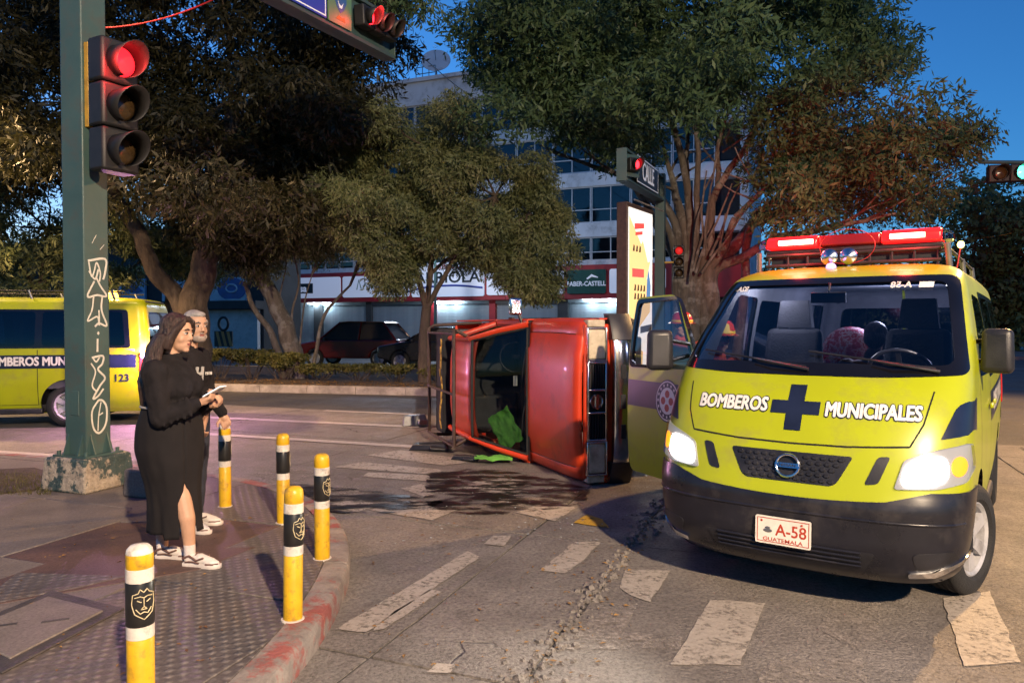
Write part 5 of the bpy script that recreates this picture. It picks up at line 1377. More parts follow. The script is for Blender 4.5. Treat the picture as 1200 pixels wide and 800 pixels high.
# broken glass and grit scattered on the road round the wreck
mb = MB()
for k in range(320):
    p = on_ground(random.uniform(455, 760), random.uniform(535, 640)); s_ = random.uniform(0.004, 0.016); a = random.uniform(0, 6.28)
    q = [Vector((p.x + s_ * cos(a + b), p.y + s_ * sin(a + b), 0.008 + random.uniform(0, 0.008))) for b in (0, 1.7, 3.6)]; mb.add(q, [(0, 1, 2)])
o = mb.build('broken_glass', [pmat('broken glass', (0.45, 0.5, 0.52), (0.2, 0.22, 0.23), rough=0.08, scale=30)], recalc=False); tag(o, kind='stuff')
# ------------------------------------------------------------------ people
def skinmat(name, c):
    return pmat(name, c, tuple(x * 0.82 for x in c), scale=7, rough=0.5, bump=0.08, bscale=60, spec=0.4)
M_SKIN_W = skinmat('skin warm', (0.50, 0.29, 0.19)); M_SKIN_M = skinmat('skin tan', (0.46, 0.27, 0.18))
def _hair(N, L, b, m):
    mp = N.new('ShaderNodeMapping'); mp.inputs['Scale'].default_value = (1, 1, 0.10); L.new(N.new('ShaderNodeTexCoord').outputs['Object'], mp.inputs['Vector'])
    f = n_noise(N, L, mp.outputs[0], 75, 4, 0.7)
    L.new(n_ramp(N, L, f, [(0.35, (0.012, 0.007, 0.006)), (0.55, (0.042, 0.024, 0.019)), (0.74, (0.11, 0.064, 0.052))]), b.inputs['Base Color'])
    b.inputs['Roughness'].default_value = 0.45; b.inputs['Specular IOR Level'].default_value = 0.35
    L.new(n_bump(N, L, f, 0.9, 0.02), b.inputs['Normal'])
M_HAIRB = xmat('dark brown hair', _hair)
M_HAIRG = pmat('grey hair', (0.34, 0.32, 0.31), (0.18, 0.17, 0.165), scale=14, rough=0.7, bump=0.6, bscale=80)
M_BLACKC = pmat('black knit', (0.014, 0.012, 0.014), (0.008, 0.007, 0.008), scale=9, rough=0.92, bump=0.35, bscale=22, spec=0.2)
M_SKIRT = pmat('black skirt cloth', (0.013, 0.011, 0.012), (0.008, 0.007, 0.008), scale=5, rough=0.88, bump=0.3, bscale=10, spec=0.25)
M_JEANS = pmat('dark jeans', (0.02, 0.024, 0.04), (0.012, 0.014, 0.024), scale=12, rough=0.9, bump=0.3, bscale=100)
M_SHOE = pmat('white leather', (0.62, 0.56, 0.52), (0.48, 0.43, 0.40), scale=9, rough=0.5, bump=0.15)
M_SHOEB = pmat('brown shoe trim', (0.16, 0.085, 0.07), (0.11, 0.06, 0.05), scale=12, rough=0.7)
M_SOCK = pmat('white sock', (0.66, 0.58, 0.55), (0.55, 0.48, 0.45), scale=30, rough=0.95, bump=0.4, bscale=120)
M_LIP = pmat('lips', (0.34, 0.12, 0.10), rough=0.4); M_EYEW = pmat('eye white', (0.6, 0.57, 0.54), rough=0.2); M_EYED = pmat('dark iris', (0.015, 0.01, 0.008), rough=0.1)
M_BROW = pmat('eyebrow', (0.02, 0.013, 0.010), rough=0.8); M_BROWG = pmat('grey eyebrow', (0.12, 0.11, 0.105), rough=0.8)
M_COAT = pmat('red brown turnout coat', (0.40, 0.05, 0.025), (0.28, 0.035, 0.02), scale=6, rough=0.85, bump=0.4, bscale=15)
M_REFLS = pmat('reflective band', (0.62, 0.60, 0.45), (0.5, 0.48, 0.36), rough=0.4)
M_HELM = pmat('red helmet shell', (0.45, 0.025, 0.012), (0.36, 0.02, 0.01), scale=6, rough=0.25, coat=0.4)
M_HELMY = pmat('yellow helmet band', (0.62, 0.42, 0.03), (0.5, 0.33, 0.02), scale=6, rough=0.4)

def head_shapes(mb, H, s=1.0, jaw=1.0, nose=1.0, chin=1.0):
    """face looks along +x, crown up +z, origin at the centre of the head; H = 4x4 placement"""
    M0 = mb.M; mb.M = M0 @ H @ Matrix.Scale(s, 4)
    mb.ell((-0.012, 0, 0.030), (0.095, 0.076, 0.090))             # skull
    mb.ell((0.020, 0, -0.002), (0.066, 0.063, 0.088))             # face
    mb.ell((0.026, 0, -0.058), (0.050 * jaw, 0.050 * jaw, 0.044)) # jaw
    mb.ell((0.060, 0, -0.086), (0.020 * chin, 0.024, 0.018))      # chin
    mb.ell((0.070, 0, 0.036), (0.013, 0.046, 0.013))              # brow
    mb.ell((0.066, 0, -0.054), (0.018, 0.028, 0.020))             # round the mouth
    for y in (-1, 1):
        mb.ell((0.046, y * 0.036, -0.022), (0.026, 0.022, 0.026))   # cheek
        mb.ell((-0.012, y * 0.076, 0.002), (0.016, 0.008, 0.030))   # ear
        mb.ell((0.084, y * 0.010, -0.024), (0.009, 0.008, 0.006))   # nostril
        mb.ell((0.070, y * 0.030, 0.014), (0.012, 0.015, 0.007))    # lid
    mb.cap((0.080, 0, 0.026), (0.080 + 0.016 * nose, 0, -0.016), 0.0075, 0.0105)   # nose
    mb.M = M0

def face_details(parent, H, s=1.0, brow=None, glasses=False, lips=True, beard=None):
    k = s
    for y in (-1, 1):
        mb = MB(); mb.M = H; mb.ell((0.0735 * k, y * 0.030 * k, 0.013 * k), (0.0122 * k, 0.0115 * k, 0.0064 * k)); e = mb.build('eye', [M_EYEW], parent, smooth=80)
        mb = MB(); mb.M = H; mb.ell((0.0835 * k, y * 0.030 * k + 0.0015, 0.013 * k), (0.0042 * k, 0.0058 * k, 0.0058 * k)); mb.build('iris', [M_EYED], e, smooth=80)
    mb = MB(); mb.M = H
    for y in (-1, 1): mb.tube([(0.089 * k, y * 0.014 * k, 0.036 * k), (0.090 * k, y * 0.030 * k, 0.042 * k), (0.080 * k, y * 0.047 * k, 0.036 * k)], [0.0035 * k, 0.0042 * k, 0.002 * k], 6)
    mb.build('eyebrow', [brow or M_BROW], parent, smooth=80)
    mb = MB(); mb.M = H
    for y in (-1, 1): mb.tube([(0.0865 * k, y * 0.018 * k, 0.0185 * k), (0.0875 * k, y * 0.030 * k, 0.0225 * k), (0.079 * k, y * 0.043 * k, 0.018 * k)], [0.0015 * k, 0.0024 * k, 0.0015 * k], 6)
    mb.build('eyelash', [brow or M_BROW], parent, smooth=80)
    if lips:
        mb = MB(); mb.M = H
        mb.ell((0.0815 * k, 0, -0.0475 * k), (0.0065 * k, 0.019 * k, 0.0035 * k)); mb.ell((0.0805 * k, 0, -0.0555 * k), (0.0068 * k, 0.0165 * k, 0.0042 * k)); mb.build('mouth', [M_LIP], parent, smooth=80)
    if glasses:
        mb = MB(); mb.M = H
        for y in (-1, 1):
            mb.tube([(0.100 * k, (y * 0.032 + 0.022 * cos(a)) * k, (0.012 + 0.016 * sin(a)) * k) for a in np.linspace(0, 2 * pi, 17)], 0.002, 6, caps=False); mb.tube([(0.098 * k, y * 0.054 * k, 0.016 * k), (0.0, y * 0.080 * k, 0.016 * k)], 0.002, 6)
        mb.tube([(0.101 * k, -0.010 * k, 0.014 * k), (0.101 * k, 0.010 * k, 0.014 * k)], 0.002, 6); mb.build('glasses', [M_BLACKP], parent, smooth=80)

def hand_shapes(mb, wrist, fwd, palm, thumb_side, curl=0.6, s=1.0):
    """five separate fingers; fwd = direction of the hand, palm = direction the palm faces"""
    f, p = Vector(fwd).normalized(), Vector(palm).normalized(); p = (p - f * p.dot(f)).normalized(); x = f.cross(p) * thumb_side; w = Vector(wrist)
    mb.cap(w - f * 0.01, w + f * 0.03 * s, 0.024 * s, 0.028 * s)
    for k, l in enumerate((0.070, 0.080, 0.075, 0.060)):
        o = w + f * (0.078 - 0.004 * abs(k - 1)) * s + x * (0.030 - 0.0195 * k) * s
        mb.cap(w + f * 0.02 * s + x * (0.018 - 0.012 * k) * s, o, 0.0155 * s, 0.0125 * s)
        a = 0.35 + curl * (0.55 + 0.1 * k); d1 = f * cos(a) + p * sin(a); a2 = a + curl * 1.1; d2 = f * cos(a2) + p * sin(a2); a3 = a2 + curl * 0.7; d3 = f * cos(a3) + p * sin(a3)
        q1 = o + d1 * l * 0.45 * s; q2 = q1 + d2 * l * 0.32 * s; q3 = q2 + d3 * l * 0.25 * s
        mb.cap(o, q1, 0.0098 * s, 0.0088 * s); mb.cap(q1, q2, 0.0088 * s, 0.0080 * s); mb.cap(q2, q3, 0.0080 * s, 0.0070 * s)
    t0 = w + f * 0.022 * s + x * 0.026 * s; t1 = t0 + (f * 0.6 + x * 0.75 + p * 0.25).normalized() * 0.040 * s; t2 = t1 + (f * 0.85 + x * 0.15 + p * 0.45).normalized() * 0.034 * s; 
    mb.cap(t0, t1, 0.0145 * s, 0.0115 * s); mb.cap(t1, t2, 0.0110 * s, 0.0090 * s)

def shoe(parent, toe_dir, heel, s=1.0, name='shoe'):
    """low trainer: sole, upper with toe box, brown overlays, laces, sock"""
    f = Vector(toe_dir).normalized(); r = Vector((f.y, -f.x, 0)); h = Vector(heel); M = Matrix(((f.x, -r.x, 0, h.x), (f.y, -r.y, 0, h.y), (0, 0, 1, h.z), (0, 0, 0, 1)))
    out = [(-0.005, 0.030), (0.03, 0.034), (0.09, 0.032), (0.15, 0.043), (0.20, 0.047), (0.235, 0.036), (0.255, 0.012)]
    ring = [(x * s, y * s) for x, y in out] + [(x * s, -y * s) for x, y in out[::-1]]
    mb = MB(); mb.M = M; mb.loft([[(x, y, z) for x, y in ring] if z else [(x * 0.985 + 0.001, y * .97, z) for x, y in ring] for z in (0.0, 0.006, 0.024)] + [[(x * 0.985 + .001, y * 0.95, 0.028) for x, y in ring]])
    sh = mb.build(name, [M_SHOE], parent, smooth=40)
    mb = MB(); mb.M = M
    for a, b, ra, rb in (((0.03, 0, 0.055), (0.03, 0, 0.085), 0.034, 0.032), ((0.03, 0, 0.045), (0.11, 0, 0.05), 0.036, 0.034), ((0.11, 0, 0.05), (0.19, 0, 0.032), 0.036, 0.030), ((0.19, 0.012, 0.028), (0.222, 0, 0.026), 0.027, 0.022), ((0.17, -0.012, 0.030), (0.20, -0.012, 0.028), 0.028, 0.026)):
        mb.cap(tuple(Vector(a) * s), tuple(Vector(b) * s), ra * s, rb * s)
    fuse(mb, 'upper', [M_SHOE], sh, 0.005, 3)
    mb = MB(); mb.M = M
    for y in (-1, 1):
        mb.tube([tuple(Vector(p) * s) for p in ((0.0, y * 0.030, 0.055), (0.05, y * 0.037, 0.075), (0.10, y * 0.036, 0.048), (0.15, y * 0.034, 0.066))], [0.009, 0.007, 0.007, 0.006], 6)
        mb.tube([tuple(Vector(p) * s) for p in ((0.17, y * 0.044, 0.030), (0.215, y * 0.040, 0.030), (0.243, y * 0.016, 0.030))], 0.006, 6)
        mb.tube([tuple(Vector(p) * s) for p in ((0.02, y * 0.036, 0.035), (0.07, y * 0.037, 0.040), (0.12, y * 0.039, 0.032))], 0.006, 6)
    for k in range(3): mb.tube([tuple(Vector(p) * s) for p in ((0.085 + 0.028 * k, -0.022, 0.078 - 0.012 * k), (0.090 + 0.028 * k, 0, 0.090 - 0.013 * k), (0.085 + 0.028 * k, 0.022, 0.078 - 0.012 * k))], 0.004, 6)
    mb.build('shoe_trim', [M_SHOEB], sh, smooth=60)
    mb = MB(); mb.M = M; mb.tube([(0.032 * s, 0, 0.05), (0.030 * s, 0, 0.10), (0.030 * s, 0, 0.135)], [0.036 * s, 0.036 * s, 0.037 * s], 16); mb.build('sock', [M_SOCK], sh, smooth=60)
    return sh

def rotH(c, yaw, pitch=0.0, roll=0.0):
    return Matrix.Translation(c) @ Matrix.Rotation(yaw, 4, 'Z') @ Matrix.Rotation(pitch, 4, 'Y') @ Matrix.Rotation(roll, 4, 'X')

# --- the woman: stands in three-quarter profile looking right, phone in her hand
def build_woman():
    w = thing('person', 'long-haired woman in a black top and slit black skirt, holding a phone', 'person', (-2.10, 4.58, SW), 0.0, 'bystanders on the corner')
    s = 1.0
    hip = 0.80; 
    HH = rotH((0.035, -0.01, 1.425), radians(-14), radians(4))
    mb = MB()
    head_shapes(mb, HH, 1.02, 1.05)
    mb.cap((0.00, 0, 1.36), (-0.025, 0, 1.24), 0.052, 0.060)
    mb.ell((-0.03, 0, 1.10), (0.14, 0.19, 0.17)); mb.ell((-0.02, 0, 0.88), (0.16, 0.20, 0.18))
    # legs and arms, simple where cloth covers them
    RF, LF = Vector((0.125, -0.10, 0.0)), Vector((-0.145, 0.06, 0.0))
    mb.cap((0.0, -0.07, 0.80), (0.072, -0.085, 0.47), 0.085, 0.056); mb.cap((0.072, -0.085, 0.47), (0.118, -0.105, 0.30), 0.054, 0.052); mb.cap((0.120, -0.105, 0.30), (0.135, -0.10, 0.08), 0.050, 0.033)
    mb.cap((-0.02, 0.09, 0.82), (-0.09, 0.07, 0.44), 0.105, 0.060); mb.cap((-0.09, 0.07, 0.44), (-0.11, 0.06, 0.28), 0.058, 0.054); mb.cap((-0.11, 0.06, 0.28), (-0.115, 0.06, 0.07), 0.052, 0.036)
    shR, elR, wrR = Vector((-0.03, -0.205, 1.20)), Vector((0.02, -0.235, 0.93)), Vector((0.20, -0.12, 1.005))
    shL, elL, wrL = Vector((-0.03, 0.20, 1.20)), Vector((0.06, 0.22, 0.94)), Vector((0.22, 0.02, 0.985))
    mb.cap(shR, elR, 0.045, 0.038); mb.cap(elR, wrR, 0.036, 0.026); mb.cap(shL, elL, 0.045, 0.038); mb.cap(elL, wrL, 0.036, 0.026)
    hand_shapes(mb, wrR + Vector((0.012, 0.01, 0.006)), (0.9, 0.25, 0.30), (-0.1, 0.35, 0.93), -1, 0.75, 0.92)
    hand_shapes(mb, wrL + Vector((0.012, -0.01, 0.0)), (0.93, -0.3, 0.10), (-0.1, -0.35, 0.92), 1, 0.7, 0.92)
    body = fuse(mb, 'body', [M_SKIN_W], w, 0.0055, 5)
    face_details(body, HH, 1.02)
    # long hair: parted cap swept behind the cheek, falling down the back
    mb = MB(); mb.M = HH
    mb.ell((-0.030, 0, 0.050), (0.100, 0.090, 0.090)); mb.ell((-0.060, 0, -0.01), (0.072, 0.092, 0.11)); mb.ell((0.018, 0, 0.096), (0.056, 0.062, 0.030))
    for y in (-1, 1):
        mb.tube([(0.055, y * 0.012, 0.112), (0.066, y * 0.045, 0.082), (0.046, y * 0.074, 0.040), (0.014, y * 0.088, -0.020), (-0.012, y * 0.094, -0.085)], [0.014, 0.019, 0.022, 0.026, 0.030], 10)
        mb.ell((-0.016, y * 0.080, -0.005), (0.034, 0.020, 0.055))
    mb.M = Matrix()
    for k in range(30):
        a = radians(88 + 184 * k / 29); ca, sa = cos(a), sin(a)
        p0 = Vector((0.0 + 0.085 * ca, -0.01 + 0.092 * sa, 1.42)); p1 = Vector((-0.05 + 0.115 * ca, 0.135 * sa, 1.27)); p2 = Vector((-0.085 + 0.105 * ca, 0.165 * sa, 1.12 + 0.02 * sin(k * 2.1))); p3 = Vector((-0.085 + 0.10 * ca, 0.150 * sa, 0.96 + 0.05 * sin(k * 3.7)))
        mb.tube([p0, (p0 + p1) / 2 + Vector((-0.010, 0, 0)), p1, p2, p3], [0.024, 0.023 + 0.006 * sin(k * 5.1), 0.020 + 0.007 * sin(k * 3.3), 0.018 + 0.006 * sin(k * 4.7), 0.004], 8)
    hair = fuse(mb, 'hair', [M_HAIRB], body, 0.005, 2)
    # top: knit, closes at the neck and the wrists
    mb = MB()
    mb.ell((-0.02, 0, 1.115), (0.165, 0.225, 0.155)); mb.ell((0.055, -0.08, 1.10), (0.100, 0.10, 0.10)); mb.ell((0.055, 0.08, 1.10), (0.100, 0.10, 0.10)); mb.ell((-0.02, 0, 0.965), (0.170, 0.215, 0.13)); mb.ell((-0.035, 0, 1.215), (0.115, 0.200, 0.070)); mb.cap((-0.015, 0, 1.26), (-0.01, 0, 1.285), 0.070, 0.064)
    mb.cap(shR, shR * 0.5 + elR * 0.5, 0.080, 0.074); mb.cap(shR * 0.5 + elR * 0.5, elR, 0.074, 0.066); mb.cap(elR, elR * 0.35 + wrR * 0.65, 0.066, 0.054); mb.cap(elR * 0.35 + wrR * 0.65, wrR - Vector((0.01, 0.006, 0)), 0.052, 0.042)
    mb.cap(shL, elL, 0.080, 0.066); mb.cap(elL, wrL - Vector((0.01, 0, 0)), 0.064, 0.042)
    for k in range(5):
        p = elR.lerp(wrR, 0.1 + 0.18 * k); mb.cap(p + Vector((-0.02, -0.03, 0.05)), p + Vector((0.02, -0.05, -0.05)), 0.012, 0.010)
    fuse(mb, 'top', [M_BLACKC], body, 0.008, 3, 0.010)
    # skirt: tube over the hips to the shins, slit in front of the right leg
    mb = MB(); rings = []
    prof = [(0.99, 0.163, 0.205, -0.02), (0.93, 0.178, 0.212, -0.022), (0.84, 0.200, 0.222, -0.028), (0.74, 0.205, 0.222, -0.03), (0.62, 0.188, 0.208, -0.02), (0.50, 0.165, 0.185, -0.01), (0.38, 0.156, 0.172, -0.005), (0.28, 0.156, 0.168, -0.005), (0.215, 0.160, 0.166, -0.005)]
    n = 72
    zs = [p[0] for p in prof][::-1]; fx, fy, fc = (pchip(zs, [p[i] for p in prof][::-1]) for i in (1, 2, 3))
    vs = []; fs = []; m = 40
    for i in range(m + 1):
        z = 0.99 + (0.205 - 0.99) * i / m; opening = radians(24) * max(0, (0.52 - z) / 0.32) ** 0.8 if z < 0.52 else 0.0
        a0 = radians(-41)
        for k in range(n + 1):
            a = a0 + opening * 0.85 + (2 * pi - opening * 1.5) * k / n
            rip = 1 + (0.04 * sin(a * 5 + z * 3) + 0.035 * sin(a * 11 - z * 5) + 0.02 * sin(a * 17 + z * 9)) * (1.05 - z) ; flare = (0.03 * max(0, 0.5 - z) / 0.3 if k < 6 else 0)
            vs.append((float(fc(z)) + float(fx(z)) * rip * cos(a) + flare, float(fy(z)) * rip * sin(a) - flare * 0.3, z - (0.03 * (1 if k > n - 8 else 0) * (i / m) ** 4)))
    for i in range(m):
        for k in range(n): fs.append((i * (n + 1) + k, i * (n + 1) + k + 1, (i + 1) * (n + 1) + k + 1, (i + 1) * (n + 1) + k))
    mb.add(vs, fs); sk = mb.build('skirt', [M_SKIRT], body, smooth=170, recalc=True); sm = sk.modifiers.new('s', 'SOLIDIFY'); sm.thickness = 0.008; sm.offset = -1
    mb = MB(); mb.tube([(-0.02 + 0.172 * cos(a), 0.212 * sin(a), 0.985) for a in np.linspace(0, 2 * pi, 41)], 0.008, 6, caps=False); mb.build('waistband', [pmat('grey band', (0.30, 0.28, 0.26), rough=0.6)], body, smooth=80)
    shoe(w, (0.97, -0.20, 0), (RF.x - 0.02, RF.y, 0.0), 0.98); shoe(w, (0.99, -0.10, 0), (LF.x, LF.y, 0.0), 0.98)
    return w, Vector((0.295, -0.085, 1.075))
woman, ph = build_woman()
woman.scale = (0.97, 0.92, 1.0); woman.location.x -= 0.02; ph.x *= 0.97; ph.y *= 0.92
t = thing('phone', 'white lit phone held up by the woman in black', 'phone', tuple(woman.location + ph), 0.0)
Fm = Matrix.Rotation(radians(-14), 4, 'Z') @ Matrix.Rotation(radians(-28), 4, 'Y')
mb = MB(); mb.M = Fm; mb.box((0, 0, 0), (0.145, 0.070, 0.009)); mb.build('case', [M_WHITEF], t, bevel=0.004)
mb = MB(); mb.M = Fm; mb.box((0, 0, 0.0052), (0.134, 0.062, 0.0012)); mb.build('screen', [emat('phone screen', (0.75, 0.85, 1.0), 1.6)], t)

M_PANELW = pmat('faded print', (0.42, 0.41, 0.40), (0.3, 0.29, 0.28), scale=60, rough=0.8)
# --- the man behind her
def build_man():
    w = thing('person', 'grey-haired man in a dark sweatshirt with a white print, standing behind the woman', 'person', (-2.355, 5.36, SW), 0.0, 'bystanders on the corner')
    HH = rotH((0.045, -0.01, 1.535), radians(-38), radians(2))
    mb = MB(); head_shapes(mb, HH, 1.06, 1.06, 1.1)
    mb.cap((0.0, 0, 1.46), (-0.02, 0, 1.33), 0.056, 0.062); mb.ell((-0.02, 0, 1.15), (0.13, 0.19, 0.20)); mb.ell((-0.02, 0, 0.92), (0.13, 0.17, 0.17))
    mb.cap((0.0, -0.09, 0.88), (0.03, -0.10, 0.47), 0.095, 0.062); mb.cap((0.03, -0.10, 0.47), (0.02, -0.10, 0.07), 0.060, 0.040)
    mb.cap((0.0, 0.09, 0.88), (0.0, 0.09, 0.47), 0.095, 0.062); mb.cap((0.0, 0.09, 0.47), (-0.03, 0.09, 0.07), 0.060, 0.040)
    sR, eR, wR = Vector((-0.02, -0.215, 1.30)), Vector((0.0, -0.25, 1.02)), Vector((0.11, -0.20, 0.84))
    sL, eL, wL = Vector((-0.02, 0.215, 1.30)), Vector((0.02, 0.25, 1.03)), Vector((0.17, 0.16, 0.86))
    for a, b, c in ((sR, eR, wR), (sL, eL, wL)): mb.cap(a, b, 0.048, 0.040); mb.cap(b, c, 0.038, 0.028)
    hand_shapes(mb, wR + Vector((0.01, 0, -0.015)), (0.35, 0.1, -0.93), (0.2, 0.9, 0.1), -1, 0.45, 1.0); hand_shapes(mb, wL + Vector((0.01, 0, -0.015)), (0.35, -0.1, -0.93), (0.2, -0.9, 0.1), 1, 0.45, 1.0)
    body = fuse(mb, 'body', [M_SKIN_M], w, 0.0055, 5); face_details(body, HH, 1.06, M_BROWG)
    mb = MB(); mb.M = HH; mb.ell((-0.030, 0, 0.050), (0.096, 0.086, 0.088)); mb.ell((-0.050, 0, 0.0), (0.066, 0.083, 0.065)); mb.ell((0.025, 0, 0.098), (0.052, 0.058, 0.030))
    for y in (-1, 1): mb.cap((0.005, y * 0.078, 0.05), (0.0, y * 0.078, -0.005), 0.015, 0.010)
    fuse(mb, 'hair', [M_HAIRG], body, 0.006, 3)
    mb = MB(); mb.M = HH; mb.ell((0.047, 0, -0.080), (0.050, 0.052, 0.036)); mb.ell((0.088, 0, -0.0405), (0.011, 0.026, 0.005))
    for y in (-1, 1): mb.cap((0.02, y * 0.060, -0.03), (0.045, y * 0.050, -0.072), 0.010, 0.016)
    fuse(mb, 'beard', [pmat('grey stubble', (0.30, 0.25, 0.22), (0.22, 0.17, 0.14), scale=40, rough=0.9)], body, 0.006, 2)
    mb = MB(); mb.ell((-0.02, 0, 1.17), (0.155, 0.225, 0.20)); mb.ell((-0.01, 0, 0.97), (0.165, 0.215, 0.15)); mb.ell((-0.03, 0, 1.315), (0.10, 0.20, 0.06)); mb.cap((-0.02, 0, 1.34), (-0.015, 0, 1.375), 0.075, 0.068); mb.ell((0.045, 0, 0.98), (0.13, 0.17, 0.12))
    for a, b, c in ((sR, eR, wR), (sL, eL, wL)): mb.cap(a, b, 0.080, 0.064); mb.cap(b, c, 0.062, 0.044)
    top = fuse(mb, 'sweatshirt', [M_BLACKC], body, 0.008, 3, 0.009)
    # white print on the chest
    mb = MB(); mb.cap((-0.01, -0.10, 0.92), (0.03, -0.105, 0.50), 0.105, 0.085); mb.cap((0.03, -0.105, 0.50), (0.015, -0.10, 0.09), 0.083, 0.07); mb.cap((-0.01, 0.10, 0.92), (0.0, 0.095, 0.50), 0.105, 0.085); mb.cap((0.0, 0.095, 0.50), (-0.03, 0.09, 0.09), 0.083, 0.07); mb.ell((-0.01, 0, 0.92), (0.14, 0.19, 0.11))
    fuse(mb, 'jeans', [M_JEANS], body, 0.009, 3, 0.008)
    shoe(w, (0.93, -0.35, 0), (-0.03, -0.10, 0), 1.05); shoe(w, (0.98, -0.1, 0), (-0.06, 0.09, 0), 1.05)
    n = Vector((cos(radians(-33)), sin(radians(-33)), 0)); c = Vector((-0.02 + 0.155 * n.x * 0.98 + 0.0, 0.225 * n.y * 0.98, 1.185)); n2 = Vector((n.x / 0.155, n.y / 0.225, 0.0)).normalized()
    Fm = frame(c + n2 * 0.012, Vector((-n2.y, n2.x, 0)), Vector((0, 0, 1)) + n2 * 0.1)
    put_text('print', 'H', M_PANELW, top, Fm, 0.14, 0.006, 0.004, 0.75); put_text('print', 'EST', M_WHITEF, top, Fm @ Matrix.Translation((-0.088, 0.0, -0.010)), 0.040, 0.004, 0.0, 1.0); put_text('print', '1978', M_WHITEF, top, Fm @ Matrix.Translation((0.095, 0.0, -0.012)), 0.034, 0.004, 0.0, 1.0)
    return w
man = build_man(); man.scale = (0.96, 0.96, 0.955)

def helmet(parent, H, s=1.0):
    mb = MB(); mb.M = H
    prof = [(0.150, 0.030), (0.135, 0.034), (0.118, 0.045), (0.116, 0.075), (0.104, 0.115), (0.075, 0.148), (0.03, 0.162), (0.0, 0.164)]
    mb.M = H @ Matrix.Diagonal((1.12 * s, 1.0 * s, 1.0 * s, 1)); mb.lathe(prof, 28); h = mb.build('helmet', [M_HELM], parent, smooth=50)
    mb = MB(); mb.M = H @ Matrix.Diagonal((1.12 * s, 1.0 * s, 1.0 * s, 1)); mb.lathe([(0.1185, 0.040), (0.1215, 0.044), (0.1205, 0.064), (0.117, 0.068)], 28); mb.build('helmet_band', [M_HELMY], h, smooth=50)
    mb = MB(); mb.M = H; mb.prism(rounded([(-0.035 * s, 0), (0.035 * s, 0), (0.03 * s, 0.07 * s), (0, 0.085 * s), (-0.03 * s, 0.07 * s)], 0.01), 0.0, 0.008, lambda a, b, h_: (0.128 * s - b * 0.25 + h_, a, 0.05 * s + b)); mb.build('helmet_shield', [M_HELMY], h)
    mb = MB(); mb.M = H; mb.tube([(-0.11 * s, 0, 0.09 * s), (-0.05 * s, 0, 0.155 * s), (0.04 * s, 0, 0.165 * s), (0.10 * s, 0, 0.11 * s)], 0.012, 8); mb.build('helmet_ridge', [M_HELM], h, smooth=60)

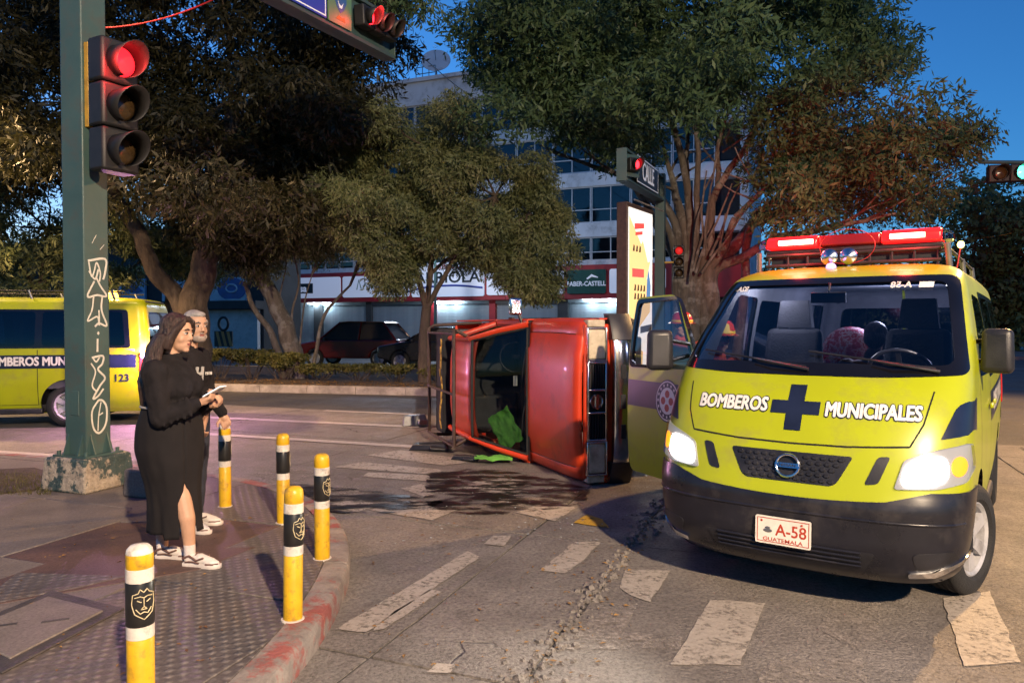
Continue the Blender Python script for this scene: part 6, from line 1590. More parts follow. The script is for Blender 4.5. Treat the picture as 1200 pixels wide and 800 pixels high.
def build_firefighter(name, label, loc, yaw, height=1.66, glasses=False, skin=None, lean=0.0, head_yaw=0.0, helm=True, hairm=None, coat=None, sit=False, group='firefighters beside the open van door', headpitch=8):
    w = thing(name, label, 'person', loc, yaw, group)
    k = height / 1.66; zc = 1.53 * k
    HH = rotH((0.03 + lean, 0, zc), head_yaw, radians(headpitch))
    mb = MB(); head_shapes(mb, HH, 1.04, 1.08)
    mb.cap((lean, 0, zc - 0.08), (lean * 0.8 - 0.02, 0, zc - 0.20), 0.056, 0.062); mb.ell((lean * 0.5 - 0.02, 0, zc - 0.40), (0.13, 0.19, 0.20)); mb.ell((-0.02, 0, zc - 0.63), (0.13, 0.17, 0.17))
    sR, eR, wR = Vector((lean * 0.7 - 0.02, -0.215, zc - 0.25)), Vector((lean * .7 + 0.05, -0.26, zc - 0.53)), Vector((lean + 0.24, -0.16, zc - 0.58))
    sL, eL, wL = Vector((lean * 0.7 - 0.02, 0.215, zc - 0.25)), Vector((lean * .7 + 0.05, 0.26, zc - 0.53)), Vector((lean + 0.24, 0.16, zc - 0.58))
    for a, b, c in ((sR, eR, wR), (sL, eL, wL)): mb.cap(a, b, 0.048, 0.040); mb.cap(b, c, 0.038, 0.028)
    hand_shapes(mb, wR, (0.9, 0.2, -0.1), (0, 0.3, -0.9), 1, 0.6); hand_shapes(mb, wL, (0.9, -0.2, -0.1), (0, -0.3, -0.9), -1, 0.6)
    if not sit:
        for s in (-1, 1): mb.cap((0, s * 0.09, zc - 0.66), (0.02, s * 0.10, 0.47), 0.095, 0.062); mb.cap((0.02, s * 0.10, 0.47), (0.0, s * 0.10, 0.06), 0.060, 0.040)
    body = fuse(mb, 'body', [skin or M_SKIN_M], w, 0.007, 4); face_details(body, HH, 1.04, None, glasses)
    if helm: helmet(body, HH @ Matrix.Rotation(radians(-6), 4, 'Y'))
    if hairm:
        mb = MB(); mb.M = HH; mb.ell((-0.030, 0, 0.045), (0.105, 0.095, 0.10)); mb.ell((-0.055, 0, -0.02), (0.075, 0.090, 0.09)); fuse(mb, 'hair', [hairm], body, 0.008, 3)
    mb = MB(); mb.ell((lean * .5 - 0.02, 0, zc - 0.38), (0.16, 0.235, 0.20)); mb.ell((-0.01, 0, zc - 0.58), (0.17, 0.22, 0.16)); mb.ell((lean * .7 - 0.03, 0, zc - 0.225), (0.11, 0.21, 0.06)); mb.cap((lean * .8 - 0.02, 0, zc - 0.20), (lean * .9 - 0.015, 0, zc - 0.15), 0.085, 0.080)
    for a, b, c in ((sR, eR, wR), (sL, eL, wL)): mb.cap(a, b, 0.085, 0.068); mb.cap(b, c, 0.066, 0.050)
    if not sit: mb.ell((-0.01, 0, zc - 0.74), (0.18, 0.23, 0.16))
    ct = fuse(mb, 'coat', [coat or M_COAT], body, 0.010, 3, 0.010)
    if not sit:
        mb = MB()
        for s in (-1, 1): mb.cap((0, s * 0.10, zc - 0.68), (0.03, s * 0.105, 0.48), 0.11, 0.085); mb.cap((0.03, s * 0.105, 0.48), (0.0, s * 0.10, 0.10), 0.083, 0.075)
        fuse(mb, 'trousers', [coat or M_COAT], body, 0.010, 3)
        for s in (-1, 1):
            mb = MB(); mb.cap((0, s * 0.10, 0.06), (0.0, s * 0.10, 0.13), 0.055, 0.06); mb.cap((0, s * 0.10, 0.042), (0.16, s * 0.11, 0.035), 0.042, 0.036); fuse(mb, 'boot', [M_BLACKP], w, 0.008, 2)
    for dz in (0.42,):
        mb = MB(); mb.tube([(lean * .45 - 0.02 + 0.168 * cos(a), 0.243 * sin(a), zc - dz) for a in np.linspace(0, 2 * pi, 37)], 0.016, 6, caps=False); mb.build('reflective_band', [M_REFLS], ct, smooth=80)
    return w
build_firefighter('person', 'firefighter in red helmet and glasses seen through the windscreen beside the open door', (1.74, 6.30, 0), radians(-62), 1.63, True, lean=0.05, head_yaw=radians(-25))
build_firefighter('person', 'firefighter in a red helmet standing behind the window of the open van door', (1.90, 8.20, 0), radians(-95), 1.74, False, head_yaw=radians(10))
# people inside the near van
def in_van(p): return van_world(van, p)
q = in_van((0.02, 2.62, 0.0))
build_firefighter('person', 'dark-haired person in a brown jacket sitting inside the van behind the windscreen', (q.x, q.y, 0.0), radians(90 - 35), 1.62, False, lean=0.10, helm=False, hairm=M_HAIRB, coat=pmat('brown jacket', (0.10, 0.045, 0.03), (0.06, 0.028, 0.02), scale=8, rough=0.85), sit=True, group='people inside the van', headpitch=25)
M_BLANKET = xmat('patterned blanket', lambda N, L, b, m: (L.new(n_ramp(N, L, n_noise(N, L, N.new('ShaderNodeTexCoord').outputs['Object'], 16, 3), [(0.40, (0.45, 0.02, 0.06)), (0.47, (0.65, 0.58, 0.58)), (0.53, (0.55, 0.08, 0.14)), (0.62, (0.30, 0.02, 0.05))]), b.inputs['Base Color'])))
q = in_van((-0.24, 3.05, 1.30))
mb = MB(); mb.ell((0, 0, 0.10), (0.24, 0.16, 0.20)); mb.ell((0.12, 0.05, 0.02), (0.20, 0.14, 0.16)); mb.ell((-0.10, 0, 0.0), (0.18, 0.14, 0.16))
o = fuse(mb, 'blanket', [M_BLANKET], None, 0.012, 3); o.location = q; o.rotation_euler = (0, 0, -VAN_TH); tag(o, 'red and white patterned blanket bundled up inside the van', 'blanket')
# ------------------------------------------------------------------ bollards
M_BYEL = pmat('bollard yellow', (0.60, 0.36, 0.012), (0.50, 0.29, 0.010), scale=10, rough=0.40, dirt=(0.18, 0.11, 0.03), dscale=11, damt=0.75, bump=0.12, bscale=25, wp=True, dlo=0.53)
M_BWHT = pmat('bollard white', (0.62, 0.58, 0.52), (0.48, 0.44, 0.40), scale=16, rough=0.5, dirt=(0.20, 0.17, 0.14), dscale=15, damt=0.7, wp=True)
M_BBLK = pmat('bollard black', (0.016, 0.015, 0.015), (0.009, 0.009, 0.009), scale=8, rough=0.35, rvar=0.1)
M_CREAM = pmat('cream line', (0.55, 0.47, 0.30), (0.42, 0.35, 0.20), scale=30, rough=0.5)
BR, BH = 0.0475, 0.675
def bollard(loc, rz, label, worn=False, tilt=(0, 0)):
    t = thing('bollard', label, 'bollard', loc, rz, 'striped bollards along the kerb'); t.rotation_euler = (tilt[0], tilt[1], rz)
    H = BH
    mb = MB(); mb.lathe([(BR, 0.0), (BR, H - 0.340), (BR - 0.001, H - 0.338), (BR - 0.001, H - 0.090), (BR, H - 0.088), (BR, H - 0.04), (BR * 0.92, H - 0.018), (BR * 0.66, H - 0.005), (0, H)], 32); mb.build('post', [M_BYEL], t, smooth=40)
    if worn:
        mb = MB(); mb.lathe([(BR * 0.985, H - 0.032), (BR * 0.93, H - 0.0165), (BR * 0.67, H - 0.0035), (0, H + 0.0015)], 32); mb.build('worn_cap', [M_BWHT], t, smooth=40)
    for a, b in ((H - 0.345, H - 0.295), (H - 0.135, H - 0.085)):
        mb = MB(); mb.lathe([(BR, a), (BR + 0.0012, a + 0.001), (BR + 0.0012, b - 0.001), (BR, b)], 32); mb.build('white_band', [M_BWHT], t, smooth=40)
    mb = MB(); mb.lathe([(BR + 0.0012, H - 0.297), (BR + 0.0022, H - 0.295), (BR + 0.0022, H - 0.136), (BR + 0.0012, H - 0.134)], 32); bk = mb.build('black_band', [M_BBLK], t, smooth=40)
    # municipal crest in cream lines
    def on(u, v): a = -pi / 2 + u / BR; return ((BR + 0.0035) * cos(a), (BR + 0.0035) * sin(a), H - 0.215 + v)
    mb = MB()
    for pts in ([(-.036, .040), (-.040, .005), (-.030, -.030), (0, -.052), (.030, -.030), (.040, .005), (.036, .040), (.018, .048), (.010, .060), (0, .048), (-.012, .060), (-.018, .046), (-.036, .040)],
                [(-.022, .020), (-.008, .012)], [(.022, .020), (.008, .012)], [(0, .03), (0, -.004), (-.010, -.014), (.010, -.014), (0, -.004)], [(-.026, -.012), (-.012, -.030), (0, -.024), (.012, -.030), (.026, -.012)], [(-.03, .03), (-.012, .034), (0, .028), (.012, .034), (.03, .03)]):
        q = []
        for a, b in zip(pts, pts[1:]): q += [(a[0] + (b[0] - a[0]) * k / 4, a[1] + (b[1] - a[1]) * k / 4) for k in range(4)]
        q.append(pts[-1]); mb.tube([on(*p) for p in q], 0.0019, 5)
    mb.build('crest', [M_CREAM], bk, smooth=60)
    mb = MB(); mb.lathe([(BR + 0.012, -0.006), (BR + 0.010, 0.004), (BR, 0.006)], 24); mb.build('base_collar', [M_BWHT], t, smooth=40)
    return t
bollard((-1.385, 2.70, SW), radians(42), 'yellow bollard with a black band and crest nearest the camera, worn white on top', True)
bollard((-1.11, 3.67, SW), radians(62), 'yellow and black bollard by the red-stained kerb with its base flecked white', False, (0, radians(1.2)))
bollard((-1.21, 4.63, SW), radians(70), 'yellow and black bollard on the kerb bend furthest right of the row', False, (radians(1), radians(-1.4)))
bollard((-1.72, 5.47, SW), radians(140), 'yellow and black bollard behind the one on the bend, its crest turned away')
bollard((-2.35, 5.96, SW), radians(150), 'yellow and black bollard standing next to the two people, farthest from the camera', True)

# ------------------------------------------------------------------ signal gantries
M_GREENP = pmat('dark green post paint', (0.050, 0.095, 0.090), (0.035, 0.070, 0.068), scale=2.5, rough=0.5, rvar=0.1, dirt=(0.06, 0.06, 0.05), dscale=5, damt=0.6, bump=0.08, bscale=20)
M_BASEP = xmat('peeling painted concrete', lambda N, L, b, m: (
    L.new(n_mix(N, L, n_ramp(N, L, n_noise(N, L, N.new('ShaderNodeTexCoord').outputs['Object'], 5.5, 8, 0.75), [(0.47, (0, 0, 0)), (0.52, (1, 1, 1))]), (0.030, 0.055, 0.055),
          n_ramp(N, L, n_noise(N, L, N.new('ShaderNodeTexCoord').outputs['Object'], 18, 6), [(0.3, (0.20, 0.165, 0.13)), (0.7, (0.45, 0.38, 0.30))])), b.inputs['Base Color']),
    L.new(n_bump(N, L, n_noise(N, L, N.new('ShaderNodeTexCoord').outputs['Object'], 8, 8, 0.7), 0.9, 0.05), b.inputs['Normal'])))
M_SIGH = pmat('signal housing black', (0.018, 0.017, 0.018), (0.010, 0.010, 0.010), scale=6, rough=0.55)
M_LRED = emat('lit red lens', (1.0, 0.012, 0.02), 2.6, (0.5, 0.02, 0.02))
M_LRED2 = emat('glowing red lens', (1.0, 0.012, 0.02), 0.9, (0.4, 0.02, 0.02))
M_LGREEN = emat('lit green lens', (0.05, 1.0, 0.55), 2.2, (0.02, 0.4, 0.2))
M_LDIM = emat('dim red lens', (1.0, 0.02, 0.02), 0.15, (0.25, 0.02, 0.02))
M_LOFF = pmat('unlit lens', (0.05, 0.03, 0.012), (0.03, 0.018, 0.008), scale=60, rough=0.25)
M_SIGNB = emat('blue sign', (0.05, 0.07, 0.42), 0.03, (0.035, 0.05, 0.33)); M_SIGNW = emat('white sign print', (0.85, 0.85, 0.95), 0.06, (0.75, 0.75, 0.75))
M_SIGNG = pmat('green sign', (0.12, 0.24, 0.13), (0.10, 0.20, 0.11), rough=0.4); M_SIGND = pmat('dark street sign', (0.02, 0.022, 0.025), (0.014, 0.015, 0.017), rough=0.4)
M_YELB = pmat('ochre bracket', (0.45, 0.26, 0.03), (0.32, 0.18, 0.025), scale=6, rough=0.55, dirt=(0.12, 0.07, 0.02), dscale=7)
M_SHB, M_SHR, M_SHO = pmat('crest blue', (0.03, 0.12, 0.32), rough=0.4), pmat('crest red', (0.50, 0.05, 0.07), rough=0.4), pmat('crest orange', (0.55, 0.16, 0.04), rough=0.5)

def lens_unit(mb_h, parent, c, face, up, lit, r=0.10, vis=0.20):
    """one aspect: lens, round visor"""
    f = Vector(face).normalized(); u = Vector(up).normalized(); s = u.cross(f); c = Vector(c)
    R = Matrix(((s.x, u.x, f.x), (s.y, u.y, f.y), (s.z, u.z, f.z)))
    mb = MB(); mb.lathe([(r, 0.0), (r * 0.98, 0.012), (r * 0.7, 0.03), (0, 0.038)], 24, c, R); mb.build('lens', [lit], parent, smooth=50)
    mb = MB(); n = 22; rings = []
    for d, rr in ((0.0, r * 1.1), (vis, r * 1.12)):
        rings.append([c + R @ Vector((rr * cos(a), rr * sin(a), d * (0.35 + 0.65 * max(0.0, 0.5 + 0.5 * sin(a))) if d else 0)) for a in np.linspace(-pi * 0.42, pi * 1.42, n)])
    mb.loft(rings, closed=False, caps=False); v = mb.build('visor', [M_SIGH], parent, smooth=60); sm = v.modifiers.new('s', 'SOLIDIFY'); sm.thickness = 0.005
    return v

def signal(loc, face, row, lits, label, group=None, plate=None, k_=1.0):
    """three-aspect signal head; row = direction from the first aspect to the next, face = viewing side"""
    t = thing('traffic_signal', label, 'traffic light', loc, 0, group); t.scale = (k_, k_, k_)
    f, r = Vector(face).normalized(), Vector(row).normalized(); s = r.cross(f)
    R = Matrix(((r.x, s.x, f.x), (r.y, s.y, f.y), (r.z, s.z, f.z)))
    n = len(lits); mb = MB()
    for k in range(n): mb.box(R @ Vector((0.30 * (k - (n - 1) / 2), 0, 0.0)), (0.292, 0.27, 0.16), rot=R)
    h = mb.build('housing', [M_SIGH], t, bevel=0.02)
    up = Vector((0, 0, 1))
    for k, l in enumerate(lits): lens_unit(None, t, R @ Vector((0.30 * (k - (n - 1) / 2), 0, 0.078)), f, up, l)
    if plate:
        mb = MB(); w = 0.15 * n + plate; q = [(-w, -0.135 - plate), (w, -0.135 - plate), (w, 0.135 + plate), (-w, 0.135 + plate)]
        mb.prism(q, -0.085, -0.075, lambda a, b, h_: tuple(R @ Vector((a, b, h_)))); mb.build('backplate', [M_GREENP], t)
    return t

def gantry(loc, sgn, length, z0, slope, label, graffiti=False):
    """square post on a painted block with a box arm running along the side street"""
    t = thing('signal_post', label, 'signal post', loc, 0, 'signal posts with an arm'); t.rotation_euler = (0, 0, ANG)
    s = 0.13
    mb = MB(); mb.box((0, 0, 0.15), (0.55, 0.55, 0.30), top=(0.90, 0.90)); bs = mb.build('base_block', [M_BASEP], t, bevel=0.02)
    top = z0 + 0.75
    mb = MB(); mb.box((0, 0, top / 2 + 0.15), (2 * s, 2 * s, top - 0.30)); post = mb.build('post', [M_GREENP], t, bevel=0.012)
    mb = MB(); mb.box((0, 0, 0.308), (0.40, 0.40, 0.016)); 
    for a in (-1, 1):
        for b in (-1, 1): mb.cyl((a * 0.165, b * 0.165, 0.31), (a * 0.165, b * 0.165, 0.35), 0.016)
    for a, b in ((1, 0), (-1, 0), (0, 1), (0, -1)):
        for o in (-0.085, 0.085):
            d = Vector((a, b, 0)); q = Vector((-b, a, 0)) * o
            mb.prism([(0.0, 0.315), (0.058, 0.315), (0.0, 0.50)], -0.006, 0.006, lambda u, v, h, d=d, q=q: tuple(d * (s + u) + q + Vector((-d.y, d.x, 0)) * h + Vector((0, 0, v))))
    mb.build('foot_plate', [M_GREENP], post)
    mb = MB(); mb.box((0, -s - 0.003, 0.78), (0.10, 0.006, 0.22)); mb.build('hatch', [M_GREENP], post, bevel=0.004)
    # arm: two flanges and a web, along +-y
    A = Vector((0, sgn * s, z0)); d = Vector((0, sgn, slope)).normalized(); mb = MB(); q0, q1 = A, A + d * length
    for zz, w in ((0.0, 0.12), (0.62, 0.10)):
        a, b = q0 + Vector((0, 0, zz)), q1 + Vector((0, 0, zz)); mb.loft([[p + Vector((x, 0, z)) for x, z in ((-w, 0), (w, 0), (w, 0.055), (-w, 0.055))] for p in (a, b)])
    mb.loft([[p + Vector((x, 0, z)) for x, z in ((-.02, 0), (.02, 0), (.02, 0.64), (-.02, 0.64))] for p in (q0, q1)])
    mb.loft([[p + Vector((x, 0, z)) for x, z in ((-.11, 0), (.11, 0), (.11, 0.66), (-.11, 0.66))] for p in (q1, q1 + d * 0.03)]); mb.build('arm', [M_GREENP], t, bevel=0.006)
    return t, lambda L, x=0.0, z=0.0: t.matrix_world_calc @ Vector((0, 0, 0)) if False else Vector(loc) + Matrix.Rotation(ANG, 3, 'Z') @ (A + d * L + Vector((x, 0, z)))

def arm_sign(name, label, P0, P1, z0, z1, mat, out=0.125, border=None, cat='sign'):
    """flat panel hung on the arm between two points, facing E1"""
    P0, P1 = Vector(P0), Vector(P1); n = E1; x = (P1 - P0).normalized(); L_ = (P1 - P0).length
    o = thing(name, label, cat, tuple(P0 + n * out)); 
    F = frame((0, 0, 0), x, Vector((0, 0, 1))); 
    mb = MB(); mb.M = F; mb.prism(rounded([(0, z0), (L_, z0), (L_, z1), (0, z1)], 0.02), 0.0, 0.02); p = mb.build('panel', [mat], o)
    if border:
        mb = MB(); mb.M = F; w = 0.018; g_ = 0.022
        for a, b, c, d in ((g_, z0 + g_, L_ - g_, z0 + g_ + w), (g_, z1 - g_ - w, L_ - g_, z1 - g_), (g_, z0 + g_ + w, g_ + w, z1 - g_ - w), (L_ - g_ - w, z0 + g_ + w, L_ - g_, z1 - g_ - w)): mb.prism([(a, b), (c, b), (c, d), (a, d)], 0.0205, 0.0225)
        mb.build('border', [border], p)
    return o, p, F, L_

gp_, armp = gantry((-3.894, 6.70, SW), 1, 5.45, 5.29, 0.085, 'dark green signal post with white graffiti on a peeling concrete block', True)
# the arm's blue clearance sign, the green crest panel and the signal at its end
o, p, F, L_ = arm_sign('clearance_sign', 'blue sign with white figures 2.9 hanging on the near signal arm', armp(0.9, z=0.06), armp(3.50, z=0.06), 0.0, 0.60, M_SIGNB, border=M_SIGNW)
put_text('lettering', '2.9', M_SIGNW, p, F @ Matrix.Translation((L_ - 0.72, 0.32, 0.0215)), 0.58, 0.002, 0.008, 0.95)
put_text('lettering', 'ALTURA', M_SIGNW, p, F @ Matrix.Translation((0.70, 0.32, 0.0215)), 0.30, 0.002, 0.004, 0.95) if False else None
o, p, F, L_ = arm_sign('crest_sign', 'green panel with a small blue and red crest next to the blue sign', armp(3.55, z=0.06), armp(4.12, z=0.06), 0.0, 0.62, M_SIGNG)
mb = MB(); mb.M = F; mb.prism([(x + L_ / 2, y + 0.36) for x, y in [(-0.15, 0.16), (0.15, 0.16), (0.15, -0.02), (0.09, -0.12), (0, -0.19), (-0.09, -0.12), (-0.15, -0.02)]], 0.0205, 0.024); mb.build('crest', [M_SHB], p)
mb = MB(); mb.M = F; mb.prism([(x + L_ / 2, y + 0.36) for x, y in [(-0.12, 0.14), (0.12, 0.14), (0.12, 0.04), (0.04, 0.06), (0, 0.0), (-0.04, 0.06), (-0.12, 0.04)]], 0.0245, 0.027); mb.build('crest_top', [M_SHR], p)
mb = MB(); mb.M = F; mb.prism([(x + L_ / 2, y + 0.36) for x, y in [(-0.07, -0.03), (-0.02, -0.08), (0.02, -0.08), (0.07, -0.03), (0.03, -0.12), (-0.03, -0.12)]], 0.0245, 0.026); mb.build('crest_waves', [M_SIGNW], p)
mb = MB(); mb.M = F; mb.prism([(x + L_ / 2, y + 0.09) for x, y in [(-0.12, -0.02), (0.12, -0.02), (0.10, 0.045), (0.03, 0.02), (-0.04, 0.05)]], 0.0205, 0.0235); mb.build('orange_mark', [M_SHO], p)
c = armp(4.78, x=0.16, z=0.36)
sg1 = signal(tuple(c), E1, E2 + Vector((0, 0, 0.085)), [M_LRED, M_LOFF, M_LOFF], 'black traffic light lit red at the end of the near signal arm', 'traffic lights', k_=1.1)
lamp('signal_glow', 'POINT', c - E2 * 0.3 + E1 * 0.33, 4.0, (1, 0.03, 0.03), 0.05)
# upright head on the post itself
pc = Vector((-3.894, 6.70, SW)) + E1 * 0.36 + Vector((0, 0, 3.42))
signal(tuple(pc), -E2 * 0.12 + E1 * 0.99, (0, 0, -1), [M_LRED2, M_LOFF, M_LOFF], 'upright traffic light on the near green post, its lowest lamp dark', 'traffic lights', k_=1.3)
lamp('signal_glow', 'POINT', pc + Vector((0, 0, 0.32)) + (E1 * 0.83 - E2 * 0.55) * 0.35, 9.0, (1, 0.03, 0.03), 0.05)
mb = MB()
mb.box((0.155, -0.02, 3.62), (0.05, 0.17, 0.75)); mb.box((0.20, -0.02, 3.28), (0.10, 0.12, 0.03)); mb.box((0.20, -0.02, 3.96), (0.10, 0.12, 0.03)); mb.build('signal_bracket', [M_YELB], gp_, bevel=0.006)
# graffiti on the lit face of the post
M_TAG = pmat('white spray paint', (0.62, 0.60, 0.52), (0.5, 0.48, 0.42), scale=20, rough=0.6)
mb = MB()
def stroke(pts, w=0.012, closed=False):
    q = catmull(pts + ([pts[0]] if closed else []), 5)
    mb.tube([(0.1325, p[0], p[1]) for p in q], w, 6)
for pts, w in (([(-0.10, 2.06), (0.10, 2.09), (0.10, 1.98), (0.075, 1.90)], 0.013), ([(-0.09, 2.05), (-0.06, 1.92), (-0.03, 1.97), (0.0, 2.05), (0.04, 1.96), (0.03, 1.88)], 0.010), ([(-0.09, 1.97), (-0.02, 1.90), (0.02, 1.99)], 0.011),
              ([(-0.03, 1.88), (-0.11, 1.74), (0.0, 1.755), (0.11, 1.75), (0.04, 1.84), (-0.01, 1.92)], 0.012), ([(-0.04, 1.74), (-0.06, 1.62), (-0.11, 1.52), (0.0, 1.56), (0.02, 1.48), (0.02, 1.62)], 0.010),
              ([(0.06, 1.74), (0.05, 1.62), (0.11, 1.48), (0.02, 1.50), (-0.03, 1.47)], 0.012), ([(0.0, 1.42), (0.012, 1.41), (0.0, 1.40)], 0.014), ([(0.0, 1.36), (-0.005, 1.24)], 0.013),
              ([(-0.07, 1.19), (0.06, 1.20), (0.05, 1.13), (0.0, 1.08), (0.08, 1.00), (0.02, 0.93), (-0.06, 0.82), (0.0, 0.84), (0.06, 0.90)], 0.012), ([(-0.08, 1.14), (-0.03, 1.06), (-0.07, 0.94), (-0.02, 0.88)], 0.010), ([(-0.06, 1.19), (-0.02, 1.15), (0.02, 1.19)], 0.010),
              ([(0.0, 0.80), (-0.075, 0.70), (-0.06, 0.55), (0.01, 0.50), (0.085, 0.58), (0.095, 0.72), (0.05, 0.79), (0.0, 0.80)], 0.012), ([(0.03, 0.78), (0.0, 0.65), (-0.01, 0.52)], 0.008), ([(0.0, 0.66), (0.05, 0.68)], 0.008),
              ([(-0.05, 2.22), (0.0, 2.30)], 0.004), ([(0.04, 2.17), (0.09, 2.22)], 0.004)): stroke([(x * 0.9, z) for x, z in pts], w * 0.8)
for i, v in enumerate(mb.v): mb.v[i] = (0.1305 + max(-0.001, min(0.0015, (v[0] - 0.1325) * 0.2)), v[1], v[2])
mb.build('graffiti', [M_TAG], gp_)
# low concrete block beside the post
mb = MB(); mb.box((0, 0, 0.12), (0.34, 0.30, 0.24), top=(0.95, 0.95)); o = mb.build('concrete_block', [M_SMOOTHP], bevel=0.02); p = on_ground(172, 585, SW); o.location = (p.x - 0.05, p.y + 0.18, SW); o.rotation_euler = (0, 0, ANG); tag(o, 'low bare concrete block right beside the near signal post', 'block')

gp2, armp2 = gantry((4.04, 20.0, 0.15), -1, 5.1, 4.80, -0.075, 'green signal post by the lit advertising panel, behind the ambulance van')
c = armp2(4.72, x=0.16, z=0.36)
signal(tuple(c), E1 * 0.8 - E2 * 0.6, -E2 * 0.8 - E1 * 0.6, [M_LRED], 'red traffic light at the tip of the middle signal arm', 'traffic lights', plate=0.10)
o, p, F, L_ = arm_sign('street_sign', 'dark street sign reading CALLE on the middle signal arm', armp2(4.15, z=0.06), armp2(1.2, z=0.06), 0.0, 0.62, M_SIGND, border=M_SIGNW)
put_text('lettering', 'CALLE', M_SIGNW, p, F @ Matrix.Translation((L_ * 0.5, 0.31, 0.0215)), 0.58, 0.002, 0.004, 0.98)
pc2 = Vector((4.04, 20.0, 0.15)) + E1 * 0.50 + Vector((0, 0, 3.15))
signal(tuple(pc2), (-0.15, -1, 0), (0, 0, -1), [M_LDIM, M_LOFF, M_LOFF], 'upright traffic light beside the post near the big tree, red barely lit', 'traffic lights')
mb = MB(); mb.box((0.26, -0.02, 3.15), (0.26, 0.10, 0.05)); mb.build('signal_bracket', [M_YELB], gp2)

# green light on the right, on an arm reaching in from outside the frame
GL = at_depth(1182, 203, 19.0)
t = thing('signal_post', 'signal mast beyond the right edge whose arm carries the green light', 'signal post', (GL.x + 6.0, GL.y + 0.6, 0))
mb = MB(); mb.tube([(0, 0, 0), (0, 0, GL.z + 0.5)], 0.13, 12); mb.build('post', [M_GREENP], t, smooth=50)
mb = MB(); mb.tube([(0, 0, GL.z + 0.36), (-6.6, -0.35, GL.z + 0.34)], [0.07, 0.05], 10); mb.build('arm', [M_GREENP], t, smooth=50)
signal((GL.x + 0.28, GL.y, GL.z), (-0.25, -1, 0), (1, -0.25, 0), [M_LOFF, M_LGREEN, M_LOFF], 'horizontal traffic light showing green above the far street', 'traffic lights', k_=1.65)

# ------------------------------------------------------------------ lit advertising panel
AP = at_depth(737, 380, 14.0); AP.z = 0
t = thing('advertising_totem', 'tall lit yellow and white advertising panel in a dark frame', 'advertising panel', (AP.x, AP.y, 0)); 
ax = Vector((0.53, 0.85, 0)).normalized(); an = Vector((0.85, -0.53, 0)).normalized()
FA = frame((0, 0, 0), ax, (0, 0, 1))
M_ADY = emat('lit yellow poster', (1.0, 0.76, 0.42), 0.17, (0.6, 0.4, 0.1)); M_ADW = emat('lit white poster', (0.80, 0.92, 0.95), 0.20, (0.7, 0.7, 0.7)); M_ADR = emat('lit red print', (0.8, 0.12, 0.10), 0.15, (0.5, 0.05, 0.05)); M_ADB = emat('lit blue print', (0.1, 0.3, 0.6), 0.15, (0.05, 0.1, 0.3)); M_ADK = pmat('dark print', (0.06, 0.045, 0.03), rough=0.5)
W_, Zb, Zt = 1.20, 0.55, 3.86
mb = MB(); mb.M = FA; mb.prism([(-0.06, 0.0), (W_ + 0.06, 0.0), (W_ + 0.06, Zt + 0.10), (-0.06, Zt + 0.10)], -0.24, -0.02); mb.build('case', [M_RUST], t, bevel=0.015)
mb = MB(); mb.M = FA; mb.prism([(0, Zb), (W_, Zb), (W_, Zt), (0, Zt)], -0.02, 0.0); fa = mb.build('poster', [M_ADW], t)
def ad(name, pts, mat, h=0.003):
    mb = MB(); mb.M = FA; mb.prism([(x * W_, Zb + y * (Zt - Zb)) for x, y in pts], 0.0, h); mb.build(name, [mat], fa)
ad('yellow_field', [(0, 0.22), (0.9, 0.40), (0.92, 0.5), (0.75, 0.6), (0.9, 0.7), (1, 0.98), (0.5, 0.80), (0, 0.95)], M_ADY)
ad('white_field', [(0.25, 0.97), (1, 0.985), (1, 0.72), (0.80, 0.70), (0.62, 0.80)], M_ADW, 0.004)
ad('yellow_field', [(0, 0.0), (0.55, 0.0), (0.6, 0.16), (0.2, 0.2), (0.0, 0.14)], M_ADY)
ad('red_panel', [(0.12, 0.60), (0.62, 0.605), (0.62, 0.655), (0.12, 0.65)], M_ADR, 0.005)
ad('red_panel', [(0.22, 0.88), (0.62, 0.90), (0.62, 0.93), (0.22, 0.915)], M_ADR, 0.005); ad('red_panel', [(0.25, 0.845), (0.55, 0.86), (0.55, 0.88), (0.25, 0.865)], M_ADR, 0.005)
ad('blue_figure', [(0.72, 0.46), (0.90, 0.47), (0.93, 0.56), (0.82, 0.66), (0.76, 0.58)], M_ADB, 0.005); ad('black_panel', [(0.48, 0.27), (0.98, 0.285), (0.98, 0.325), (0.48, 0.31)], M_ADK, 0.005)
for k, (y, txt, sz) in enumerate(((0.755, 'Q&A', 0.22), (0.525, 'xo:xo', 0.16), (0.475, 'a la o', 0.14))):
    pass
for (x0, y0, n) in ((0.14, 0.75, 3), (0.2, 0.52, 4), (0.2, 0.47, 4)):
    for k in range(n): ad('print_mark', [(x0 + k * 0.13, y0), (x0 + k * 0.13 + 0.08, y0 + 0.003), (x0 + k * 0.13 + 0.08, y0 + 0.035), (x0 + k * 0.13 + 0.03, y0 + 0.04)], M_ADK, 0.005)
mb = MB(); mb.M = FA; mb.tube([(-0.05, Zt + 0.12, 0.12), (W_ + 0.3, Zt + 0.10, 0.12)], 0.015, 6); mb.build('top_rail', [M_STEEL], t)
lamp('poster_light', 'AREA', Vector((AP.x, AP.y, 2.4)) + ax * 0.6 + an * 0.15, 25, (0.95, 0.9, 0.75), 1.0, None, Vector((AP.x, AP.y, 2.4)) + ax * 0.6 + an * 3, sy=2.6)

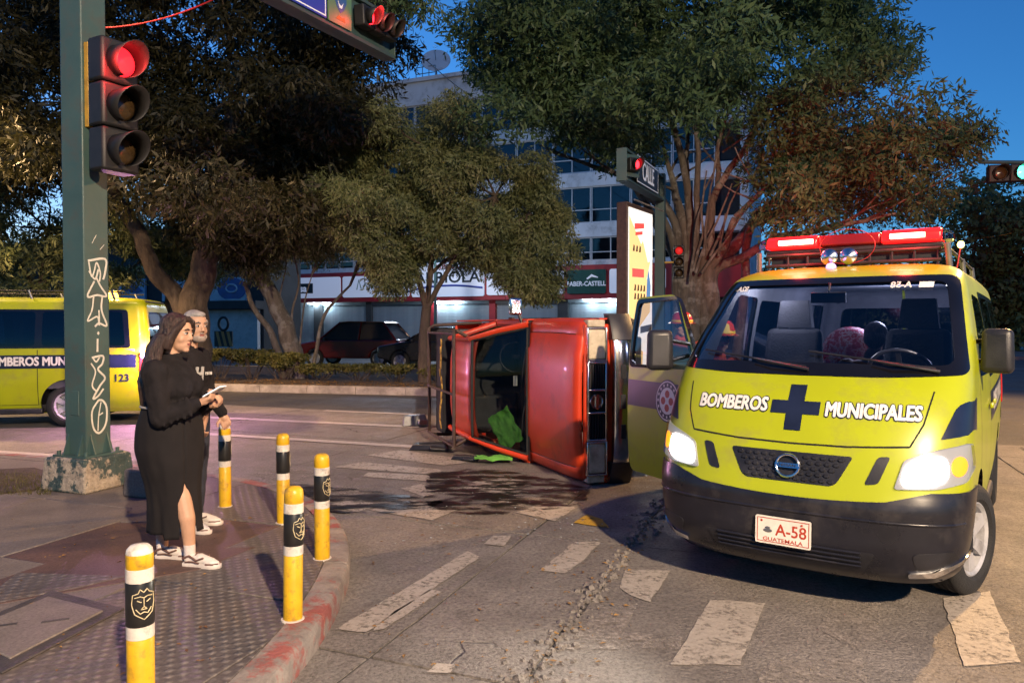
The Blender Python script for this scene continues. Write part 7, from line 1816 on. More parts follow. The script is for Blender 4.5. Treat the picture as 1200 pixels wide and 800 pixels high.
# ------------------------------------------------------------------ overhead cables
def cable(a, b, sag, label, name='cable', r=0.012, mat=None):
    a, b = Vector(a), Vector(b); pts = [a.lerp(b, k / 24) - Vector((0, 0, sag * 4 * (k / 24) * (1 - k / 24))) for k in range(25)]
    mb = MB(); mb.tube(pts, r, 5); o = mb.build(name, [mat or M_DARKM], smooth=60); return tag(o, label, 'cable')
cable(at_depth(405, -22, 16), at_depth(560, 118, 46), 0.25, 'thin dark cable crossing the sky towards the roof with the dish', r=0.02)
cable(at_depth(120, 33, 12), at_depth(275, -14, 13), 0.15, 'red cable under the dark canopy at the top left', r=0.012, mat=M_REDP)
cable(at_depth(1090, 222, 46), at_depth(1290, 205, 60), 0.3, 'slack cable across the sky below the green light', r=0.02)
cable(at_depth(1125, 279, 48), at_depth(1240, 255, 40), 0.35, 'orange cable in front of the dark trees on the right', r=0.03, mat=M_STRAP)
t = thing('utility_pole', 'thin pole standing in front of the dark trees at the far right', 'pole', tuple(at_depth(1183, 380, 47.0) * Vector((1, 1, 0)) if False else (at_depth(1183, 380, 47.0).x, 47.0, 0)))
mb = MB(); mb.tube([(0, 0, 0), (0, 0, 8.6)], [0.13, 0.09], 10); mb.build('post', [M_GREENP], t, smooth=60); mb = MB(); mb.box((0, 0, 8.4), (2.2, 0.1, 0.1)); mb.build('crossarm', [M_STEEL], t)
# ------------------------------------------------------------------ shop and office building across the road
M_WALLP = pmat('pale blue-grey render', (0.62, 0.62, 0.65), (0.50, 0.50, 0.53), scale=0.5, rough=0.85, dirt=(0.20, 0.19, 0.19), dscale=0.8, damt=0.6, bump=0.15, bscale=30)
M_WALLD = pmat('dark facade', (0.03, 0.03, 0.033), (0.02, 0.02, 0.022), scale=2, rough=0.7)
M_BAND = pmat('red fascia', (0.33, 0.018, 0.022), (0.26, 0.014, 0.018), scale=1.0, rough=0.5)
M_SHUT = pmat('grey roller shutter', (0.36, 0.40, 0.43), (0.28, 0.31, 0.34), scale=2, rough=0.45, metal=0.3)
M_ALU = pmat('white window bar', (0.48, 0.48, 0.50), (0.40, 0.40, 0.42), scale=5, rough=0.5)
M_WIN = gmat('office glass', (0.35, 0.42, 0.52), 0.5, refl=1.2)
M_BLIND = pmat('blind behind glass', (0.30, 0.33, 0.36), (0.16, 0.18, 0.20), scale=0.8, rough=0.9)
M_ROOMD = pmat('dark room', (0.03, 0.032, 0.038), (0.02, 0.02, 0.025), rough=0.9)
M_PANW = emat('glowing white sign panel', (0.66, 0.74, 1.0), 0.07, (0.68, 0.68, 0.70))  # faint bluish glow put into the panel surface itself
M_PANG = pmat('bottle green sign panel', (0.015, 0.075, 0.055), (0.012, 0.06, 0.045), rough=0.35)
M_PANB = pmat('navy sign panel', (0.02, 0.03, 0.10), (0.015, 0.022, 0.08), rough=0.35)
M_INKB = pmat('blue ink', (0.03, 0.06, 0.33), rough=0.5); M_INKK = pmat('black ink', (0.012, 0.02, 0.022), rough=0.5); M_INKR = pmat('red ink', (0.42, 0.02, 0.03), rough=0.5); M_INKG = pmat('green ink', (0.02, 0.13, 0.05), rough=0.5)
FW = frame(FO, F1, (0, 0, 1))           # facade frame: u along it, v up, w towards us
bld = thing('office_building', 'pale five-storey building with red shop fascia and roller shutters', 'building', tuple(FO), FD)
# in the thing's own frame: x = u along the facade, -y towards the viewer, z up
def u_of(px):
    """where a photo column meets the facade plane"""
    k = (px - 600) / 857.0
    # FO + F1*u = (x, y), x = k*y
    return (k * FO.y - FO.x) / (F1.x - k * F1.y)
U0, U1 = u_of(283), 7.0
def fb(mb, u0, u1, z0, z1, y0, y1): mb.box(((u0 + u1) / 2, (y0 + y1) / 2, (z0 + z1) / 2), (u1 - u0, y1 - y0, z1 - z0))
mb = MB(); fb(mb, U0, U1, 0, 17.6, 0.9, 12.0); mb.build('core', [M_ROOMD], bld)
floors = [(6.05, 7.10 - 0.15), (8.0, 10.15), (11.15, 13.35), (14.3, 16.5)]     # window bands
lv = [5.35, 5.55, 7.05, 7.95, 10.2, 11.1, 13.4, 14.25, 16.55, 17.7]
for z0, z1 in ((7.05, 7.95), (10.2, 11.1), (13.4, 14.25), (16.55, 18.1)):
    mb = MB(); fb(mb, U0, U1, z0, z1, -0.15, 0.9); mb.build('spandrel', [M_WALLP], bld, bevel=0.03)
mb = MB(); fb(mb, U0, U1, 5.30, 5.60, -0.05, 0.9); mb.build('spandrel', [M_WALLP], bld)
mb = MB(); fb(mb, U0 - 0.2, U1, 18.1, 18.35, -0.35, 12.1); mb.build('roof', [M_WALLP], bld)
mb = MB(); fb(mb, -17.5, -2.0, 18.35, 19.1, 2.0, 9.0); mb.build('roof_house', [M_BLIND], bld)
for u in (U0, U1): 
    mb = MB(); fb(mb, u - 0.25, u + 0.25, 0, 18.1, -0.1, 12.0); mb.build('end_wall', [M_WALLP], bld)
WB = 2.5; nb = int((U1 - U0) / WB)
def window_mesh(w, h, nm):
    mb = MB(); t_ = 0.06
    for x in (-w / 2 + t_ / 2, 0, w / 2 - t_ / 2): mb.box((x, 0, h / 2), (t_, 0.10, h - 2 * t_ - 0.002))
    for z in (t_ / 2, h * 0.36, h - t_ / 2): mb.box((0, 0.003, z), (w, 0.09, t_))
    return mb.mesh('window_frame')
protos = {}
for fi, (z0, z1) in enumerate(((5.60, 7.05), (7.95, 10.2), (11.1, 13.4), (14.25, 16.55))):
    h = z1 - z0 - 0.01
    if h not in protos:
        fm = window_mesh(WB - 0.04, h, 'w'); fm.materials.append(M_ALU); pm = []
        for x in (-WB / 4, WB / 4):
            for a, b in ((0.06, h * 0.36 - 0.03), (h * 0.36 + 0.03, h - 0.06)):
                q = bpy.data.meshes.new('pane'); q.from_pydata([(x - WB / 4 + 0.06, 0.03, a), (x + WB / 4 - 0.06, 0.03, a), (x + WB / 4 - 0.06, 0.03, b), (x - WB / 4 + 0.06, 0.03, b)], [], [(0, 1, 2, 3)]); q.materials.append(M_WIN); pm.append(q)
        bl = [bpy.data.meshes.new('blind') for _ in range(3)]
        for k, b_ in enumerate(bl):
            f = (1.0, 0.55, 0.25)[k]; mbb = MB(); mbb.box((0, 0.22, h - h * f / 2), (WB - 0.3, 0.02, h * f)); mbb2 = mbb.mesh('blind'); bl[k] = mbb2; mbb2.materials.append(M_BLIND)
        protos[h] = (fm, pm, bl)
    fm, pm, bl = protos[h]
    for i in range(nb):
        u = U0 + WB * (i + 0.5) + 0.25
        w = bpy.data.objects.new('window', fm); COL.objects.link(w); w.parent = bld; w.location = (u, 0.02, z0 + 0.005)
        for q in pm:
            o = bpy.data.objects.new('pane', q); COL.objects.link(o); o.parent = w
        r = random.random()
        if r < 0.75:
            o = bpy.data.objects.new('blind', bl[0 if fi == 0 else random.choice([0, 1, 1, 2])]); COL.objects.link(o); o.parent = w
# ground floor: piers and shutters under the red fascia
SHU = [(u_of(a), u_of(b)) for a, b in ((286, 306), (310, 333), (336, 369), (378, 430), (436, 501), (511, 574), (581, 654), (666, 732), (738, 786))]
edges_ = [U0] + [x for p in SHU for x in p] + [U1]
for k in range(0, len(edges_), 2):
    mb = MB(); fb(mb, edges_[k], edges_[k + 1], 0, 3.2, -0.12, 0.9); mb.build('pier', [M_BAND if k in (10, 12) else M_WALLD], bld)
for a, b in SHU:
    mb = MB(); sm = mb.mesh('x') if False else None
    slat = MB(); slat.box((0, 0, 0.0), (b - a - 0.02, 0.03, 0.098), rot=Euler((radians(14), 0, 0)))
    me = slat.mesh('shutter_slat'); me.materials.append(M_SHUT)
    root = MB(); fb(root, a, b, 2.98, 3.2, -0.05, 0.4); sh = root.build('roller_shutter', [M_SHUT], bld)
    for k in range(29):
        o = bpy.data.objects.new('slat', me); COL.objects.link(o); o.parent = sh; o.location = ((a + b) / 2, 0.14, 0.12 + k * 0.10)
mb = MB(); fb(mb, U0, U1, 3.2, 5.30, -0.55, -0.05); fas = mb.build('fascia', [M_BAND], bld, bevel=0.03)
def sign_panel(u0, u1, z0, z1, mat, texts, name='sign_panel', extra=None):
    mb = MB(); y = -0.56
    mb.prism(rounded([(u0, z0), (u1, z0), (u1, z1), (u0, z1)], 0.16), 0.0, 0.10, lambda a, b, h: (a, -0.553 - h, b)); p = mb.build(name, [mat], bld)
    for body, uc, zc, size, m, sx in texts:
        put_text('lettering', body, m, p, Matrix.Translation((uc, -0.656, zc)) @ Matrix.Rotation(pi / 2, 4, 'X'), size, 0.006, size * 0.018, sx)
    return p
Zl, Zh = 3.52, 5.0
def scribble(p, c, w, mat, n=5, h=0.28):
    mb = MB()
    for k in range(n):
        x = c[0] - w / 2 + w * k / n; pts = [(x, -0.66, c[1] - h * 0.5), (x + w / n * 0.35, -0.66, c[1] + h * (0.5 if k % 2 else 0.9)), (x + w / n * 0.75, -0.66, c[1] - h * 0.4)]
        mb.tube(pts, 0.035, 5)
    mb.build('logo_mark', [mat], p)
PB = sign_panel(u_of(298), u_of(330), Zl, Zh, M_PANB, [])
scribble(PB, (u_of(314), 4.2), 1.6, M_PANW)
a, b = u_of(334), u_of(405); p = sign_panel(a, b, Zl, Zh, M_PANW, [])
mb = MB(); mb.box((a + 1.9, -0.662, 4.22), (2.3, 0.012, 0.72)); mb.build('logo_block', [M_INKK], p)
put_text('lettering', 'tesa', M_PANW, p, Matrix.Translation((a + 1.9, -0.676, 4.2)) @ Matrix.Rotation(pi / 2, 4, 'X'), 0.72, 0.006, 0.02, 1.05)
mb = MB(); mb.box((a + 1.6, -0.662, 4.70), (0.55, 0.012, 0.22)); mb.build('logo_block', [M_INKB], p)
a, b = u_of(408), u_of(485); p = sign_panel(a, b, Zl, Zh, M_PANW, []); scribble(p, ((a + b) / 2, 4.3), 3.0, M_INKG, 6, 0.5)
a, b = u_of(488), u_of(572); p = sign_panel(a, b, Zl - 0.05, 5.75, M_PANW, [('ARRIOLA', (a + b) / 2, 4.72, 1.05, M_INKK, 1.12), ('LIBRERIA', (a + b) / 2 + 0.3, 5.46, 0.42, M_INKR, 1.4)])
mb = MB(); q = catmull([((a + b) / 2 - 3.0, 3.85), ((a + b) / 2 - 1.5, 4.12), ((a + b) / 2 + 0.6, 4.20), ((a + b) / 2 + 2.6, 4.02)], 8); mb.tube([(x, -0.66, z) for x, z in q], 0.07, 6); mb.build('swoosh', [M_INKB], p)
a, b = u_of(575), u_of(617); sign_panel(a, b, Zl, Zh, M_PANW, [])
a, b = u_of(620), u_of(664); p = sign_panel(a, b, Zl, Zh, M_PANW, [('CANSON', (a + b) / 2, 3.92, 0.66, M_INKB, 1.0)])
mb = MB()
for k, x in enumerate((-1.0, -0.35, 0.3, 0.9)): mb.tube([((a + b) / 2 + x, -0.66, 4.35), ((a + b) / 2 + x + 0.15, -0.66, 4.6 + 0.1 * (k % 2)), ((a + b) / 2 + x + 0.3, -0.66, 4.4)], 0.035, 6)
mb.build('logo_mark', [M_INKK], p)
a, b = u_of(668), u_of(713); p = sign_panel(a, b, Zl, Zh, M_PANG, [('FABER-CASTELL', (a + b) / 2, 4.12, 0.40, M_PANW, 0.88)])
mb = MB(); mb.tube([((a + b) / 2 + 0.05, -0.66, 4.42), ((a + b) / 2 + 0.35, -0.66, 4.62), ((a + b) / 2 + 0.75, -0.66, 4.50)], [0.05, 0.09, 0.03], 6); mb.build('logo_mark', [M_PANW], p)
a, b = u_of(717), u_of(766); sign_panel(a, b, Zl, Zh, M_PANW, [('P', a + 1.1, 4.25, 0.9, M_INKK, 1.0)])
a, b = u_of(770), u_of(782); sign_panel(a, b, Zl + 0.2, Zh, M_PANW, [])
# lamps under the fascia that wash the shutters
M_TUBE = emat('cool tube lamp', (0.70, 0.90, 1.0), 2.0)
for px in (371, 383, 516, 534, 694, 716):
    u = u_of(px); mb = MB(); mb.box((u, -0.30, 3.165), (1.1, 0.10, 0.06)); mb.build('shutter_lamp', [M_TUBE], bld)
    P = Vector(FO) + F1 * u - F2 * 0.30 + Vector((0, 0, 3.10)); lamp('shutter_light', 'POINT', P, 45, (0.62, 0.86, 1.0), 0.12)
# dish and rails on the roof
dp = at_depth(503, 100, 1.0); u = u_of(504)
dsh = thing('satellite_dish', 'grey satellite dish on the roof edge of the pale building', 'satellite dish', tuple(Vector(FO) + F1 * u + F2 * 1.0 + Vector((0, 0, 18.35))))
mb = MB(); R = Matrix.Rotation(radians(62), 3, 'X'); mb.lathe([(1.0, 0.34), (0.85, 0.22), (0.55, 0.09), (0.0, 0.0), (0.0, -0.04), (0.55, 0.05), (0.86, 0.19), (1.01, 0.31)], 32, (0, 0, 1.25), R); mb.build('dish', [M_WALLP], dsh, smooth=50)
mb = MB(); mb.tube([(0, 0, 0), (0, 0.1, 1.2)], 0.06, 8); mb.tube([(0, 0, 1.2) , (0, -0.9, 1.8)], 0.02, 6); mb.build('mount', [M_STEEL], dsh, smooth=50)
mb = MB(); uu = [u_of(486), u_of(494)]
r = thing('roof_rail', 'thin railing on the roof edge left of the dish', 'railing', tuple(Vector(FO) + F1 * uu[0] + F2 * 0.3 + Vector((0, 0, 18.35))), FD)
for x in (0, 0.5, 1.0, 1.5): mb.tube([(x, 0, 0), (x, 0, 0.9)], 0.03, 6)
for z in (0.45, 0.9): mb.tube([(0, 0, z), (1.5, 0, z)], 0.03, 6)
mb.build('rail', [M_STEEL], r)

# ------------------------------------------------------------------ car-parts shop to the left
LO = Vector((-14.2, 41.0, 0)); LD = radians(-14)
shop = thing('auto_parts_shop', 'dark-fronted car parts shop with picture strip over a white wall', 'shop', tuple(LO), LD)
M_SKYB = pmat('picture blue', (0.20, 0.34, 0.55), (0.42, 0.52, 0.62), scale=0.9, rough=0.4); M_PICW = pmat('picture white', (0.55, 0.58, 0.62), (0.30, 0.36, 0.45), scale=1.1, rough=0.4); M_DISC = pmat('picture dark blue', (0.03, 0.10, 0.32), (0.02, 0.06, 0.2), scale=2, rough=0.4)
M_WHW = pmat('white wall', (0.55, 0.54, 0.53), (0.42, 0.41, 0.40), scale=0.7, rough=0.8, dirt=(0.25, 0.24, 0.22), dscale=1.5)
mb = MB(); mb.box((-9, 2.2, 3.3), (18.4, 4, 6.6)); mb.build('wall', [M_WALLD], shop)
mb = MB(); mb.box((-9, 0.02, 1.25), (18.0, 0.30, 2.4)); mb.build('white_wall', [M_WHW], shop)
mb = MB(); mb.box((-9, -0.15, 2.70), (18.4, 0.9, 0.48)); mb.build('canopy', [M_WALLD], shop, bevel=0.03)
def lu(px): 
    k = (px - 600) / 857.0; d = Vector((cos(LD), sin(LD))); return (k * LO.y - LO.x) / (d.x - k * d.y)
for a, b, m in ((112, 170, M_SKYB), (190, 226, M_PICW), (246, 288, M_PICW)):
    u0, u1 = lu(a), lu(b); mb = MB(); mb.box(((u0 + u1) / 2, 0.10, 3.62), (u1 - u0, 0.16, 1.32)); st_ = mb.build('picture_strip', [m], shop)
    if a == 246:
        mb = MB(); mb.prism([(lu(272) + 0.92 * cos(q), 3.62 + 0.64 * sin(q)) for q in np.linspace(0, 2 * pi, 25)[:-1]], 0.0, 0.03, lambda x, z, h: (x, 0.017 - h, z)); mb.build('picture_disc', [M_DISC], st_)
        mb = MB(); mb.tube([(lu(272) + 0.35 * cos(q), -0.02, 3.66 + 0.22 * sin(q)) for q in np.linspace(0, 2 * pi, 17)], 0.05, 6); mb.box((lu(272), -0.016, 3.02), (1.7, 0.02, 0.08)); mb.build('picture_lines', [M_PICW], st_)
    if a == 112:
        mb = MB(); mb.prism([(lu(143), 3.6), (lu(148), 4.1), (lu(158), 4.05), (lu(168), 3.55), (lu(160), 3.45)], 0.0, 0.03, lambda x, z, h: (x, 0.017 - h, z)); mb.build('picture_car', [M_DISC], st_)
put_text('lettering', 'AUTOMOTRIZ', pmat('ochre lettering', (0.45, 0.36, 0.12), rough=0.5), shop, Matrix.Translation((lu(146), -0.02 + 0.1, 4.75)) @ Matrix.Rotation(pi / 2, 4, 'X'), 0.72, 0.03, 0.012, 0.82)
# roadside things in front of the white wall: barrier panel with stripes and a loop stand
bp = on_ground(262, 420.5); bp = at_depth(262, 400, 34.0); bp.z = 0.15
t = thing('striped_barrier', 'orange and black striped hazard panel with a ring on top, before the white wall', 'barrier', tuple(bp), LD)
mb = MB(); mb.box((0, 0, 0.80), (0.95, 0.05, 0.72)); pn = mb.build('panel', [M_SIGH], t)
for k in range(3):
    mb = MB(); mb.prism([(-0.45 + k * 0.32, 1.14), (-0.29 + k * 0.32, 1.14), (-0.09 + k * 0.32 - 0.0, 0.46), (-0.25 + k * 0.32, 0.46)], 0.026, 0.034, lambda a, b, h: (a * 0.9, -h, b)); mb.build('stripe', [pmat('hazard orange', (0.45, 0.22, 0.06), rough=0.5)], pn)
mb = MB(); mb.tube([(0.0 + 0.25 * cos(a), 0, 1.50 + 0.30 * sin(a)) for a in np.linspace(0, 2 * pi, 25)], 0.06, 8); mb.build('ring', [M_SIGH], t, smooth=60)
mb = MB()
for x in (-0.3, 0.3): mb.tube([(x, 0, 0), (x, 0, 0.46)], 0.03, 8)
mb.build('leg', [M_SIGH], t)

# ------------------------------------------------------------------ cars passing behind the hedge
M_CARGL = pmat('dark car glass', (0.01, 0.011, 0.014), (0.007, 0.008, 0.01), rough=0.4)
def glazed_car(name, label, loc, rz, paint, length=4.6, height=1.66, suv=True, group='cars passing behind the median'):
    t = thing(name, label, 'car', loc, rz, group); L_ = length; h = height; w = 0.88
    prof_b = [(0.0, 0.45), (0.05, 0.85), (0.9, 1.0), (1.15, 1.02), (L_ - 0.1, 1.05), (L_, 0.85), (L_ - 0.02, 0.42)]
    arcs = []
    def arch(y): return [(y + 0.37 * cos(a), 0.33 + 0.37 * sin(a)) for a in np.linspace(0, pi, 9)]
    low = prof_b + arch(L_ - 0.85) + arch(0.85)
    mb = MB(); mb.prism(low, -w, w, lambda a, b, x: (x, a, b)); mb.build('body', [paint], t, bevel=0.06, seg=3)
    top = [(1.05, 1.02), (1.85, h - 0.03), (2.2, h), (L_ - 0.75, h - 0.02), (L_ - 0.15, 1.05)]
    mb = MB(); vs = [(s * (w - 0.06 - 0.17 * (b - 1.0) / (h - 1.0)), a, b) for s in (-1, 1) for a, b in top]; n = len(top)
    mb.add(vs, [tuple(range(n)), tuple(range(2 * n - 1, n - 1, -1))] + [(i, i + 1, n + i + 1, n + i) for i in range(n - 1)] + [(n - 1, 0, n, 2 * n - 1)]); mb.build('cabin_glass', [M_CARGL], t, bevel=0.03)
    mb = MB(); rf = [(1.85, h - 0.02), (2.2, h + 0.012), (L_ - 0.75, h - 0.005), (L_ - 0.62, h - 0.06)]
    mb.loft([[(x * (0.70), a, b + 0.01) for x in (-1, -0.5, 0, 0.5, 1)] for a, b in rf], closed=False, caps=False); r_ = mb.build('roof', [paint], t); sm = r_.modifiers.new('s', 'SOLIDIFY'); sm.thickness = 0.03
    for s in (-1, 1):
        for y0, y1, r in ((1.05, 1.85, 0.035), (2.65, 2.7, 0.04), (L_ - 0.15, L_ - 0.72, 0.045)): mb = MB(); mb.tube([(s * (w - 0.05), y0, 1.03), (s * (w - 0.20), y1, h - 0.02)], r, 6); mb.build('pillar', [paint], t)
        for y in (0.85, L_ - 0.85): wheel(t, (s * (w - 0.11), y, 0.33), r=0.33, w=0.2, outer=s, spokes=5)
        mb = MB(); mb.box((s * 0.62, 0.04, 0.74), (0.36, 0.09, 0.15)); mb.build('headlight', [emat('car headlight', (1, 0.9, 0.75), 1.2, (0.6, 0.6, 0.6)) if s < 0 else M_LAMPG], t, bevel=0.02)
        mb = MB(); mb.box((s * 0.66, L_ - 0.02, 0.88), (0.26, 0.07, 0.16)); mb.build('tail_light', [M_REDLENS], t, bevel=0.02)
        mb = MB(); mb.box((s * (w + 0.09), 1.35, 1.06), (0.18, 0.10, 0.13)); mb.build('wing_mirror', [M_BLACKP], t, bevel=0.03)
    return t
M_DKRED = pmat('dark red car paint', (0.12, 0.012, 0.010), (0.09, 0.009, 0.008), scale=1, rough=0.25, coat=0.4); M_DKGREY = pmat('charcoal car paint', (0.02, 0.021, 0.024), (0.014, 0.015, 0.017), scale=1, rough=0.25, coat=0.4); M_WHCAR = pmat('white car paint', (0.55, 0.55, 0.56), (0.5, 0.5, 0.5), scale=1, rough=0.3, coat=0.3)
# nose to the left: local -y must point along -L1
def nose_left(px, Y, name, label, paint, **k):
    p = at_depth(px, 400, Y); t = glazed_car(name, label, (p.x, p.y, 0), 0, paint, **k)
    y = L1; t.rotation_euler = (0, 0, atan2(-y.x, y.y)); return t
nose_left(357, 29.0, 'passing_car', 'dark red car with its roof against the lit shutters, passing behind the hedge', M_DKRED, length=4.3, height=1.72)
nose_left(452, 26.6, 'passing_car', 'charcoal car half hidden between the small tree and the overturned pickup', M_DKGREY, length=4.2, height=1.5)
# ------------------------------------------------------------------ trees
def bark(name, c1, c2, pale=None):
    def f(N, L, b, m):
        p = N.new('ShaderNodeTexCoord').outputs['Object']
        mp = N.new('ShaderNodeMapping'); mp.inputs['Scale'].default_value = (1, 1, 0.3); L.new(p, mp.inputs['Vector'])
        c = n_ramp(N, L, n_noise(N, L, mp.outputs[0], 7, 8, 0.7), [(0.3, c2), (0.7, c1)])
        if pale: c = n_mix(N, L, n_ramp(N, L, n_noise(N, L, p, 2.2, 6), [(0.52, (0, 0, 0)), (0.6, (0.8, 0.8, 0.8))]), c, pale)
        L.new(c, b.inputs['Base Color']); b.inputs['Roughness'].default_value = 0.9
        L.new(n_bump(N, L, n_noise(N, L, mp.outputs[0], 14, 8, 0.75), 0.9, 0.06), b.inputs['Normal'])
    return xmat(name, f)
M_BARK = bark('brown bark', (0.15, 0.11, 0.08), (0.05, 0.036, 0.027))
M_BARKP = bark('pale lichened bark', (0.17, 0.145, 0.12), (0.065, 0.055, 0.046), (0.24, 0.23, 0.21))
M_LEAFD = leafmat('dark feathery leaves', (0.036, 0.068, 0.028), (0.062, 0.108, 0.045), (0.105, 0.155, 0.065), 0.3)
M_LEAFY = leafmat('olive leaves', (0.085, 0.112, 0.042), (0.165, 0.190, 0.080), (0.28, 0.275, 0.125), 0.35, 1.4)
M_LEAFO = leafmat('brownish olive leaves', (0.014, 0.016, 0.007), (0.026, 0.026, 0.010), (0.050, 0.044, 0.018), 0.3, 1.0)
M_LEAFH = leafmat('hedge leaves', (0.06, 0.07, 0.02), (0.125, 0.125, 0.035), (0.22, 0.19, 0.06), 0.3, 3.0)

def leaf_cloud(centres, radii, n, size, droop=0.3, aspect=0.35, squash=0.6, rng=RNG, shell=0.5, sprig=6, spread=0.16):
    """leaf quads in sprigs scattered through ellipsoidal clumps -> (verts, faces)"""
    C = np.array(centres, float); R = np.array(radii, float); w = R ** 2; w = w / w.sum()
    ns = n // sprig
    k = rng.choice(len(C), ns, p=w)
    d = rng.normal(size=(ns, 3)); d /= np.linalg.norm(d, axis=1, keepdims=True)
    r = rng.random(ns) ** (1 / 3.0 * (1 - shell) + 0.08)
    P = C[k] + d * (r * R[k])[:, None] * np.array([1, 1, squash])
    # sprig axis: outward and drooping
    ax = d * np.array([1, 1, 0.5]) + rng.normal(scale=0.5, size=(ns, 3)); ax[:, 2] -= droop; ax /= np.linalg.norm(ax, axis=1, keepdims=True)
    i = np.repeat(np.arange(ns), sprig); m = len(i)
    tpos = (np.tile(np.arange(sprig), ns) / max(1, sprig - 1) - 0.3)
    A = ax[i]; sidev = np.cross(A, rng.normal(size=(m, 3))); sidev /= np.maximum(np.linalg.norm(sidev, axis=1, keepdims=True), 1e-6)
    B = P[i] + A * (tpos * spread * 2)[:, None]
    L_ = A * 0.45 + sidev * 0.9; L_[:, 2] -= droop * 0.7; L_ /= np.linalg.norm(L_, axis=1, keepdims=True)
    W = np.cross(L_, A + rng.normal(scale=0.5, size=(m, 3))); W /= np.maximum(np.linalg.norm(W, axis=1, keepdims=True), 1e-6)
    s = size * rng.uniform(0.45, 1.5, m)[:, None]
    v = np.empty((m, 4, 3)); v[:, 0] = B; v[:, 1] = B + L_ * s * 0.5 + W * s * aspect * 0.5; v[:, 2] = B + L_ * s; v[:, 3] = B + L_ * s * 0.5 - W * s * aspect * 0.5
    return v.reshape(-1, 3)

def leaves_object(name, V, mat, parent=None):
    n = len(V) // 4; me = bpy.data.meshes.new(name)
    me.vertices.add(len(V)); me.vertices.foreach_set('co', V.astype(np.float32).ravel())
    me.loops.add(n * 4); me.loops.foreach_set('vertex_index', np.arange(n * 4, dtype=np.int32))
    me.polygons.add(n); me.polygons.foreach_set('loop_start', np.arange(0, n * 4, 4, dtype=np.int32))
    me.update(calc_edges=True); me.validate()
    return link_mesh(name, me, [mat], parent)

def limb(mb, a, b, r0, r1, wob=0.08, n=7, sag=0.0, seed=0.0):
    a, b = Vector(a), Vector(b); d = b - a; L_ = d.length; pts = []
    for k in range(n + 1):
        t = k / n; p = a.lerp(b, t); q = Vector((noise.noise(p * 0.9 + Vector((seed, 0, 0))), noise.noise(p * 0.9 + Vector((0, seed + 7, 0))), noise.noise(p * 0.9 + Vector((0, 0, seed + 3))))) * L_ * wob * sin(pi * t)
        pts.append(p + q - Vector((0, 0, sag * sin(pi * t))))
    mb.tube(pts, [r0 + (r1 - r0) * (k / n) for k in range(n + 1)], 10)
    return pts

def in_px(px, Y): return at_depth(px[0], px[1], Y)

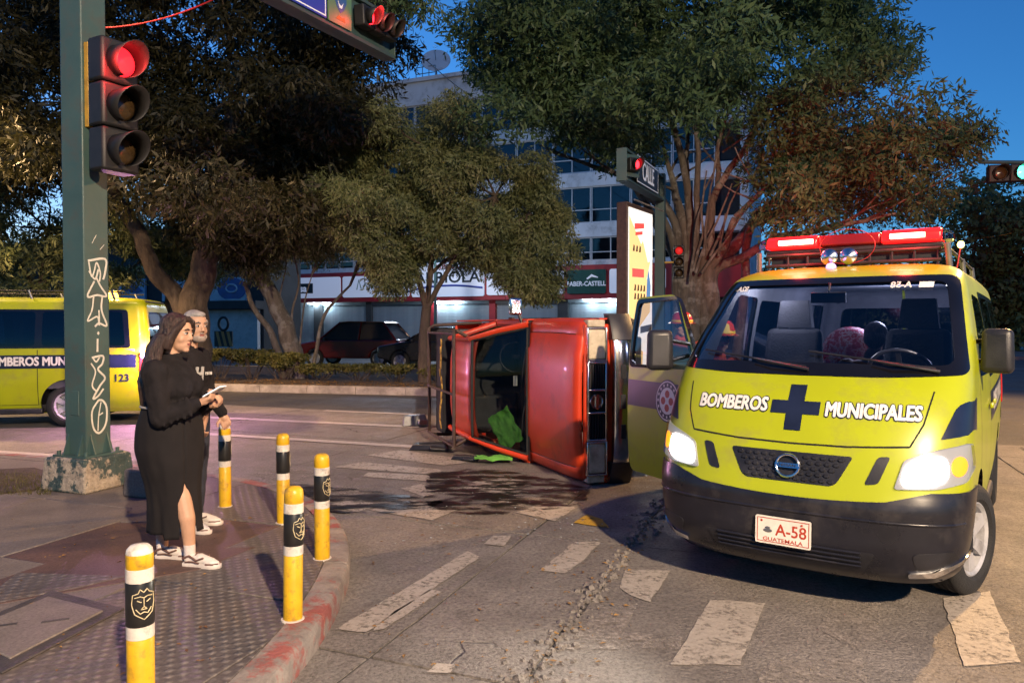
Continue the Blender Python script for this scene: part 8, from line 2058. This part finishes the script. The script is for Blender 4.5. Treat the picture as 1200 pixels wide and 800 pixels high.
# --- the great tree behind the ambulance: many stems, wide umbrella crown
def big_tree():
    Y = 21.6; base = at_depth(818, 380, Y); base.z = 0.15
    t = thing('tree', 'huge spreading tree with many pale stems rising behind the ambulance van', 'tree', tuple(base), 0, 'street trees')
    def L_(px, py, dy=0.0): return at_depth(px, py, Y + dy) - base
    mb = MB()
    tips = []
    for a, b, c, r, dy in (((803, 340), (798, 250), (778, 175), 0.23, 0.2), ((806, 345), (806, 240), (800, 120), 0.17, 0.8), ((812, 335), (816, 230), (822, 70), 0.15, -0.5), ((818, 340), (836, 235), (858, 120), 0.16, 0.3),
                           ((826, 330), (862, 255), (918, 195), 0.15, -0.6), ((832, 318), (880, 262), (985, 225), 0.24, 0.6), ((838, 318), (905, 280), (1050, 250), 0.17, -0.8), ((798, 330), (775, 245), (700, 190), 0.14, -0.6),
                           ((795, 310), (740, 210), (640, 175), 0.16, 0.9), ((790, 260), (720, 150), (600, 110), 0.13, 0.5), ((808, 240), (780, 110), (700, 40), 0.13, -0.3), ((836, 235), (900, 120), (980, 60), 0.12, 0.5), ((880, 262), (960, 180), (1060, 150), 0.12, 0.0)):
        p0, p1, p2 = L_(*a), L_(*b, dy), L_(*c, dy * 2.2)
        r *= 0.95; foot = Vector((p0.x * 0.72, dy * 0.30, -0.1)); mid = foot.lerp(p0, 0.55) + Vector((0, 0, 0.1))
        cl = catmull([tuple(v) for v in (foot, mid, p0, p0.lerp(p1, 0.5) + Vector((noise.noise(p0) * 0.3, 0, 0)), p1)], 5); nn = len(cl) - 1
        mb.tube([p + Vector((noise.noise(p * 1.3), noise.noise(p * 1.3 + Vector((9, 0, 0))), 0)) * 0.07 for p in cl], [r * (1.55 - 0.89 * (k / nn) ** 0.6) for k in range(nn + 1)], 10)
        limb(mb, p1, p2, r * 0.66, r * 0.22, 0.09, seed=dy + b[0]); tips += [p1.lerp(p2, 0.6), p2]
        for k in range(5):
            q = p1.lerp(p2, 0.35 + 0.14 * k); e = q + Vector((random.uniform(-1.6, 1.6), random.uniform(-1.5, 1.5), random.uniform(0.1, 1.3))); limb(mb, q, e, r * 0.22, 0.015, 0.10, 5, seed=k); tips.append(e)
    # thin pale aerial stems
    for a, b in (((815, 320), (858, 215)), ((832, 300), (868, 215)), ((812, 318), (846, 150)), ((824, 300), (838, 190)), ((808, 330), (828, 200)), ((842, 300), (850, 250)), ((822, 320), (884, 232))): limb(mb, L_(*a, -0.5), L_(*b, -0.9), 0.045, 0.02, 0.06, seed=a[0])
    mb.build('trunk', [M_BARKP], t, smooth=60)
    # crown: clumps inside the outline seen in the photograph
    outline = [(530, 70), (548, 30), (590, 5), (650, -40), (760, -110), (900, -100), (985, -20), (1022, 30), (1060, 80), (1095, 125), (1135, 155), (1130, 190), (1105, 205), (1095, 240), (1050, 262), (960, 262), (900, 258), (870, 235), (850, 190), (812, 130), (780, 165), (742, 178), (690, 175), (640, 165), (590, 150), (555, 120)]
    C, R = [], []; tries = 0
    while len(C) < 230 and tries < 20000:
        tries += 1; x, y = random.uniform(525, 1140), random.uniform(-110, 265)
        if not inside(np.array([x]), np.array([float(y)]), outline)[0]: continue
        dep = random.gauss(-0.8, 2.1); r = random.uniform(0.5, 1.25)
        if noise.noise(Vector((x * 0.016, y * 0.021, 3.3))) < -0.22: continue
        C.append(L_(x, y, dep)); R.append(r)
    V = leaf_cloud(C, R, 210000, 0.165, 0.25, 0.30, 0.62, sprig=7, spread=0.17, shell=0.3)
    leaves_object('crown', V, M_LEAFD, t)
big_tree()

def outline_tree(name, label, base_px, Y, stems, outline, nclump, nleaf, size, mat, bark_m=M_BARK, rr=(0.35, 0.8), depth=1.2, droop=0.4, aspect=0.33, thr=-0.25, squash=0.7, group='street trees', tr=0.10, spread=0.16, sprig=6, cat='tree', shell=0.3):
    base = at_depth(base_px, 380, Y); base.z = 0.15
    t = thing(name, label, cat, tuple(base), 0, group)
    def L_(px, py, dy=0.0): return at_depth(px, py, Y + dy) - base
    mb = MB()
    for pts, r0, r1 in stems:
        q = [L_(*p) if len(p) == 2 else L_(p[0], p[1], p[2]) for p in pts]
        if len(pts[0]) == 2 and pts[0][1] > 430: q[0].z = -0.1
        cl = catmull([tuple(v) for v in q], 6)
        mb.tube([p + Vector((noise.noise(p * 1.7), noise.noise(p * 1.7 + Vector((5, 5, 5))), 0)) * r0 * 0.5 for p in cl], [r0 + (r1 - r0) * k / (len(cl) - 1) for k in range(len(cl))], 10)
    C, R = [], []; tries = 0; xs = [p[0] for p in outline]; ys = [p[1] for p in outline]
    while len(C) < nclump and tries < 30000:
        tries += 1; x, y = random.uniform(min(xs), max(xs)), random.uniform(min(ys), max(ys))
        if not inside(np.array([x]), np.array([float(y)]), outline)[0]: continue
        if noise.noise(Vector((x * 0.02 + base_px, y * 0.025, 1.3))) < thr: continue
        C.append(L_(x, y, random.gauss(0, depth))); R.append(random.uniform(*rr))
    for k in range(0, len(C), max(1, len(C) // 40)):     # twigs reaching for the clumps
        near = min((v for pts, r0, r1 in stems for v in [L_(*pts[-1][:2])]), key=lambda v: (v - C[k]).length)
        limb(mb, near, C[k], 0.035, 0.010, 0.12, 5, seed=k)
    if stems: mb.build('trunk', [bark_m], t, smooth=60)
    V = leaf_cloud(C, R, nleaf, size, droop, aspect, squash, shell=shell, sprig=sprig, spread=spread)
    leaves_object('crown', V, mat, t)
    return t
# slim tree of the median in front of the building
outline_tree('tree', 'small olive-leaved tree with a forked trunk standing on the median behind the pickup', 499, 18.6,
    [([(497, 440), (496, 400), (500, 360)], 0.15, 0.12), ([(500, 362), (488, 320), (470, 270), (455, 220)], 0.085, 0.03), ([(500, 362), (505, 310), (510, 250), (515, 180)], 0.08, 0.03), ([(500, 362), (520, 325), (545, 280), (580, 230)], 0.075, 0.03), ([(505, 320), (530, 300), (590, 270), (620, 250)], 0.05, 0.02), ([(488, 320), (460, 300), (420, 290)], 0.05, 0.02)],
    [(470, 130), (520, 118), (548, 125), (560, 150), (590, 152), (622, 185), (640, 230), (658, 275), (662, 300), (640, 330), (622, 355), (600, 345), (575, 318), (530, 300), (490, 295), (470, 325), (450, 330), (430, 295), (385, 280), (360, 220), (380, 160), (420, 140)], 150, 210000, 0.105, M_LEAFY, rr=(0.30, 0.65), depth=1.1, droop=0.75, aspect=0.26, thr=-0.45, spread=0.13)
# dark canopy overhead at the top left
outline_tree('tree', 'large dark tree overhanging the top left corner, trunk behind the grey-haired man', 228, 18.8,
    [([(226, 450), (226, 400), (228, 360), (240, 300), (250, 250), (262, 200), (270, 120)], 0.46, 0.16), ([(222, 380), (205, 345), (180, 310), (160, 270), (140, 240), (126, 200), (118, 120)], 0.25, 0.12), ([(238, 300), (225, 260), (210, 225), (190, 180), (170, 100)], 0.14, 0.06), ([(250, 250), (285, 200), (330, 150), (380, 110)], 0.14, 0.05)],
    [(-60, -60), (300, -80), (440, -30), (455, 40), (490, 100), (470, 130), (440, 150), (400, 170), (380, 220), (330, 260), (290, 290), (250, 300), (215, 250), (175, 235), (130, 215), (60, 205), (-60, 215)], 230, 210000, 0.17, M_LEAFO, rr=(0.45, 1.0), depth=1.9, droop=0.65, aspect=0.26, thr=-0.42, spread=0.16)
# leaning pale trunk with thin shoots
outline_tree('tree', 'tree with a leaning pale trunk and thin shoots rising from the hedge', 350, 20.0,
    [([(352, 445), (340, 405), (322, 355), (305, 310), (288, 275), (280, 230)], 0.27, 0.14), ([(335, 440), (322, 400), (300, 365), (285, 330)], 0.12, 0.05), ([(366, 440), (372, 400), (380, 370), (395, 350), (410, 335)], 0.055, 0.03), ([(345, 420), (342, 370), (350, 330), (340, 280)], 0.04, 0.015), ([(350, 420), (356, 360), (366, 320)], 0.03, 0.012), ([(340, 415), (325, 370), (335, 310), (330, 270)], 0.03, 0.012)],
    [(255, 190), (300, 140), (380, 125), (440, 150), (450, 230), (425, 290), (410, 312), (385, 300), (350, 290), (318, 300), (300, 318), (280, 290), (250, 270)], 90, 100000, 0.11, M_LEAFY, bark_m=M_BARKP, rr=(0.28, 0.6), depth=1.0, droop=0.7, aspect=0.24, thr=-0.4)
# bushes and small trees far left behind the rescue van
outline_tree('tree', 'warm-lit bushy tree behind the roof of the parked rescue van on the left', 40, 21.5,
    [([(40, 450), (42, 380), (50, 320), (58, 270)], 0.20, 0.07), ([(45, 350), (20, 300), (0, 260)], 0.08, 0.03), ([(50, 320), (80, 280), (110, 250)], 0.08, 0.03)],
    [(-80, 190), (60, 195), (130, 210), (170, 240), (165, 330), (120, 345), (60, 350), (-80, 360)], 90, 40000, 0.15, M_LEAFY, rr=(0.35, 0.75), depth=1.3, droop=0.6, aspect=0.28, thr=-0.10)
outline_tree('tree', 'yellowish low-hanging tree between the green post and the big trunk', 205, 23.5,
    [([(195, 450), (196, 380), (200, 320), (212, 270)], 0.14, 0.05)],
    [(150, 270), (190, 265), (260, 245), (290, 265), (285, 300), (240, 325), (205, 318), (165, 335), (140, 325)], 46, 14000, 0.15, M_LEAFY, rr=(0.3, 0.6), depth=0.9, droop=0.6, thr=-0.2)
# overhanging twigs above the red signal
outline_tree('tree', 'tree outside the frame whose drooping twigs hang beside the near red light', 520, 15.0, [([(560, -150), (520, -60), (470, -20), (455, 5)], 0.05, 0.01)],
    [(425, -30), (500, -30), (502, 15), (490, 18), (470, 8), (455, 14), (440, 4)], 16, 1500, 0.12, M_LEAFD, rr=(0.15, 0.32), depth=0.3, droop=1.2, aspect=0.3, thr=-1)
# dark trees beyond the far street
outline_tree('tree', 'dark round-topped tree far off on the right below the green light', 1150, 48.0, [([(1150, 420), (1150, 380), (1152, 320)], 0.5, 0.2)],
    [(1118, 300), (1112, 245), (1130, 225), (1155, 220), (1182, 228), (1192, 255), (1200, 330), (1200, 390), (1125, 385)], 60, 17000, 0.34, M_LEAFD, rr=(1.0, 2.0), depth=1.8, droop=0.3, aspect=0.5, thr=-1, spread=0.5, group='trees beyond the far street')
outline_tree('tree', 'dark tree mass reaching the right edge behind the orange cable', 1225, 44.0, [([(1225, 420), (1225, 380), (1225, 320)], 0.5, 0.2)],
    [(1186, 395), (1184, 300), (1195, 250), (1215, 240), (1290, 235), (1320, 390)], 60, 16000, 0.34, M_LEAFD, rr=(1.0, 2.0), depth=1.8, droop=0.3, aspect=0.5, thr=-1, spread=0.5, group='trees beyond the far street')
outline_tree('tree', 'dark tree behind the van roof at the right of the great tree', 1060, 50.0, [([(1060, 420), (1060, 380), (1060, 330)], 0.5, 0.2)],
    [(880, 300), (960, 285), (1060, 280), (1110, 300), (1120, 400), (880, 400)], 70, 16000, 0.36, M_LEAFD, rr=(1.0, 2.0), depth=2.0, droop=0.3, aspect=0.5, thr=-1, spread=0.5, group='trees beyond the far street')

# --- hedge on the median: separate clipped shrubs
hedge_spots = [(-18.2 + 1.05 * k) for k in range(20)]
ORD = 'zeroth first second third fourth fifth sixth seventh eighth ninth tenth eleventh twelfth thirteenth fourteenth fifteenth sixteenth seventeenth eighteenth nineteenth twentieth'.split()
for k, u in enumerate(hedge_spots):
    P = mpt(u, 2.0 + random.uniform(-0.1, 0.1), 0.15); 
    if u > 0.4: continue
    hh = 0.80 if u < -5.5 else (0.70 if u < -3.6 else 0.42)
    pxx = 600 + 857 * P.x / P.y
    t = thing('hedge_shrub', ORD[18 - k] + (' leafy clipped shrub of the median hedge, counted from its thin end by the pickup' if u < -3.6 else ' low sparse shrub of the median hedge, counted from its end by the pickup'), 'shrub', tuple(P), random.uniform(0, 6), 'shrubs in the median hedge')
    mb = MB()
    for s_ in range(9):
        a = random.uniform(0, 6.28); limb(mb, (0.22 * cos(a) * random.random(), 0.22 * sin(a) * random.random(), 0), (0.48 * cos(a), 0.40 * sin(a), hh * random.uniform(0.6, 0.9)), 0.014, 0.006, 0.12, 4, seed=s_ + k)
    mb.build('stem', [M_BARK], t)
    C = [(random.uniform(-0.52, 0.52), random.uniform(-0.42, 0.42), hh * random.uniform(0.62, 0.95)) for _ in range(22)]
    V = leaf_cloud(C, [random.uniform(0.10, 0.20) for _ in C], 4200 if hh > 0.6 else 1600, 0.072, 0.0, 0.5, 0.55, shell=0.2, sprig=5, spread=0.05)
    V[:, 2] = np.minimum(V[:, 2], hh + RNG.normal(0, 0.025, len(V)))
    leaves_object('foliage', V, M_LEAFH, t)
# ------------------------------------------------------------------ street lamps (each a built post with a lit head)
M_LAMPW = emat('sodium lamp glass', (1.0, 0.62, 0.28), 10.0)
def street_lamp(loc, head, energy, color, label, size=0.14, spot=None, aim=None):
    loc, head = Vector(loc), Vector(head)
    t = thing('street_lamp', label, 'street lamp', tuple(loc), 0, 'street lamps round the crossing'); h = head - loc
    mb = MB(); d = Vector((h.x, h.y, 0)); pts = [(0, 0, 0), (0, 0, h.z - 0.6), tuple(d * 0.15 + Vector((0, 0, h.z - 0.1))), tuple(d * 0.6 + Vector((0, 0, h.z + 0.1))), tuple(d + Vector((0, 0, h.z + 0.12)))]
    mb.tube(pts, [0.10, 0.07, 0.05, 0.045, 0.04], 10); mb.build('post', [M_GREENP], t, smooth=60)
    mb = MB(); mb.box(h + Vector((0, 0, 0.12)), (0.30, 0.60, 0.12), top=(0.7, 0.8)); mb.build('lamp_head', [M_DARKM], t, bevel=0.02)
    mb = MB(); mb.box(h + Vector((0, 0, 0.045)), (0.22, 0.42, 0.03)); mb.build('lamp_glass', [M_LAMPW], t)
    lamp('street_light', 'POINT' if not spot else 'SPOT', head + Vector((0, 0, -0.12)), energy, color, size, None, to=(aim or head - Vector((0, 0, 5))) if spot else None, spot=spot, blend=0.6)
    return t
SODIUM = (1.0, 0.60, 0.28)
street_lamp((5.6, -7.6, 0), (4.1, -6.6, 7.6), 5000, (1.0, 0.75, 0.50), 'street lamp behind the camera that lights the corner', 0.16, radians(122), (3.6, 7.2, 0))
street_lamp((13.5, 13.0, 0), (12.0, 13.0, 8.2), 2600, (1.0, 0.56, 0.20), 'street lamp beyond the right edge lighting the road beside the ambulance van', 0.16, radians(102), (8.0, 11.0, 0))
street_lamp((-15.0, 15.5, 0), (-13.0, 14.0, 6.8), 1900, (1.0, 0.62, 0.28), 'street lamp left of the frame behind the parked rescue van', 0.16, radians(104), (-9.0, 16.0, 0))
street_lamp((-9.6, 8.4, 0), (-6.4, 10.6, 8.6), 430, (1.0, 0.62, 0.34), 'long-armed street lamp over the lane by the parked rescue van', 0.16, radians(100), (-5.5, 12.5, 0))
for px, hz, en, lb in ((560, 7.0, 420, 'street lamp with cool light on the far pavement behind the small tree'), (792, 9.0, 130, 'unseen added lamp with cool light behind the great tree, brightening the facade')):  # the second is unseen, added only to brighten the facade
    q = FO + F1 * u_of(px) - F2 * 6.0
    street_lamp((q.x, q.y, 0.15), (q.x - 0.5, q.y - 1.5, hz), en, (0.74, 0.84, 1.0), lb, 0.16)
